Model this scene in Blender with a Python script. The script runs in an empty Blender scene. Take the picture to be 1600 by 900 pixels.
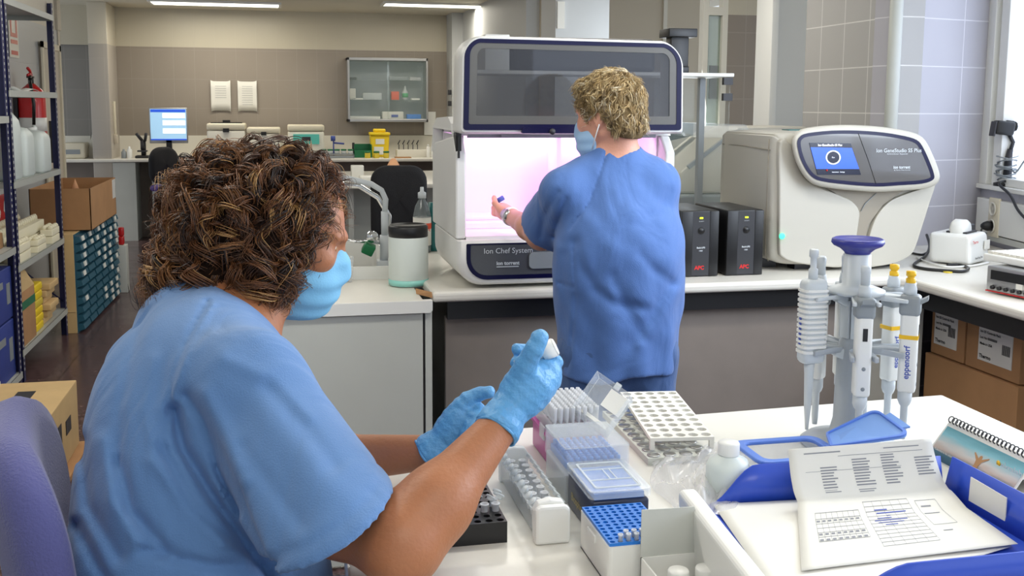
import bpy, bmesh, math, random
import numpy as np
from mathutils import Vector, Matrix

SC = bpy.context.scene
COL = SC.collection
PI = math.pi
# ------------------------------------------------------------------ camera
F = 1627.0; PIT = .12535; ROLL = .006; AZ = .2203; CX = 800.0; CY = 370.0; EYE = 1.5
_f = np.array([math.sin(AZ), math.cos(AZ), 0.]); _r = np.array([math.cos(AZ), -math.sin(AZ), 0.]); _u = np.array([0, 0, 1.])
CF = _f*math.cos(PIT) - _u*math.sin(PIT); CU = _f*math.sin(PIT) + _u*math.cos(PIT)
_cr = _r*math.cos(ROLL) + CU*math.sin(ROLL); _cu = -_r*math.sin(ROLL) + CU*math.cos(ROLL)
cam_data = bpy.data.cameras.new('camera'); cam = bpy.data.objects.new('camera', cam_data); COL.objects.link(cam)
cam.matrix_world = Matrix(((_cr[0], _cu[0], -CF[0], 0), (_cr[1], _cu[1], -CF[1], 0), (_cr[2], _cu[2], -CF[2], EYE), (0, 0, 0, 1)))
cam_data.sensor_width = 36; cam_data.lens = F/1600*36; cam_data.shift_y = (CY-450)/1600; cam_data.clip_end = 60; cam_data.clip_start = .05
SC.camera = cam
# ------------------------------------------------------------------ world + exposure
SC.view_settings.view_transform = 'Standard'; SC.view_settings.look = 'None'
SC.view_settings.gamma = 1; SC.view_settings.use_curve_mapping = False; SC.view_settings.exposure = 0.0
W = bpy.data.worlds.new('world'); SC.world = W; W.use_nodes = True
W.node_tree.nodes['Background'].inputs[0].default_value = (.86, .93, 1, 1)
W.node_tree.nodes['Background'].inputs[1].default_value = .95
LAMP_W = 17.0      # each ceiling fixture
def area(name, loc, sx, sy, w, col, direction, parent=None):
    l = bpy.data.lights.new(name, 'AREA'); l.shape = 'RECTANGLE'; l.size = sx; l.size_y = sy; l.energy = w; l.color = col
    o = bpy.data.objects.new(name, l); COL.objects.link(o)
    o.location = loc; o.rotation_euler = Vector(direction).to_track_quat('-Z', 'Y').to_euler()
    if parent: o.parent = parent; 
    return o
area('window_daylight', (2.5, 2.0, 1.85), 1.3, 1.0, 36, (.80, .89, 1), (-1, .12, -.25))
area('rear_cool_lamp', (2.6, 6.6, 1.6), 1.5, 1.2, 22, (.85, .92, 1), (-1, .1, -.15))  # unseen cool area lamp facing across the rear; no window is built there

# measured points: a ray through the photo met with a real plane
def ray(px, py):
    a, b = px-CX, py-CY; c, s = math.cos(ROLL), math.sin(ROLL)
    return CF + _r*(a*c+b*s)/F - CU*(-a*s+b*c)/F
O3 = np.array([0, 0, EYE])
def Zp(px, py, z): r = ray(px, py); return O3 + r*(z-EYE)/r[2]
def Yp(px, py, y): r = ray(px, py); return O3 + r*y/r[1]
def Xp(px, py, x): r = ray(px, py); return O3 + r*x/r[0]
def Dp(px, py, d): return O3 + ray(px, py)*d

# ------------------------------------------------------------------ materials
def lin(c):
    c = c/255.
    return c/12.92 if c <= .04045 else ((c+.055)/1.055)**2.4
def S(r, g, b, a=1): return (lin(r), lin(g), lin(b), a)
def mat(name, rgb, rough=.5, metal=0, alpha=1, emit=0, bump=0, bscale=60, var=0, vscale=6, coat=0, sheen=0, sss=0, trans=0, spec=.5):
    m = bpy.data.materials.new(name); m.use_nodes = True; nt = m.node_tree; N = nt.nodes; L = nt.links
    p = N['Principled BSDF']; c = S(*rgb); p.inputs['Base Color'].default_value = c
    p.inputs['Roughness'].default_value = rough; p.inputs['Metallic'].default_value = metal; p.inputs['Alpha'].default_value = alpha
    p.inputs['Specular IOR Level'].default_value = spec
    if emit: p.inputs['Emission Color'].default_value = c; p.inputs['Emission Strength'].default_value = emit
    if coat: p.inputs['Coat Weight'].default_value = coat
    if sheen: p.inputs['Sheen Weight'].default_value = sheen
    if trans: p.inputs['Transmission Weight'].default_value = trans
    if sss:
        p.inputs['Subsurface Weight'].default_value = sss; p.inputs['Subsurface Radius'].default_value = (.012, .004, .002); p.inputs['Subsurface Scale'].default_value = 1
    if var or bump:
        tc = N.new('ShaderNodeTexCoord')
    if var:
        n = N.new('ShaderNodeTexNoise'); n.inputs['Scale'].default_value = vscale; n.inputs['Detail'].default_value = 5
        r = N.new('ShaderNodeValToRGB'); r.color_ramp.elements[0].position = .3; r.color_ramp.elements[1].position = .7
        k = 1-var; r.color_ramp.elements[0].color = (c[0]*k, c[1]*k, c[2]*k, 1); k = 1+var*.6; r.color_ramp.elements[1].color = (min(1, c[0]*k), min(1, c[1]*k), min(1, c[2]*k), 1)
        L.new(tc.outputs['Object'], n.inputs['Vector']); L.new(n.outputs['Fac'], r.inputs['Fac']); L.new(r.outputs['Color'], p.inputs['Base Color'])
    if bump:
        n = N.new('ShaderNodeTexNoise'); n.inputs['Scale'].default_value = bscale; n.inputs['Detail'].default_value = 4
        b = N.new('ShaderNodeBump'); b.inputs['Strength'].default_value = bump; b.inputs['Distance'].default_value = .01
        L.new(tc.outputs['Object'], n.inputs['Vector']); L.new(n.outputs['Fac'], b.inputs['Height']); L.new(b.outputs['Normal'], p.inputs['Normal'])
    return m
def cloth_mat(name, rgb, rough=.82, sheen=.2, wr=.6, wscale=7):
    m = mat(name, rgb, rough, sheen=sheen); nt = m.node_tree; N = nt.nodes; L = nt.links; p = N['Principled BSDF']; tc = N.new('ShaderNodeTexCoord')
    mp = N.new('ShaderNodeMapping'); mp.inputs['Scale'].default_value = (1.4, 1.4, .7); mp.inputs['Rotation'].default_value = (.3, .5, .2); L.new(tc.outputs['Object'], mp.inputs[0])
    n1 = N.new('ShaderNodeTexNoise'); n1.inputs['Scale'].default_value = wscale; n1.inputs['Detail'].default_value = 2.5; n1.inputs['Distortion'].default_value = 1.6; L.new(mp.outputs[0], n1.inputs['Vector'])
    n2 = N.new('ShaderNodeTexNoise'); n2.inputs['Scale'].default_value = 420; L.new(tc.outputs['Object'], n2.inputs['Vector'])
    b1 = N.new('ShaderNodeBump'); b1.inputs['Strength'].default_value = wr; b1.inputs['Distance'].default_value = .03; b2 = N.new('ShaderNodeBump'); b2.inputs['Strength'].default_value = .16; b2.inputs['Distance'].default_value = .01
    L.new(n1.outputs['Fac'], b1.inputs['Height']); L.new(n2.outputs['Fac'], b2.inputs['Height']); L.new(b1.outputs['Normal'], b2.inputs['Normal']); L.new(b2.outputs['Normal'], p.inputs['Normal']); return m
def tile_mat(name, low, high, split, axis, w, h, grout=(205, 198, 188), rough=.35, zoff=0, mort=.004, gm=.14):
    """glazed wall tiles: colour below / above a height, grout lines from the brick texture"""
    m = bpy.data.materials.new(name); m.use_nodes = True; nt = m.node_tree; N = nt.nodes; L = nt.links; p = N['Principled BSDF']
    g = N.new('ShaderNodeNewGeometry'); sp = N.new('ShaderNodeSeparateXYZ'); L.new(g.outputs['Position'], sp.inputs[0])
    cb = N.new('ShaderNodeCombineXYZ'); L.new(sp.outputs[axis], cb.inputs[0])
    ad = N.new('ShaderNodeMath'); ad.operation = 'ADD'; ad.inputs[1].default_value = zoff; L.new(sp.outputs[2], ad.inputs[0]); L.new(ad.outputs[0], cb.inputs[1])
    b = N.new('ShaderNodeTexBrick'); b.offset = 0; b.inputs['Scale'].default_value = 1; b.inputs['Brick Width'].default_value = w; b.inputs['Row Height'].default_value = h
    b.inputs['Mortar Size'].default_value = mort; b.inputs['Mortar Smooth'].default_value = .3; b.inputs['Bias'].default_value = 0
    L.new(cb.outputs[0], b.inputs['Vector'])
    gt = N.new('ShaderNodeMath'); gt.operation = 'GREATER_THAN'; gt.inputs[1].default_value = split; L.new(sp.outputs[2], gt.inputs[0])
    mx = N.new('ShaderNodeMix'); mx.data_type = 'RGBA'; mx.inputs[6].default_value = S(*low); mx.inputs[7].default_value = S(*high); L.new(gt.outputs[0], mx.inputs[0])
    nz = N.new('ShaderNodeTexNoise'); nz.inputs['Scale'].default_value = 1.5; L.new(g.outputs['Position'], nz.inputs['Vector'])
    hs = N.new('ShaderNodeHueSaturation'); mr = N.new('ShaderNodeMapRange'); mr.inputs[3].default_value = .93; mr.inputs[4].default_value = 1.07
    L.new(nz.outputs['Fac'], mr.inputs[0]); L.new(mr.outputs[0], hs.inputs['Value']); L.new(mx.outputs[2], hs.inputs['Color'])
    L.new(hs.outputs[0], b.inputs['Color1']); L.new(hs.outputs[0], b.inputs['Color2']); 
    mg = N.new('ShaderNodeMix'); mg.data_type = 'RGBA'; mg.inputs[0].default_value = gm; L.new(hs.outputs[0], mg.inputs[6]); mg.inputs[7].default_value = S(*grout); L.new(mg.outputs[2], b.inputs['Mortar'])
    L.new(b.outputs['Color'], p.inputs['Base Color']); p.inputs['Roughness'].default_value = rough
    bp = N.new('ShaderNodeBump'); bp.inputs['Strength'].default_value = .4; bp.inputs['Distance'].default_value = .002; bp.invert = True
    L.new(b.outputs['Fac'], bp.inputs['Height']); L.new(bp.outputs['Normal'], p.inputs['Normal'])
    return m
def floor_mat():
    m = bpy.data.materials.new('maroon_terrazzo'); m.use_nodes = True; nt = m.node_tree; N = nt.nodes; L = nt.links; p = N['Principled BSDF']
    g = N.new('ShaderNodeNewGeometry'); b = N.new('ShaderNodeTexBrick'); b.offset = 0
    b.inputs['Scale'].default_value = 1; b.inputs['Brick Width'].default_value = .4; b.inputs['Row Height'].default_value = .4; b.inputs['Mortar Size'].default_value = .003
    n = N.new('ShaderNodeTexNoise'); n.inputs['Scale'].default_value = 45; n.inputs['Detail'].default_value = 6
    r = N.new('ShaderNodeValToRGB'); r.color_ramp.elements[0].position = .35; r.color_ramp.elements[0].color = S(58, 40, 42); r.color_ramp.elements[1].position = .72; r.color_ramp.elements[1].color = S(112, 88, 88)
    L.new(g.outputs['Position'], b.inputs['Vector']); L.new(g.outputs['Position'], n.inputs['Vector']); L.new(n.outputs['Fac'], r.inputs['Fac'])
    L.new(r.outputs['Color'], b.inputs['Color1']); L.new(r.outputs['Color'], b.inputs['Color2']); b.inputs['Mortar'].default_value = S(48, 34, 34)
    L.new(b.outputs['Color'], p.inputs['Base Color']); p.inputs['Roughness'].default_value = .22
    n2 = N.new('ShaderNodeTexNoise'); n2.inputs['Scale'].default_value = 5; mr = N.new('ShaderNodeMapRange'); mr.inputs[3].default_value = .12; mr.inputs[4].default_value = .34
    L.new(g.outputs['Position'], n2.inputs['Vector']); L.new(n2.outputs['Fac'], mr.inputs[0]); L.new(mr.outputs[0], p.inputs['Roughness'])
    return m
def perf_mat(name, base, dot, scale):
    """smoked panel with a fine dot print"""
    m = bpy.data.materials.new(name); m.use_nodes = True; nt = m.node_tree; N = nt.nodes; L = nt.links; p = N['Principled BSDF']
    tc = N.new('ShaderNodeTexCoord'); v = N.new('ShaderNodeTexVoronoi'); v.inputs['Scale'].default_value = scale; v.inputs['Randomness'].default_value = .15
    r = N.new('ShaderNodeValToRGB'); r.color_ramp.elements[0].position = .32; r.color_ramp.elements[0].color = S(*dot); r.color_ramp.elements[1].position = .42; r.color_ramp.elements[1].color = S(*base)
    L.new(tc.outputs['Object'], v.inputs['Vector']); L.new(v.outputs['Distance'], r.inputs['Fac']); L.new(r.outputs['Color'], p.inputs['Base Color'])
    p.inputs['Roughness'].default_value = .18
    return m
M = dict(
 white=mat('white_plastic', (232, 232, 228), .35), offwhite=mat('warm_white_enamel', (226, 222, 210), .38), ivory=mat('ivory_plastic', (222, 214, 192), .45),
 top=mat('laminate_worktop', (226, 222, 212), .3, var=.05, vscale=3), tabletop=mat('white_tabletop', (222, 220, 212), .22, var=.03, vscale=2),
 panel=mat('pale_grey_panel', (196, 198, 192), .5, var=.04, vscale=4), brownpanel=mat('taupe_panel', (132, 122, 114), .55, var=.06, vscale=8),
 beige=mat('beige_paint', (206, 196, 178), .6), greywall=mat('grey_paint', (196, 198, 198), .6), ceil=mat('ceiling_paint', (212, 206, 190), .85),
 black=mat('black_plastic', (22, 22, 24), .38), blackfab=mat('black_fabric', (28, 28, 32), .9, bump=.3, bscale=200), dark=mat('charcoal', (46, 46, 50), .5), navy=mat('navy_trim', (12, 12, 54), .3, spec=.3),
 bluepost=mat('dark_blue_steel', (26, 30, 78), .45), shelf=mat('shelf_grey_steel', (176, 178, 172), .4), steel=mat('brushed_steel', (190, 190, 190), .28, metal=1), chrome=mat('chrome', (220, 222, 224), .1, metal=1),
 alu=mat('aluminium', (170, 170, 170), .4, metal=.8), card=mat('brown_cardboard', (176, 132, 90), .85, var=.08, vscale=9), cardlight=mat('tan_cardboard', (204, 172, 122), .85, var=.06, vscale=9),
 red=mat('red_paint', (196, 22, 26), .3, coat=.3), redbox=mat('red_crate', (190, 30, 38), .5), yellow=mat('yellow_plastic', (240, 206, 30), .45), green=mat('green_plastic', (16, 110, 66), .4), teal=mat('teal_plastic', (26, 110, 110), .4), tealbin=mat('petrol_bins', (42, 92, 112), .4),
 paper=mat('paper', (226, 224, 216), .8), ink=mat('printed_ink', (138, 140, 146), .8), inkblack=mat('black_ink', (26, 26, 28), .6), inkblue=mat('blue_ink', (70, 88, 170), .6), inkred=mat('red_ink', (200, 34, 34), .6),
 foam=mat('styrofoam', (232, 224, 196), .9, bump=.2, bscale=150), skin=mat('tanned_skin', (172, 112, 76), .48, sss=.12, var=.07, vscale=14, bump=.12, bscale=160), skinpale=mat('fair_skin', (216, 156, 132), .48, sss=.12, var=.06, vscale=14, bump=.1, bscale=160),
 scrub=cloth_mat('blue_scrub_cotton', (90, 129, 180), wr=.35, wscale=4.5), scrub2=cloth_mat('mid_blue_scrub_cotton', (74, 110, 172), wr=.32, wscale=5), trouser=cloth_mat('blue_scrub_trousers', (62, 92, 142), wr=.4, wscale=6),
 glove=mat('nitrile_glove', (94, 160, 212), .42, bump=.35, bscale=120, sss=.05), mask2=mat('pale_surgical_mask', (160, 196, 232), .75, bump=.1, bscale=300), mask=mat('surgical_mask', (122, 182, 216), .75, bump=.1, bscale=300), strap=mat('elastic_strap', (232, 236, 240), .7),
 purple=mat('purple_upholstery', (92, 94, 150), .9, bump=.3, bscale=260, sheen=.3), violet=mat('violet_seat', (96, 74, 140), .85),
 clear=mat('clear_plastic', (232, 238, 242), .12, alpha=.24), frost=mat('frosted_plastic', (226, 232, 234), .35, alpha=.55), milky=mat('milky_polyethylene', (222, 230, 226), .4, alpha=.93), tubep=mat('clear_tube', (244, 246, 250), .2, alpha=.62),
 glass=mat('window_glass', (200, 220, 215), .04, alpha=.10), smoked=mat('smoked_glass', (58, 60, 66), .03, alpha=.62), bottleglass=mat('clear_bottle', (130, 138, 140), .06, alpha=.6),
 magenta=mat('magenta_plastic', (168, 36, 132), .35), tipblue=mat('tip_rack_blue', (34, 122, 214), .4), traycol=mat('blue_polystyrene', (44, 78, 190), .35), lidblue=mat('pale_blue_lid', (120, 160, 224), .4, alpha=.93), rimblue=mat('blue_gasket', (92, 130, 214), .4),
 boxnavy=mat('navy_box', (34, 42, 68), .35), tealliq=mat('turquoise_liquid', (150, 216, 206), .2), pgrey=mat('pipette_grey', (200, 206, 210), .35), pmid=mat('pipette_mid_grey', (140, 146, 150), .4), pcol=mat('carousel_grey', (168, 174, 180), .35), discblue=mat('carousel_knob_blue', (48, 52, 140), .35),
 s5=mat('instrument_cream', (190, 186, 175), .42), s5dark=mat('instrument_taupe', (150, 142, 128), .4), chefw=mat('instrument_white', (226, 226, 224), .35), chefpanel=perf_mat('dark_dotted_panel', (80, 82, 86), (108, 110, 114), 260), bezel=mat('smoked_bezel', (84, 82, 82), .15, coat=.5),
 inner=mat('chamber_white', (236, 230, 236), .5), screenblue=mat('screen_blue', (40, 84, 200), .3, emit=.7), screenlight=mat('monitor_page', (160, 200, 230), .3, emit=.6), screendark=mat('screen_dark', (18, 24, 46), .2, emit=.3), screenwhite=mat('screen_white', (236, 240, 248), .3, emit=.9), ledgreen=mat('green_led', (60, 240, 150), .3, emit=2.5), ledyellow=mat('amber_led', (200, 220, 40), .3, emit=1.6),
 lamp=mat('fluorescent_panel', (255, 252, 236), .5, emit=5.0), windowlight=mat('sunlit_blind', (222, 234, 255), .6, emit=2.0), greenlabel=mat('green_tape', (40, 110, 78), .6), bluebox=mat('blue_carton', (44, 62, 140), .6), orangep=mat('peach_paper', (226, 170, 128), .8), mint=mat('mint_panel', (90, 196, 184), .4), gold=mat('gold_print', (170, 150, 90), .5), hairband=mat('dark_reflection', (40, 40, 44), .5), ochre=mat('yellow_button', (236, 186, 20), .4), amber=mat('amber_label', (214, 190, 60), .6), stickergreen=mat('label_green', (70, 170, 110), .6), redlabel=mat('orange_red_label', (226, 84, 50), .6), water=mat('pale_liquid', (214, 220, 170), .2), fluo=mat('silver_bag', (222, 222, 226), .08, alpha=.42),
)
# ------------------------------------------------------------------ mesh builder
def rotm(rx=0, ry=0, rz=0): return Matrix.Rotation(rz, 4, 'Z') @ Matrix.Rotation(ry, 4, 'Y') @ Matrix.Rotation(rx, 4, 'X')
def T(x=0, y=0, z=0): return Matrix.Translation((x, y, z))
class MB:
    def __init__(s): s.v = []; s.f = []; s.m = []; s.sm = []; s.mi = 0; s.X = Matrix.Identity(4)
    def use(s, i): s.mi = i; return s
    def add(s, vs, fs, smooth=False):
        o = len(s.v); X = s.X
        s.v += [tuple(X @ Vector(tuple(float(c) for c in p))) for p in vs]
        for f in fs: s.f.append(tuple(o+i for i in f)); s.m.append(s.mi); s.sm.append(smooth)
        return s
    def box(s, a, b, bev=0):
        (x0, y0, z0), (x1, y1, z1) = a, b
        if x0 > x1: x0, x1 = x1, x0
        if y0 > y1: y0, y1 = y1, y0
        if z0 > z1: z0, z1 = z1, z0
        if bev <= 0:
            s.add([(x0,y0,z0),(x1,y0,z0),(x1,y1,z0),(x0,y1,z0),(x0,y0,z1),(x1,y0,z1),(x1,y1,z1),(x0,y1,z1)], [(3,2,1,0),(4,5,6,7),(0,1,5,4),(1,2,6,5),(2,3,7,6),(3,0,4,7)])
        else:
            bm = bmesh.new(); bmesh.ops.create_cube(bm, size=1)
            for v in bm.verts: v.co = Vector(((x0+x1)/2+v.co.x*(x1-x0), (y0+y1)/2+v.co.y*(y1-y0), (z0+z1)/2+v.co.z*(z1-z0)))
            bev = min(bev, .49*min(x1-x0, y1-y0, z1-z0))
            bmesh.ops.bevel(bm, geom=bm.edges[:], offset=bev, segments=3, profile=.5, affect='EDGES'); s.addbm(bm, True)
        return s
    def addbm(s, bm, smooth=False):
        bm.verts.index_update(); s.add([v.co[:] for v in bm.verts], [[v.index for v in f.verts] for f in bm.faces], smooth); bm.free(); return s
    def lathe(s, prof, n=24, smooth=True, ax=None):
        """profile of (r, z) pairs about local z"""
        vs = []; fs = []; k = len(prof)
        for i in range(n):
            a = 2*PI*i/n
            for r, z in prof: vs.append((r*math.cos(a), r*math.sin(a), z))
        for i in range(n):
            j = (i+1) % n
            for q in range(k-1): fs.append((i*k+q, j*k+q, j*k+q+1, i*k+q+1))
        if prof[0][0] > 1e-6: fs.append(tuple(i*k for i in range(n))[::-1])
        if prof[-1][0] > 1e-6: fs.append(tuple(i*k+k-1 for i in range(n)))
        old = s.X
        if ax is not None: s.X = old @ ax
        s.add(vs, fs, smooth); s.X = old; return s
    def cyl(s, p, q, r, r2=None, n=16, smooth=True):
        p = Vector(p); q = Vector(q); d = q-p; L = d.length; r2 = r if r2 is None else r2
        R = d.to_track_quat('Z', 'Y').to_matrix().to_4x4()
        return s.lathe([(r, 0), (r2, L)], n, smooth, Matrix.Translation(p) @ R)
    def tube(s, pts, r, n=8, closed=False):
        pts = [Vector(p) for p in pts]; m = len(pts); vs = []; fs = []; up = None
        for i, p in enumerate(pts):
            a = pts[(i-1) % m] if closed or i > 0 else p; b = pts[(i+1) % m] if closed or i < m-1 else p
            t = (b-a).normalized()
            if up is None: up = t.orthogonal().normalized()
            up = (up - t*up.dot(t)); up = up.normalized() if up.length > 1e-6 else t.orthogonal().normalized()
            w = t.cross(up); rr = r[i] if isinstance(r, (list, tuple)) else r
            for k in range(n): c = 2*PI*k/n; vs.append(p + up*(rr*math.cos(c)) + w*(rr*math.sin(c)))
        for i in range(m if closed else m-1):
            j = (i+1) % m
            for k in range(n): l = (k+1) % n; fs.append((i*n+k, i*n+l, j*n+l, j*n+k))
        if not closed: fs.append(tuple(range(n))[::-1]); fs.append(tuple((m-1)*n+k for k in range(n)))
        return s.add(vs, fs, True)
    def prism(s, pts, d, smooth=False):
        """closed polygon of 3-d points extruded by vector d"""
        n = len(pts); P = [Vector(p) for p in pts]; d = Vector(d)
        nrm = Vector((0, 0, 0))
        for i in range(n): nrm += P[i].cross(P[(i+1) % n])
        if nrm.dot(d) > 0: P = P[::-1]
        vs = P + [p+d for p in P]
        fs = [tuple(range(n)), tuple(range(n, 2*n))[::-1]] + [(i, n+i, n+(i+1) % n, (i+1) % n) for i in range(n)]
        return s.add(vs, fs, smooth)
    def ring(s, outer, inner, d):
        """frame between two outlines with the same count, extruded by d"""
        n = len(outer); d = Vector(d); A = [Vector(p) for p in outer]; B = [Vector(p) for p in inner]
        vs = A + B + [p+d for p in A] + [p+d for p in B]; fs = []
        for i in range(n):
            j = (i+1) % n
            fs += [(i, j, n+j, n+i), (2*n+i, 3*n+i, 3*n+j, 2*n+j), (i, 2*n+i, 2*n+j, j), (n+i, n+j, 3*n+j, 3*n+i)]
        return s.add(vs, fs)
    def grid(s, fn, nu, nv, smooth=True, thick=0):
        vs = [fn(i/nu, j/nv) for i in range(nu+1) for j in range(nv+1)]
        fs = [(i*(nv+1)+j, (i+1)*(nv+1)+j, (i+1)*(nv+1)+j+1, i*(nv+1)+j+1) for i in range(nu) for j in range(nv)]
        return s.add(vs, fs, smooth)
    def holes(s, w, h, nx, ny, r, t, z, seg=12, deep=None):
        """plate from (0,0) to (w,h), top at z, with round through holes"""
        cx, cy = w/nx, h/ny; deep = deep or t
        for i in range(nx):
            for j in range(ny):
                x, y = (i+.5)*cx, (j+.5)*cy; sq = []; ci = []
                for k in range(seg):
                    a = 2*PI*(k+.5)/seg; c, q = math.cos(a), math.sin(a); ci.append((x+r*c, y+r*q)); mm = max(abs(c), abs(q)); sq.append((x+c/mm*cx/2, y+q/mm*cy/2))
                vs = [(a, b, z) for a, b in sq]+[(a, b, z) for a, b in ci]+[(a, b, z-deep) for a, b in ci]
                fs = []
                for k in range(seg):
                    l = (k+1) % seg; fs += [(k, l, seg+l, seg+k), (seg+k, seg+l, 2*seg+l, 2*seg+k)]
                s.add(vs, fs)
                # the four corners that the spokes cut off
                for sx in (-1, 1):
                    for sy in (-1, 1):
                        cxp, cyp = x+sx*cx/2, y+sy*cy/2; best = sorted(range(seg), key=lambda k: (sq[k][0]-cxp)**2+(sq[k][1]-cyp)**2)[:2]
                        a, b = sq[best[0]], sq[best[1]]
                        s.add([(cxp, cyp, z), (a[0], a[1], z), (b[0], b[1], z)], [(0, 1, 2)])
        s.add([(0,0,z),(w,0,z),(w,h,z),(0,h,z),(0,0,z-t),(w,0,z-t),(w,h,z-t),(0,h,z-t)], [(0,1,5,4),(1,2,6,5),(2,3,7,6),(3,0,4,7)])
        return s
    def text(s, body, size, X, align='CENTER', bold=0):
        c = bpy.data.curves.new('t', 'FONT'); c.body = body; c.size = size; c.align_x = align; c.align_y = 'CENTER'; c.offset = bold; c.resolution_u = 3
        o = bpy.data.objects.new('t', c); COL.objects.link(o); dg = bpy.context.evaluated_depsgraph_get(); me = bpy.data.meshes.new_from_object(o.evaluated_get(dg))
        old = s.X; s.X = old @ X
        s.add([v.co[:] for v in me.vertices], [tuple(p.vertices) for p in me.polygons]); s.X = old
        bpy.data.objects.remove(o); bpy.data.meshes.remove(me); bpy.data.curves.remove(c); return s
    def build(s, name, mats, parent=None, bevel=0, seg=2, sub=0, solid=0, weld=False):
        me = bpy.data.meshes.new(name); me.from_pydata(s.v, [], s.f); 
        if not isinstance(mats, (list, tuple)): mats = [mats]
        for m in mats: me.materials.append(M[m] if isinstance(m, str) else m)
        me.polygons.foreach_set('material_index', s.m); me.polygons.foreach_set('use_smooth', s.sm)
        if weld:
            bm = bmesh.new(); bm.from_mesh(me); bmesh.ops.remove_doubles(bm, verts=bm.verts, dist=1e-5); bmesh.ops.recalc_face_normals(bm, faces=bm.faces); bm.to_mesh(me); bm.free()
        me.validate(); me.update()
        o = bpy.data.objects.new(name, me); COL.objects.link(o)
        if parent is not None: o.parent = parent
        if solid: q = o.modifiers.new('solid', 'SOLIDIFY'); q.thickness = solid; q.offset = 0
        if bevel: q = o.modifiers.new('bevel', 'BEVEL'); q.width = bevel; q.segments = seg; q.limit_method = 'ANGLE'; q.angle_limit = math.radians(35); q.harden_normals = False
        if sub: q = o.modifiers.new('sub', 'SUBSURF'); q.levels = sub; q.render_levels = sub
        return o
def tag(o, label, cat, group=None, kind=None):
    o['label'] = label; o['category'] = cat
    if group: o['group'] = group
    if kind: o['kind'] = kind
    return o
def thing(name, label, cat, loc=(0, 0, 0), rz=0, group=None):
    o = bpy.data.objects.new(name, None); COL.objects.link(o); o.empty_display_size = .05
    o.location = loc; o.rotation_euler = (0, 0, rz); return tag(o, label, cat, group)
def struct(name, mb, m, **k):
    o = mb.build(name, m, **k); o['kind'] = 'structure'; return o
KIDS = {}
def copy_tree(o, loc=None, rz=None, label=None, parent=None, group=None):
    c = o.copy(); COL.objects.link(c)
    if parent is not None: c.parent = parent
    for ch in [x for x in bpy.data.objects if x.parent == o]: copy_tree(ch, parent=c)
    if loc is not None: c.location = loc
    if rz is not None: c.rotation_euler = (0, 0, rz)
    if label: c['label'] = label
    if group: c['group'] = group
    return c
def rrect(x0, z0, x1, z1, r, n=6):
    """rounded rectangle; r a number or four radii from the lower left, anticlockwise"""
    if not isinstance(r, (list, tuple)): r = [r]*4
    out = []
    for (cx, cz, a0, q) in ((x0, z0, PI, r[0]), (x1, z0, 1.5*PI, r[1]), (x1, z1, 0, r[2]), (x0, z1, .5*PI, r[3])):
        sx = 1 if cx == x0 else -1; sz = 1 if cz == z0 else -1
        for i in range(n+1): a = a0 + i/n*PI/2; out.append((cx+sx*q+q*math.cos(a), cz+sz*q+q*math.sin(a)))
    return out
def XZ(pts, y): return [(a, y, b) for a, b in pts]
def XY(pts, z): return [(a, b, z) for a, b in pts]
# ------------------------------------------------------------------ signed distance modelling
def surf(fn, lo, hi, h):
    ax = [np.arange(lo[i], hi[i]+h, h, dtype=np.float32) for i in range(3)]
    Xg, Yg, Zg = np.meshgrid(*ax, indexing='ij'); V = fn(Xg, Yg, Zg).astype(np.float32); nx, ny, nz = V.shape; ins = V < 0
    cs = np.zeros((nx-1, ny-1, nz-1, 3), np.float32); cn = np.zeros((nx-1, ny-1, nz-1), np.float32)
    sl = lambda o: (slice(o[0], nx-1+o[0]), slice(o[1], ny-1+o[1]), slice(o[2], nz-1+o[2]))
    for a in range(3):
        for b in (0, 1):
            for c in (0, 1):
                o1 = [0, 0, 0]; o1[(a+1) % 3] = b; o1[(a+2) % 3] = c; o2 = list(o1); o2[a] = 1
                v1 = V[sl(o1)]; v2 = V[sl(o2)]; m = (v1 < 0) != (v2 < 0); t = np.where(m, v1/np.where(m, v1-v2, 1), 0)
                p = np.zeros(cs.shape, np.float32); 
                for k in range(3): p[..., k] = o1[k]
                p[..., a] = t; cs += p*m[..., None]; cn += m
    act = cn > 0; idx = -np.ones(cn.shape, np.int64); idx[act] = np.arange(act.sum())
    ii = np.argwhere(act); pos = (ii + cs[act]/cn[act][:, None])*h + np.array(lo, np.float32)
    faces = []
    for a in range(3):
        b, c = (a+1) % 3, (a+2) % 3
        s0 = [slice(None)]*3; s0[a] = slice(0, -1); s1 = [slice(None)]*3; s1[a] = slice(1, None)
        m = ins[tuple(s0)] != ins[tuple(s1)]; e = np.argwhere(m)
        e = e[(e[:, b] > 0) & (e[:, c] > 0) & (e[:, b] < V.shape[b]-1) & (e[:, c] < V.shape[c]-1)]
        flip = ins[tuple(e.T)]
        q = []
        for db, dc in ((1, 1), (0, 1), (0, 0), (1, 0)):
            g = e.copy(); g[:, b] -= db; g[:, c] -= dc; q.append(idx[tuple(g.T)])
        q = np.stack(q, 1); q[~flip] = q[~flip][:, ::-1]; faces.append(q)
    return pos, np.concatenate(faces)
def sdfobj(name, fn, lo, hi, h, m, parent=None, smooth=3, disp=None):
    pos, fa = surf(fn, lo, hi, h)
    if parent is not None:
        iw = parent.matrix_basis.inverted(); R = np.array(iw)[:3, :3]; t = np.array(iw)[:3, 3]; pos = pos @ R.T + t
    me = bpy.data.meshes.new(name); me.from_pydata(pos.tolist(), [], fa.tolist()); me.materials.append(M[m] if isinstance(m, str) else m)
    me.polygons.foreach_set('use_smooth', [True]*len(me.polygons)); me.update()
    o = bpy.data.objects.new(name, me); COL.objects.link(o); o.parent = parent
    if smooth: q = o.modifiers.new('smooth', 'SMOOTH'); q.iterations = smooth; q.factor = .5
    return o
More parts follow.
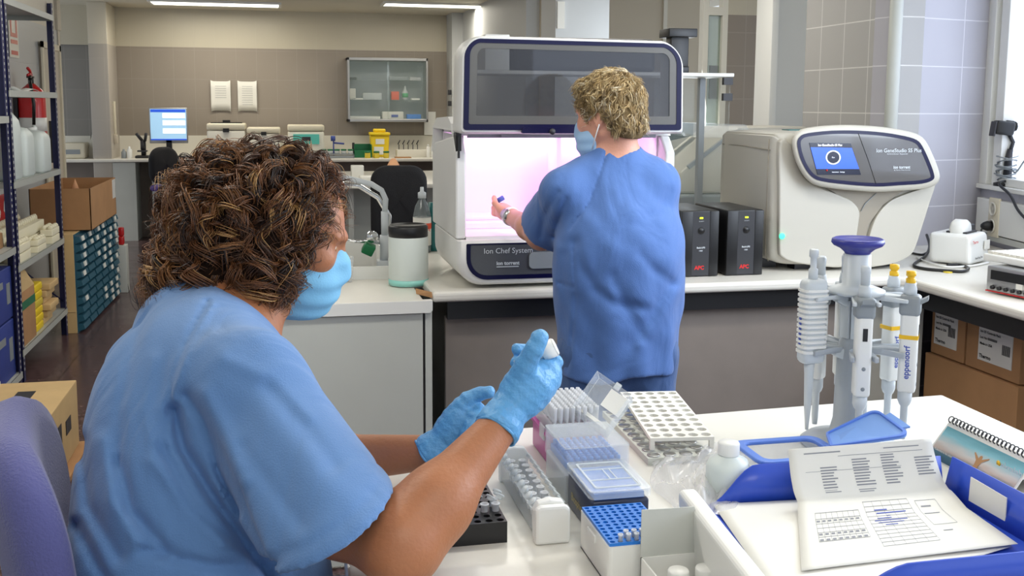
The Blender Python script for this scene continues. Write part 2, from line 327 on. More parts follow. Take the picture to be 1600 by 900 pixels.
class SDF:
    def __init__(s, X, Y, Z): s.P = (X, Y, Z); s.d = np.full(X.shape, 9., np.float32)
    def _u(s, d, k):
        if k <= 0: s.d = np.minimum(s.d, d)
        else: h = np.maximum(k-np.abs(s.d-d), 0)/k; s.d = np.minimum(s.d, d)-h*h*k*.25
    def cap(s, a, b, ra, rb, k=.02): s._u(s.capd(a, b, ra, rb), k); return s
    def capd(s, a, b, ra, rb):
        X, Y, Z = s.P; ab = np.array(b, float)-np.array(a, float); L = max(ab@ab, 1e-9)
        x, y, z = X-a[0], Y-a[1], Z-a[2]; t = np.clip((x*ab[0]+y*ab[1]+z*ab[2])/L, 0, 1)
        return np.sqrt((x-t*ab[0])**2+(y-t*ab[1])**2+(z-t*ab[2])**2)-(ra+t*(rb-ra))
    def elld(s, c, r, R=None):
        X, Y, Z = s.P; x, y, z = X-c[0], Y-c[1], Z-c[2]
        if R is not None: x, y, z = (R[0][0]*x+R[0][1]*y+R[0][2]*z, R[1][0]*x+R[1][1]*y+R[1][2]*z, R[2][0]*x+R[2][1]*y+R[2][2]*z)
        k0 = np.sqrt((x/r[0])**2+(y/r[1])**2+(z/r[2])**2)+1e-9; k1 = np.sqrt((x/r[0]**2)**2+(y/r[1]**2)**2+(z/r[2]**2)**2)+1e-9
        return k0*(k0-1)/k1
    def ell(s, c, r, R=None, k=.03): s._u(s.elld(c, r, R), k); return s
    def sub(s, d, k=.01): h = np.maximum(k-np.abs(-d-s.d), 0)/k; s.d = np.maximum(s.d, -d)+h*h*k*.25; return s
    def cut(s, p, n):
        """keep the side away from the normal n"""
        n = np.array(n, float); n /= np.linalg.norm(n); X, Y, Z = s.P
        s.d = np.maximum(s.d, (X-p[0])*n[0]+(Y-p[1])*n[1]+(Z-p[2])*n[2]); return s
    def fold(s, pts, w, amp):
        """a crease (amp>0) or ridge (amp<0) along a polyline"""
        dm = None
        for a, b in zip(pts[:-1], pts[1:]):
            d = s.capd(a, b, 0, 0); dm = d if dm is None else np.minimum(dm, d)
        s.d = s.d + amp*np.exp(-(dm/w)**2); return s
    def crease(s, px, w, amp, dmax=9):
        """a fold whose course over the cloth was read off the photo; acts on the cloth's near side (depth < dmax)"""
        X, Y, Z = s.P; Z = Z-EYE; dp = X*CF[0]+Y*CF[1]+Z*CF[2]; dp = np.maximum(dp, .2)
        a = F*(X*_r[0]+Y*_r[1])/dp; b = -F*(X*CU[0]+Y*CU[1]+Z*CU[2])/dp; c, q = math.cos(ROLL), math.sin(ROLL); U = CX+a*c-b*q; V = CY+a*q+b*c; dm = None
        for (x0, y0), (x1, y1) in zip(px[:-1], px[1:]):
            ex, ey = x1-x0, y1-y0; t = np.clip(((U-x0)*ex+(V-y0)*ey)/(ex*ex+ey*ey), 0, 1); d = (U-x0-t*ex)**2+(V-y0-t*ey)**2; dm = d if dm is None else np.minimum(dm, d)
        s.d = s.d+amp*np.exp(-dm/(w*w))*(dp < dmax); return s
    def wob(s, amp, fx, fy, fz, ph=0):
        X, Y, Z = s.P; s.d = s.d + amp*np.sin(X*fx+Y*fy+Z*fz+ph)*np.sin(X*fy*.7-Y*fz*.6+Z*fx*.5+ph*2); return s
# ================================================================== ROOM
CZ = 2.57
m = MB(); m.box((-3.4, -2.2, -.05), (4.6, 12.7, 0)); struct('floor', m, floor_mat())
m = MB(); m.box((-3.4, -2.2, CZ), (4.6, 12.7, CZ+.08)); struct('ceiling', m, 'ceil')
tile_back = tile_mat('back_wall_tiles', (150, 140, 128), (196, 188, 168), 2.139, 0, .23, .33, zoff=.2, mort=.003)
m = MB(); m.box((-3.3, 12.6, 0), (2.13, 12.75, CZ)); struct('wall_back', m, tile_back)
m = MB(); m.box((-3.3, 12.45, 2.139), (-1.94, 12.6, CZ)); m.box((-3.3, 12.5, 0), (-1.94, 12.6, 2.139)); struct('wall_alcove', m, tile_mat('alcove_tiles', (134, 130, 124), (196, 188, 168), 2.139, 0, .23, .33))
m = MB(); m.box((-2.06, 12.585, .9), (2.1, 12.6, 1.135)); m.box((-3.2, 12.485, .9), (-2.06, 12.5, 1.135)); struct('trim_1', m, 'offwhite')
m = MB(); m.box((-1.96, 11.98, 0), (-1.765, 12.6, CZ), .008); struct('wall_column', m, tile_mat('column_tiles', (176, 168, 158), (206, 198, 180), 2.13, 0, .3, .33))
m = MB(); m.box((2.0, 12.2, 0), (2.15, 12.62, CZ)); m.box((2.13, 9, 0), (2.25, 12.6, CZ)); struct('wall_return', m, 'greywall')
tile_left = tile_mat('left_wall_tiles', (186, 188, 188), (206, 200, 184), 2.14, 1, .3, .3)
m = MB(); m.box((-2.02, -2.2, 0), (-1.9, 10.1, CZ)); struct('wall_left', m, tile_left)
m = MB(); m.box((-2.02, 10.0, 2.14), (-1.88, 10.15, CZ)); m.box((-2.02, 10.05, 0), (-1.89, 10.13, 2.14)); struct('trim_2', m, 'beige')
m = MB(); m.box((-1.9, 9.28, 0), (-1.88, 9.98, 1.96)); o = struct('door_1', m, 'beige')
m = MB(); m.box((-1.88, 9.25, 0), (-1.865, 9.31, 2.0)); m.box((-1.88, 9.95, 0), (-1.865, 10.01, 2.0)); m.box((-1.88, 9.25, 1.95), (-1.865, 10.01, 2.0)); q = m.build('door_frame', 'ivory', o)
m = MB(); m.box((-1.87, 9.38, 1.0), (-1.845, 9.4, 1.35)); m.build('door_handle', 'dark', o)
# partition and pillars behind the instruments
m = MB(); m.box((2.25, 8.9, 0), (3.72, 9.02, CZ)); struct('wall_partition', m, 'beige')
m = MB(); m.box((1.85, 6.95, 0), (2.23, 7.35, CZ)); struct('wall_pillar', m, 'greywall')
m = MB(); m.box((1.86, 6.935, 2.02), (1.91, 6.95, 2.2)); tag(m.build('wall_notice', 'paper'), 'small paper notice on the grey pillar above the tall white instrument', 'notice')
m = MB()
for x in (2.62, 2.93): m.box((x*1.28, 8.88, 0), (x*1.28+.035, 8.9, CZ))
struct('trim_3', m, 'offwhite')
m = MB(); m.box((2.52, 6.0, 0), (2.555, 6.06, CZ)); m.box((2.645, 6.0, 0), (2.68, 6.06, CZ)); m.box((2.555, 6.0, 2.05), (2.645, 6.06, 2.1)); o = struct('door_2', m, 'offwhite')
m = MB(); m.box((2.555, 6.03, 0), (2.645, 6.04, 2.05)); m.build('door_pane', mat('green_door_pane', (168, 184, 170), .1, alpha=.6), o)
m = MB(); m.box((2.58, 6.02, 1.55), (2.63, 6.029, 1.75)); m.build('door_notice', 'pmid', o)
m = MB(); m.box((2.68, 6.0, 0), (3.05, 6.12, CZ)); struct('wall_brown_tiled', m, tile_mat('brown_tiles', (146, 136, 126), (198, 190, 172), 2.055, 0, .2, .2, zoff=.05))
m = MB(); m.box((2.80, 5.2, 0), (3.06, 5.35, CZ)); m.box((2.66, 5.3, 0), (2.8, 5.34, CZ)); struct('wall_jamb', m, 'white')
m = MB(); m.box((2.56, 5.17, 0), (2.60, 5.36, CZ), .004); m.box((2.60, 5.21, 0), (2.80, 5.24, CZ)); struct('door_3', m, 'white')
C1 = (2.545, 4.0); C2 = (3.10, 4.13); WD = (-.187, -.982)
m = MB(); m.box((2.545, 4.0, 0), (2.68, 4.77, CZ)); struct('wall_right', m, tile_mat('grey_right_tiles', (172, 170, 168), (172, 170, 168), 9, 1, .21, .203, zoff=.148, grout=(240, 238, 234), mort=.003, gm=.6))
def wallseg(a, b, z0, z1, th): # thickness away from camera side
    d = Vector((b[0]-a[0], b[1]-a[1], 0)).normalized(); n = Vector((-d.y, d.x, 0))*th
    return [(a[0], a[1], z0), (b[0], b[1], z0), (b[0]+n.x, b[1]+n.y, z0), (a[0]+n.x, a[1]+n.y, z0)]
m = MB(); m.prism(wallseg(C1, C2, 0, CZ, .12), (0, 0, CZ)); struct('wall_angled', m, tile_mat('lavender_tiles', (182, 180, 188), (182, 180, 188), 9, 0, .245, .203, zoff=.148, grout=(236, 234, 240), mort=.003, gm=.55))
m = MB(); m.cyl((2.535, 3.985, .9), (2.535, 3.985, CZ), .027, n=20); tag(m.build('drain_pipe', 'panel'), 'pale grey vertical pipe in the corner where the tiled walls meet', 'pipe')
def WP(t, off=0, z=0):  # point along the window wall, off = distance into the room
    return (C2[0]+WD[0]*t - .982*off, C2[1]+WD[1]*t + .187*off, z)
def wbox(m, t0, t1, o0, o1, z0, z1): m.prism([WP(t0, o0, z0), WP(t1, o0, z0), WP(t1, o1, z0), WP(t0, o1, z0)], (0, 0, z1-z0))
SILL = 1.165
m = MB(); wbox(m, 0, 6, 0, -.14, 0, SILL-.02); struct('wall_window_side', m, tile_mat('lavender_tiles_side', (176, 176, 188), (176, 176, 188), 9, 1, .2, .203, zoff=.148))
m = MB(); wbox(m, -.02, 6, .03, -.2, SILL-.02, SILL); struct('trim_4', m, 'white', bevel=.004)
m = MB(); wbox(m, 0, .07, .015, -.1, SILL, CZ); wbox(m, .09, .16, 0, -.1, SILL, CZ); wbox(m, 0, 6, 0, -.1, 2.4, CZ); wbox(m, 1.9, 1.98, 0, -.1, SILL, 2.4); wbox(m, 0.16, 6, 0, -.1, SILL, SILL+.035)
o = struct('window_1', m, 'white', bevel=.003)
m = MB(); wbox(m, .16, 6, -.05, -.055, SILL+.035, 2.4); m.build('window_blind', 'windowlight', o)
m = MB(); wbox(m, .04, 3, .035, 0, .955, 1.105); o = tag(m.build('cable_trunking', 'white', bevel=.003), 'white rectangular wall trunking running under the window sill', 'trunking')
m = MB(); wbox(m, .04, 3, .03, 0, .925, .95); struct('trim_5', m, 'panel')
# wall socket with two outlets
so = thing('wall_socket', 'ivory double wall socket with a black plug in its lower outlet', 'socket', WP(.205, .036, 1.03), math.atan2(-.982, -.187)+PI/2)
so.rotation_euler[2] = math.atan2(WD[1], WD[0])
# local frame: x along wall toward camera, y away from room... plate in xz
m = MB(); m.box((-.045, -.004, -.085), (.045, -.012 if False else .008, .085), .004); m.build('plate', 'ivory', so)
sgn = -1
for z in (.037, -.037):
    m = MB(); m.X = rotm(PI/2, 0, 0); 
    m.lathe([(.028, 0), (.030, .004), (.024, .0045), (.022, -.002), (0, -.002)], 20); m.X = T(0, -.004, z) @ rotm(PI/2); m2 = MB(); m2.X = T(0, -.006, z) @ rotm(PI/2)
    m2.lathe([(.030, 0), (.030, .005), (.025, .006), (.023, -.0), (0, -.0)], 20); m2.build('outlet', 'offwhite', so)
m = MB(); m.X = T(0, -.01, -.037) @ rotm(PI/2); m.lathe([(.021, 0), (.022, .018), (.016, .034), (.008, .044), (0, .045)], 18); m.build('plug', 'black', so)

# ceiling light fixtures (in view: two by the back wall; unseen ones added elsewhere to light the room)
def fixture(x, y, sx, sy, label, w=LAMP_W):
    t = thing('ceiling_light', label, 'ceiling light', (x, y, CZ), 0, 'recessed ceiling lights')
    m = MB(); m.ring([(-sx/2-.03, -sy/2-.03, -.022), (sx/2+.03, -sy/2-.03, -.022), (sx/2+.03, sy/2+.03, -.022), (-sx/2-.03, sy/2+.03, -.022)], [(-sx/2, -sy/2, -.022), (sx/2, -sy/2, -.022), (sx/2, sy/2, -.022), (-sx/2, sy/2, -.022)], (0, 0, .022)); m.build('frame', 'white', t)
    m = MB(); m.box((-sx/2, -sy/2, -.016), (sx/2, sy/2, -.006)); m.build('diffuser', 'lamp', t)
    area('lamp', (0, 0, -.04), sx, sy, w, (1, .93, .80) if y > 8 else (1, .96, .90), (0, 0, -1), t)
fixture(1.75, 11.25, 1.25, .3, 'long fluorescent ceiling light above the wall cabinet')
fixture(2.53, 11.05, .3, 1.15, 'short-seen fluorescent ceiling light right of the long one')
fixture(-.62, 11.75, 1.3, .35, 'yellowish fluorescent ceiling light cut by the top edge, left of the others')
for x, y in ((.3, 8.0), (-.9, 5.2), (1.5, 5.0), (-.7, 2.3), (1.3, 2.3), (.3, .0)):
    fixture(x, y, 1.2, .3, 'unseen recessed ceiling light added to light the room', LAMP_W*.72)

# ================================================================== BACK COUNTER
m = MB(); m.box((-3.2, 11.95, .865), (-1.08, 12.6, .9), .006); m.box((-1.08, 11.85, .865), (-.2, 12.6, .9), .006)
m.box((-.2, 11.74, .865), (2.12, 12.6, .9), .006); tag(m.build('back_counter', 'top'), 'long pale counter along the back wall carrying monitor, centrifuges and racks', 'counter')
m = MB(); m.box((-3.1, 12.35, 0), (2.05, 12.4, .86)); tag(m.build('counter_back_panel', 'brownpanel'), 'dark taupe modesty panel under the far counter', 'panel')
m = MB(); m.box((-1.56, 11.98, .0), (-1.53, 12.34, .86)); m.box((-1.78, 11.985, .0), (-1.56, 12.34, .86)); tag(m.build('counter_pedestal', 'panel'), 'grey upright support of the far counter below the tiled column', 'support')
t = thing('drawer_cabinet', 'grey cabinet under the far counter behind the purple-seated chair', 'cabinet', (-1.0, 12.15, 0))
m = MB(); m.box((-.36, -.2, .06), (.36, .2, .84)); m.build('body', 'panel', t)
m = MB(); m.box((-.35, -.215, .08), (.35, -.2, .82)); m.build('door', 'greywall', t)
t = thing('printer', 'small ivory label printer on the far left end of the back counter', 'printer', (-2.17, 12.2, .9))
m = MB(); m.box((-.12, -.15, 0), (.12, .15, .17), .02); m.build('body', 'ivory', t)
m = MB(); m.box((-.09, -.155, .05), (.07, -.149, .10)); m.build('paper_slot', 'pmid', t)
t = thing('paper_sorter', 'beige upright document holder between the label printer and the column', 'holder', (-1.99, 12.3, .9))
m = MB(); m.prism([(-.12, -.03, 0), (.03, -.03, 0), (.03, -.03, .34), (-.0, -.03, .32), (-.06, -.03, .1), (-.12, -.03, .06)], (0, .1, 0)); m.build('body', 'offwhite', t)
# monitor
t = thing('monitor', 'flat computer monitor showing a pale blue page on the back counter', 'monitor', (-1.19, 12.2, .9))
m = MB(); m.box((-.205, -.02, .16), (.205, .02, .555), .01); m.build('bezel', 'alu', t)
s_ = m = MB(); m.box((-.19, -.024, .195), (.19, -.019, .54)); s_ = m.build('screen', 'screenlight', t)
m = MB(); m.box((-.185, -.026, .505), (.185, -.0242, .535)); m.box((-.19, -.026, .195), (.19, -.0242, .21)); m.build('toolbar', 'screenblue', s_)
m = MB()
for z in (.44, .36, .27): m.box((-.06, -.026, z), (.18, -.0242, z+.055))
m.build('page_rows', 'screenwhite', s_)
m = MB(); m.box((-.03, -.02, .02), (.03, .03, .2)); m.box((-.12, -.09, 0), (.12, .09, .02)); m.build('stand', 'black', t)
# microscope-like cluster
t = thing('microscope', 'dark microscope beside the monitor on the back counter', 'microscope', (-1.47, 12.15, .9))
m = MB(); m.box((-.07, -.09, 0), (.07, .09, .03), .008); m.box((-.02, .04, .03), (.03, .08, .2), .006); m.build('base', 'black', t)
m = MB(); m.cyl((0, 0, .09), (0, .0, .2), .02); m.cyl((.0, .0, .19), (-.05, -.05, .27), .018); m.cyl((.03, .0, .19), (.05, -.05, .27), .016); m.build('eyepiece_head', 'dark', t)
m = MB(); m.box((-.05, -.05, .07), (.05, .05, .085)); m.build('stage', 'dark', t)
t = thing('keyboard', 'black keyboard lying in front of the far monitor', 'keyboard', (-1.1, 11.98, .9))
m = MB(); m.box((-.2, -.06, 0), (.2, .06, .02), .005); m.build('body', 'black', t)
m = MB()
for i in range(12):
    for j in range(4): m.box((-.19+i*.032, -.05+j*.026, .02), (-.165+i*.032, -.03+j*.026, .026))
m.build('keys', 'dark', t)
for k, (x, c, h) in enumerate(((-1.66, 'pmid', .10), (-1.6, 'white', .13))):
    m = MB(); m.lathe([(.025, 0), (.028, .01), (.028, h*.7), (.012, h*.85), (.012, h), (0, h)], 14); o = m.build('bottle', c); o.location = (x, 12.1, .9)
    tag(o, ['short grey bottle on the back counter right of the tiled column', 'small white bottle on the back counter right of the tiled column'][k], 'bottle')
t = thing('wall_intercom', 'yellowed narrow switch panel on the side of the tiled column', 'switch', (-1.755, 12.2, 1.1))
m = MB(); m.box((-.01, -.03, .0), (.012, .03, .42), .004); m.build('body', 'ivory', t); m = MB(); m.box((-.01, -.06, -.04), (.03, .0, .06), .006); m.build('socket_box', 'beige', t)
# centrifuges
def centrifuge(x, w, h, label, front=None):
    t = thing('benchtop_centrifuge', label, 'centrifuge', (x, 12.2, .9))
    m = MB(); m.box((-w/2, -.2, 0), (w/2, .25, h*.8), .02); m.build('body', 'offwhite', t)
    m = MB(); m.box((-w/2-.003, -.203, h*.8+.004), (w/2+.003, .24, h), .018); m.build('lid', 'ivory', t)
    if front == 'green':
        m = MB(); m.box((-w*.36, -.212, h*.42), (w*.36, -.2, h*.72)); f = m.build('control_panel', 'mint', t)
        m = MB(); m.box((-w*.12, -.216, h*.52), (w*.12, -.212, h*.64)); m.build('display', 'dark', f)
    else:
        m = MB(); m.box((-w*.08, -.215, h*.75), (w*.08, -.2, h*.86)); m.build('latch', 'black', t)
    return t
c = centrifuge(-.565, .41, .385, 'cream benchtop centrifuge with a black latch on top behind the curly hair')
m = MB(); m.box((-.17, -.1, .385), (.17, .1, .395)); m.box((-.04, -.08, .395), (.04, .04, .42)); m.build('top_handle', 'black', c)
centrifuge(-.16, .36, .34, 'low cream lab device between the two benchtop centrifuges')
centrifuge(.305, .40, .37, 'cream benchtop centrifuge with a mint green control panel', 'green')
# right part of back counter
t = thing('sharps_bin', 'yellow sharps disposal bin with white labels on the back counter', 'bin', (1.14, 12.15, .9))
m = MB(); vs = [];
m.prism([(-.095, -.07, 0), (.095, -.07, 0), (.11, -.07, .25), (-.11, -.07, .25)], (0, .16, 0)); m.build('body', 'yellow', t, bevel=.012)
m = MB(); m.box((-.118, -.085, .25), (.118, .095, .285), .01); m.box((-.07, -.05, .285), (.07, .06, .325), .015); m.build('lid', 'yellow', t)
m = MB(); m.box((-.05, -.075, .15), (.05, -.071, .21)); m.box((-.07, -.075, .03), (.04, -.071, .12)); m.build('label', 'white', t)
def opentray(name, label, cat, x, y, w, d, h, col, z=.9, grp=None):
    t = thing(name, label, cat, (x, y, z), 0, grp)
    m = MB(); m.box((-w/2, -d/2, 0), (w/2, d/2, .006)); m.prism([(-w/2, -d/2, 0), (w/2, -d/2, 0), (w/2, -d/2, h*.55), (-w/2, -d/2, h*.55)], (0, .005, 0))
    m.box((-w/2, d/2-.005, 0), (w/2, d/2, h))
    for s in (-1, 1): m.prism([(s*w/2, -d/2, 0), (s*w/2, -d/2, h*.55), (s*w/2, -d/2+.03, h), (s*w/2, d/2, h), (s*w/2, d/2, 0)], (-s*.005, 0, 0))
    m.build('tray', col, t, bevel=.003); return t
opentray('storage_bin', 'dark green storage bin left of the yellow sharps bin', 'bin', .94, 12.1, .2, .22, .15, 'green')
opentray('storage_bin', 'dark green storage bin at the right end beside the tall instrument', 'bin', 1.95, 12.1, .2, .22, .15, 'green')
for k, x in enumerate((1.0, 1.1, 1.21)):
    t = thing('specimen_jar', 'small specimen jar with a green lid in front of the yellow sharps bin', 'jar', (x-.02, 11.88, .9), 0, 'specimen jars by the sharps bin')
    m = MB(); m.lathe([(.03, 0), (.032, .01), (.032, .06), (.028, .065)], 16); m.build('jar', 'amber', t)
    m = MB(); m.lathe([(.034, .06), (.034, .078), (0, .079)], 16); m.build('lid', 'green', t)
t = thing('specimen_rack', 'grey rack of green-lidded specimen pots left of the green bin', 'rack', (.64, 11.92, .9))
m = MB(); m.box((-.19, -.07, 0), (.19, .07, .03), .004); m.box((-.19, -.07, .04), (.19, .07, .05)); m.box((-.19, -.07, 0), (-.18, .07, .05)); m.box((.18, -.07, 0), (.19, .07, .05)); m.build('rack', 'pmid', t)
for k in range(5):
    t = thing('specimen_pot', 'green-lidded specimen pot standing in the grey rack', 'pot', (.49+k*.075, 11.9, .95), 0, 'green-lidded pots in the grey rack')
    m = MB(); m.lathe([(.026, 0), (.03, .005), (.03, .04)], 14); m.build('pot', 'frost', t); m = MB(); m.lathe([(.032, .035), (.032, .052), (0, .053)], 14); m.build('lid', 'green', t)
t = thing('blue_clamp', 'blue plastic clamp arm standing behind the specimen rack', 'clamp', (.62, 12.25, .9))
m = MB(); m.cyl((0, 0, 0), (0, 0, .2), .008); m.cyl((0, 0, .16), (.12, -.02, .15), .01); m.cyl((-.03, 0, .21), (.02, 0, .21), .03); m.build('arm', 'inkblue', t); m = MB(); m.box((-.05, -.04, 0), (.05, .04, .012)); m.build('base', 'black', t)
t = thing('phone_handset', 'black handset leaning beside the left dark green bin', 'phone', (.83, 12.05, .9)); m = MB(); m.box((-.012, -.03, 0), (.016, .0, .17), .006); m.build('body', 'black', t)
t = thing('slide_box', 'low white slide box with upright tools behind it', 'box', (1.5, 12.1, .9)); m = MB(); m.box((-.17, -.08, 0), (.19, .08, .085), .006); m.build('box', 'offwhite', t)
for k in range(5):
    m = MB(); m.cyl((0, 0, 0), (0, 0, .14), .005); m.cyl((-.012, 0, .14), (.014, 0, .19), .006); o = m.build('forceps', 'dark'); o.location = (1.38+k*.055, 12.28, .9)
    tag(o, 'dark metal tool standing upright behind the low white slide box', 'tool', 'upright tools behind the slide box')
for k in range(3):
    t = thing('dropper_bottle', 'slim white dropper bottle near the right green bin', 'bottle', (1.68+k*.05, 11.95, .9), 0, 'white dropper bottles')
    m = MB(); m.lathe([(.018, 0), (.02, .005), (.02, .12), (.01, .13)], 14); m.build('bottle', 'white', t); m = MB(); m.lathe([(.011, .128), (.011, .15), (0, .151)], 12); m.build('cap', 'white', t)
m = MB(); m.box((-.09, -.06, 0), (.09, .06, .012)); o = m.build('paper_pad', 'card'); o.location = (1.38, 11.88, .9); tag(o, 'peach paper pad lying at the counter front right of the jars', 'pad')
# wall papers
for k, (x0, x1, lb) in enumerate(((-.75, -.53, 'left of the two curled sheets taped to the back wall'), (-.45, -.235, 'right of the two curled sheets taped to the back wall, with a printed table'))):
    t = thing('wall_sheet', lb, 'sheet', ((x0+x1)/2, 12.585, 1.59)); w = x1-x0
    m = MB(); m.grid(lambda u, v: ((u-.5)*w, -.004-.012*(abs(2*u-1))**4, (v-.5)*.335+(.012*abs(2*u-1)**6*(1 if v > .5 else -1))), 12, 4); m.build('paper', 'paper', t, solid=.001)
    m = MB()
    for i in range(9 if k else 6): m.box((-w*.28, -.0065, .11-i*.026), (w*.28, -.0055, .113-i*.026))
    m.build('printed_lines', 'ink', t)
# wall cabinet
t = thing('wall_cabinet', 'steel wall cabinet with glass doors and glass shelves above the back counter', 'cabinet', (1.265, 12.6, 1.3))
m = MB(); m.box((-.47, -.28, 0), (.47, 0, .035)); m.box((-.47, -.28, .71), (.47, 0, .745)); m.box((-.47, -.28, 0), (-.445, 0, .745)); m.box((.445, -.28, 0), (.47, 0, .745)); m.build('body', 'alu', t, bevel=.004)
m = MB(); m.box((-.445, -.01, .035), (.445, -.0, .71)); m.build('back_panel', 'pmid', t)
for z in (.25, .48): m = MB(); m.box((-.445, -.26, z), (.445, -.01, z+.008)); m.build('shelf', 'glass', t)
for s in (0, 1):
    x0, x1 = ((-.445, .01), (-.01, .445))[s]; m = MB(); m.box((x0, -.275+s*.01, .035), (x1, -.271+s*.01, .71)); m.build('glass_door', 'glass', t)
def caseitem(x, z, w, h, c, name, label, cat, y=12.48, d=.1):
    m = MB(); m.box((-w/2, -d/2, 0), (w/2, d/2, h), min(w, h)*.08); o = m.build(name, c); o.location = (x, y, z); return tag(o, label, cat)
zb = 1.335; z1 = 1.558; z2 = 1.788
caseitem(1.0, zb, .36, .03, 'white', 'flat_box', 'flat white box on the bottom of the steel wall cabinet', 'box')
caseitem(1.33, zb, .25, .085, 'paper', 'glove_box', 'pale box with a blue mark at the bottom of the wall cabinet', 'box')
caseitem(1.35, zb+.02, .08, .03, 'inkblue', 'blue_label', 'blue mark on the pale glove box in the wall cabinet', 'label', y=12.425, d=.004)
caseitem(1.58, zb, .17, .055, 'tipblue', 'glove_bundle', 'bunch of blue gloves at the bottom right of the wall cabinet', 'gloves')
caseitem(1.09, z1, .22, .08, 'frost', 'pale_carton', 'pale grey-blue carton on the middle glass shelf', 'box')
caseitem(1.36, z1, .09, .10, 'redlabel', 'pink_carton', 'pink carton on the middle glass shelf beside the bottle', 'box')
caseitem(.92, z1, .12, .02, 'white', 'white_tray', 'thin white tray on the middle glass shelf', 'tray')
caseitem(.86, z1, .07, .13, 'paper', 'white_canister', 'white canister at the left of the middle glass shelf', 'canister')
caseitem(1.6, z1, .1, .02, 'white', 'white_packet', 'white packet at the right of the middle glass shelf', 'packet')
t = thing('wash_bottle', 'bottle with a green label on the middle glass shelf', 'bottle', (1.48, 12.47, z1)); m = MB(); m.lathe([(.03, 0), (.034, .01), (.034, .09), (.012, .13), (.010, .165), (0, .166)], 16); m.build('bottle', 'frost', t); m = MB(); m.lathe([(.0355, .03), (.0355, .08)], 16); m.build('label', 'stickergreen', t)
caseitem(.86, z2, .1, .03, 'dark', 'dark_tray', 'dark stacked tray on the top glass shelf at left', 'tray')
caseitem(1.4, z2, .22, .045, 'pmid', 'instrument_tray', 'grey instrument tray on the top glass shelf', 'tray')
caseitem(1.6, z2, .13, .04, 'fluo', 'plastic_packet', 'silvery plastic packet at the right of the top glass shelf', 'packet')
# switches at right end of the back wall
for z, lb in ((1.53, 'upper black switch on the wall strip left of the tall instrument'), (1.40, 'lower black switch on the wall strip left of the tall instrument')):
    m = MB(); m.box((-.02, -.03, -.03), (.02, 0, .03), .004); o = m.build('switch', 'dark'); o.location = (1.97, 12.2, z+.12); tag(o, lb, 'switch')
m = MB(); m.box((1.72, 12.57, 1.14), (1.86, 12.585, 1.42)); tag(m.build('wall_board', 'white'), 'white board on the wall between the steel cabinet and the tall instrument', 'board')
# ================================================================== CHAIRS
def star_base(t, r=.3, col='black'):
    for k in range(5):
        a = 2*PI*k/5+.3; m = MB(); m.tube([(0, 0, .1), (r*.6*math.cos(a), r*.6*math.sin(a), .08), (r*math.cos(a), r*math.sin(a), .06)], [.024, .018, .014], 8); m.build('base_arm', col, t)
        m = MB(); m.cyl((r*math.cos(a)-.014, r*math.sin(a), .028), (r*math.cos(a)+.014, r*math.sin(a), .028), .028, n=14); m.build('castor', 'black', t)
def office_chair(loc, rz, label, seatc, backc, seath=.5, bw=.42, bh=.5, bz=.22, ring=False, br=False):
    t = thing('office_chair', label, 'chair', loc, rz)
    star_base(t); m = MB(); m.cyl((0, 0, .09), (0, 0, seath-.06), .025); m.build('gas_column', 'dark', t)
    m = MB(); m.X = T(0, 0, seath-.06); m.box((-.23, -.22, 0), (.23, .22, .07), .03); m.build('seat', seatc, t)
    m = MB(); m.tube([(0, -.12, seath-.05), (0, -.27, seath-.02), (0, -.29, seath+.12), (0, -.26, seath+bz+.1)], .018); m.build('back_bar', 'black', t)
    pts = rrect(-bw/2, seath+bz-.02, bw/2, seath+bz+bh, [.06, .06, .10, .10] if br else [.12, .12, .15, .15], 6); n = len(pts)
    m = MB()
    def ringpts(s, y): cx, cz = 0, seath+bz+bh/2; return [(cx+(a-cx)*s, y+.25*(a*a)-.0, cz+(b-cz)*s) for a, b in pts]
    L = [ringpts(.001, -.27), ringpts(.8, -.27), ringpts(.96, -.26), ringpts(1, -.235), ringpts(.96, -.21), ringpts(.8, -.2), ringpts(.001, -.198)]
    vs = [p for l in L for p in l]; fs = [(i*n+k, i*n+(k+1) % n, (i+1)*n+(k+1) % n, (i+1)*n+k) for i in range(len(L)-1) for k in range(n)]
    m.add(vs, fs, True); m.build('backrest', backc, t)
    if ring: m = MB(); m.tube([(.24*math.cos(a), .24*math.sin(a), .24) for a in [2*PI*k/24 for k in range(24)]], .012, 8, True); m.build('foot_ring', 'chrome', t)
    return t
office_chair((.72, 6.2, 0), PI, 'black office chair pushed up to the island table behind the bench', 'blackfab', 'blackfab', .55, .35, .43, .15, False, True)
office_chair((-1.0, 11.3, 0), PI+.9, 'office chair with a purple seat before the far monitor', 'violet', 'blackfab', .66, .4, .36, .03, True)
# island table
t = thing('island_table', 'white island table behind the sink bench with a black chair at it', 'table', (1.2, 8.6, 0))
m = MB(); m.box((-.75, -.65, .865), (.9, .95, .9), .006); m.build('table_top', 'top', t)
m = MB(); m.box((-.68, -.45, .0), (-.64, .8, .86)); m.box((-.68, .0, .1), (.85, .03, .86)); m.build('side_panel', 'panel', t)
t = thing('paper_cone', 'peach paper cone standing on the island table behind the black chair', 'cone', (.92, 8.6, .9)); m = MB(); m.lathe([(.11, 0), (.10, .02), (.02, .16), (0, .165)], 16); m.build('cone', 'orangep', t)
m = MB(); m.box((-.1, -.08, 0), (.1, .08, .04), .01); o = m.build('folded_cloth', 'paper'); o.location = (.72, 8.3, .9); tag(o, 'crumpled white cloth at the left end of the island table', 'cloth')
m = MB(); m.box((-.05, -.05, 0), (.05, .05, .11), .006); o = m.build('small_carton', 'paper'); o.location = (.62, 8.55, .9); tag(o, 'small white carton at the left end of the island table', 'box')
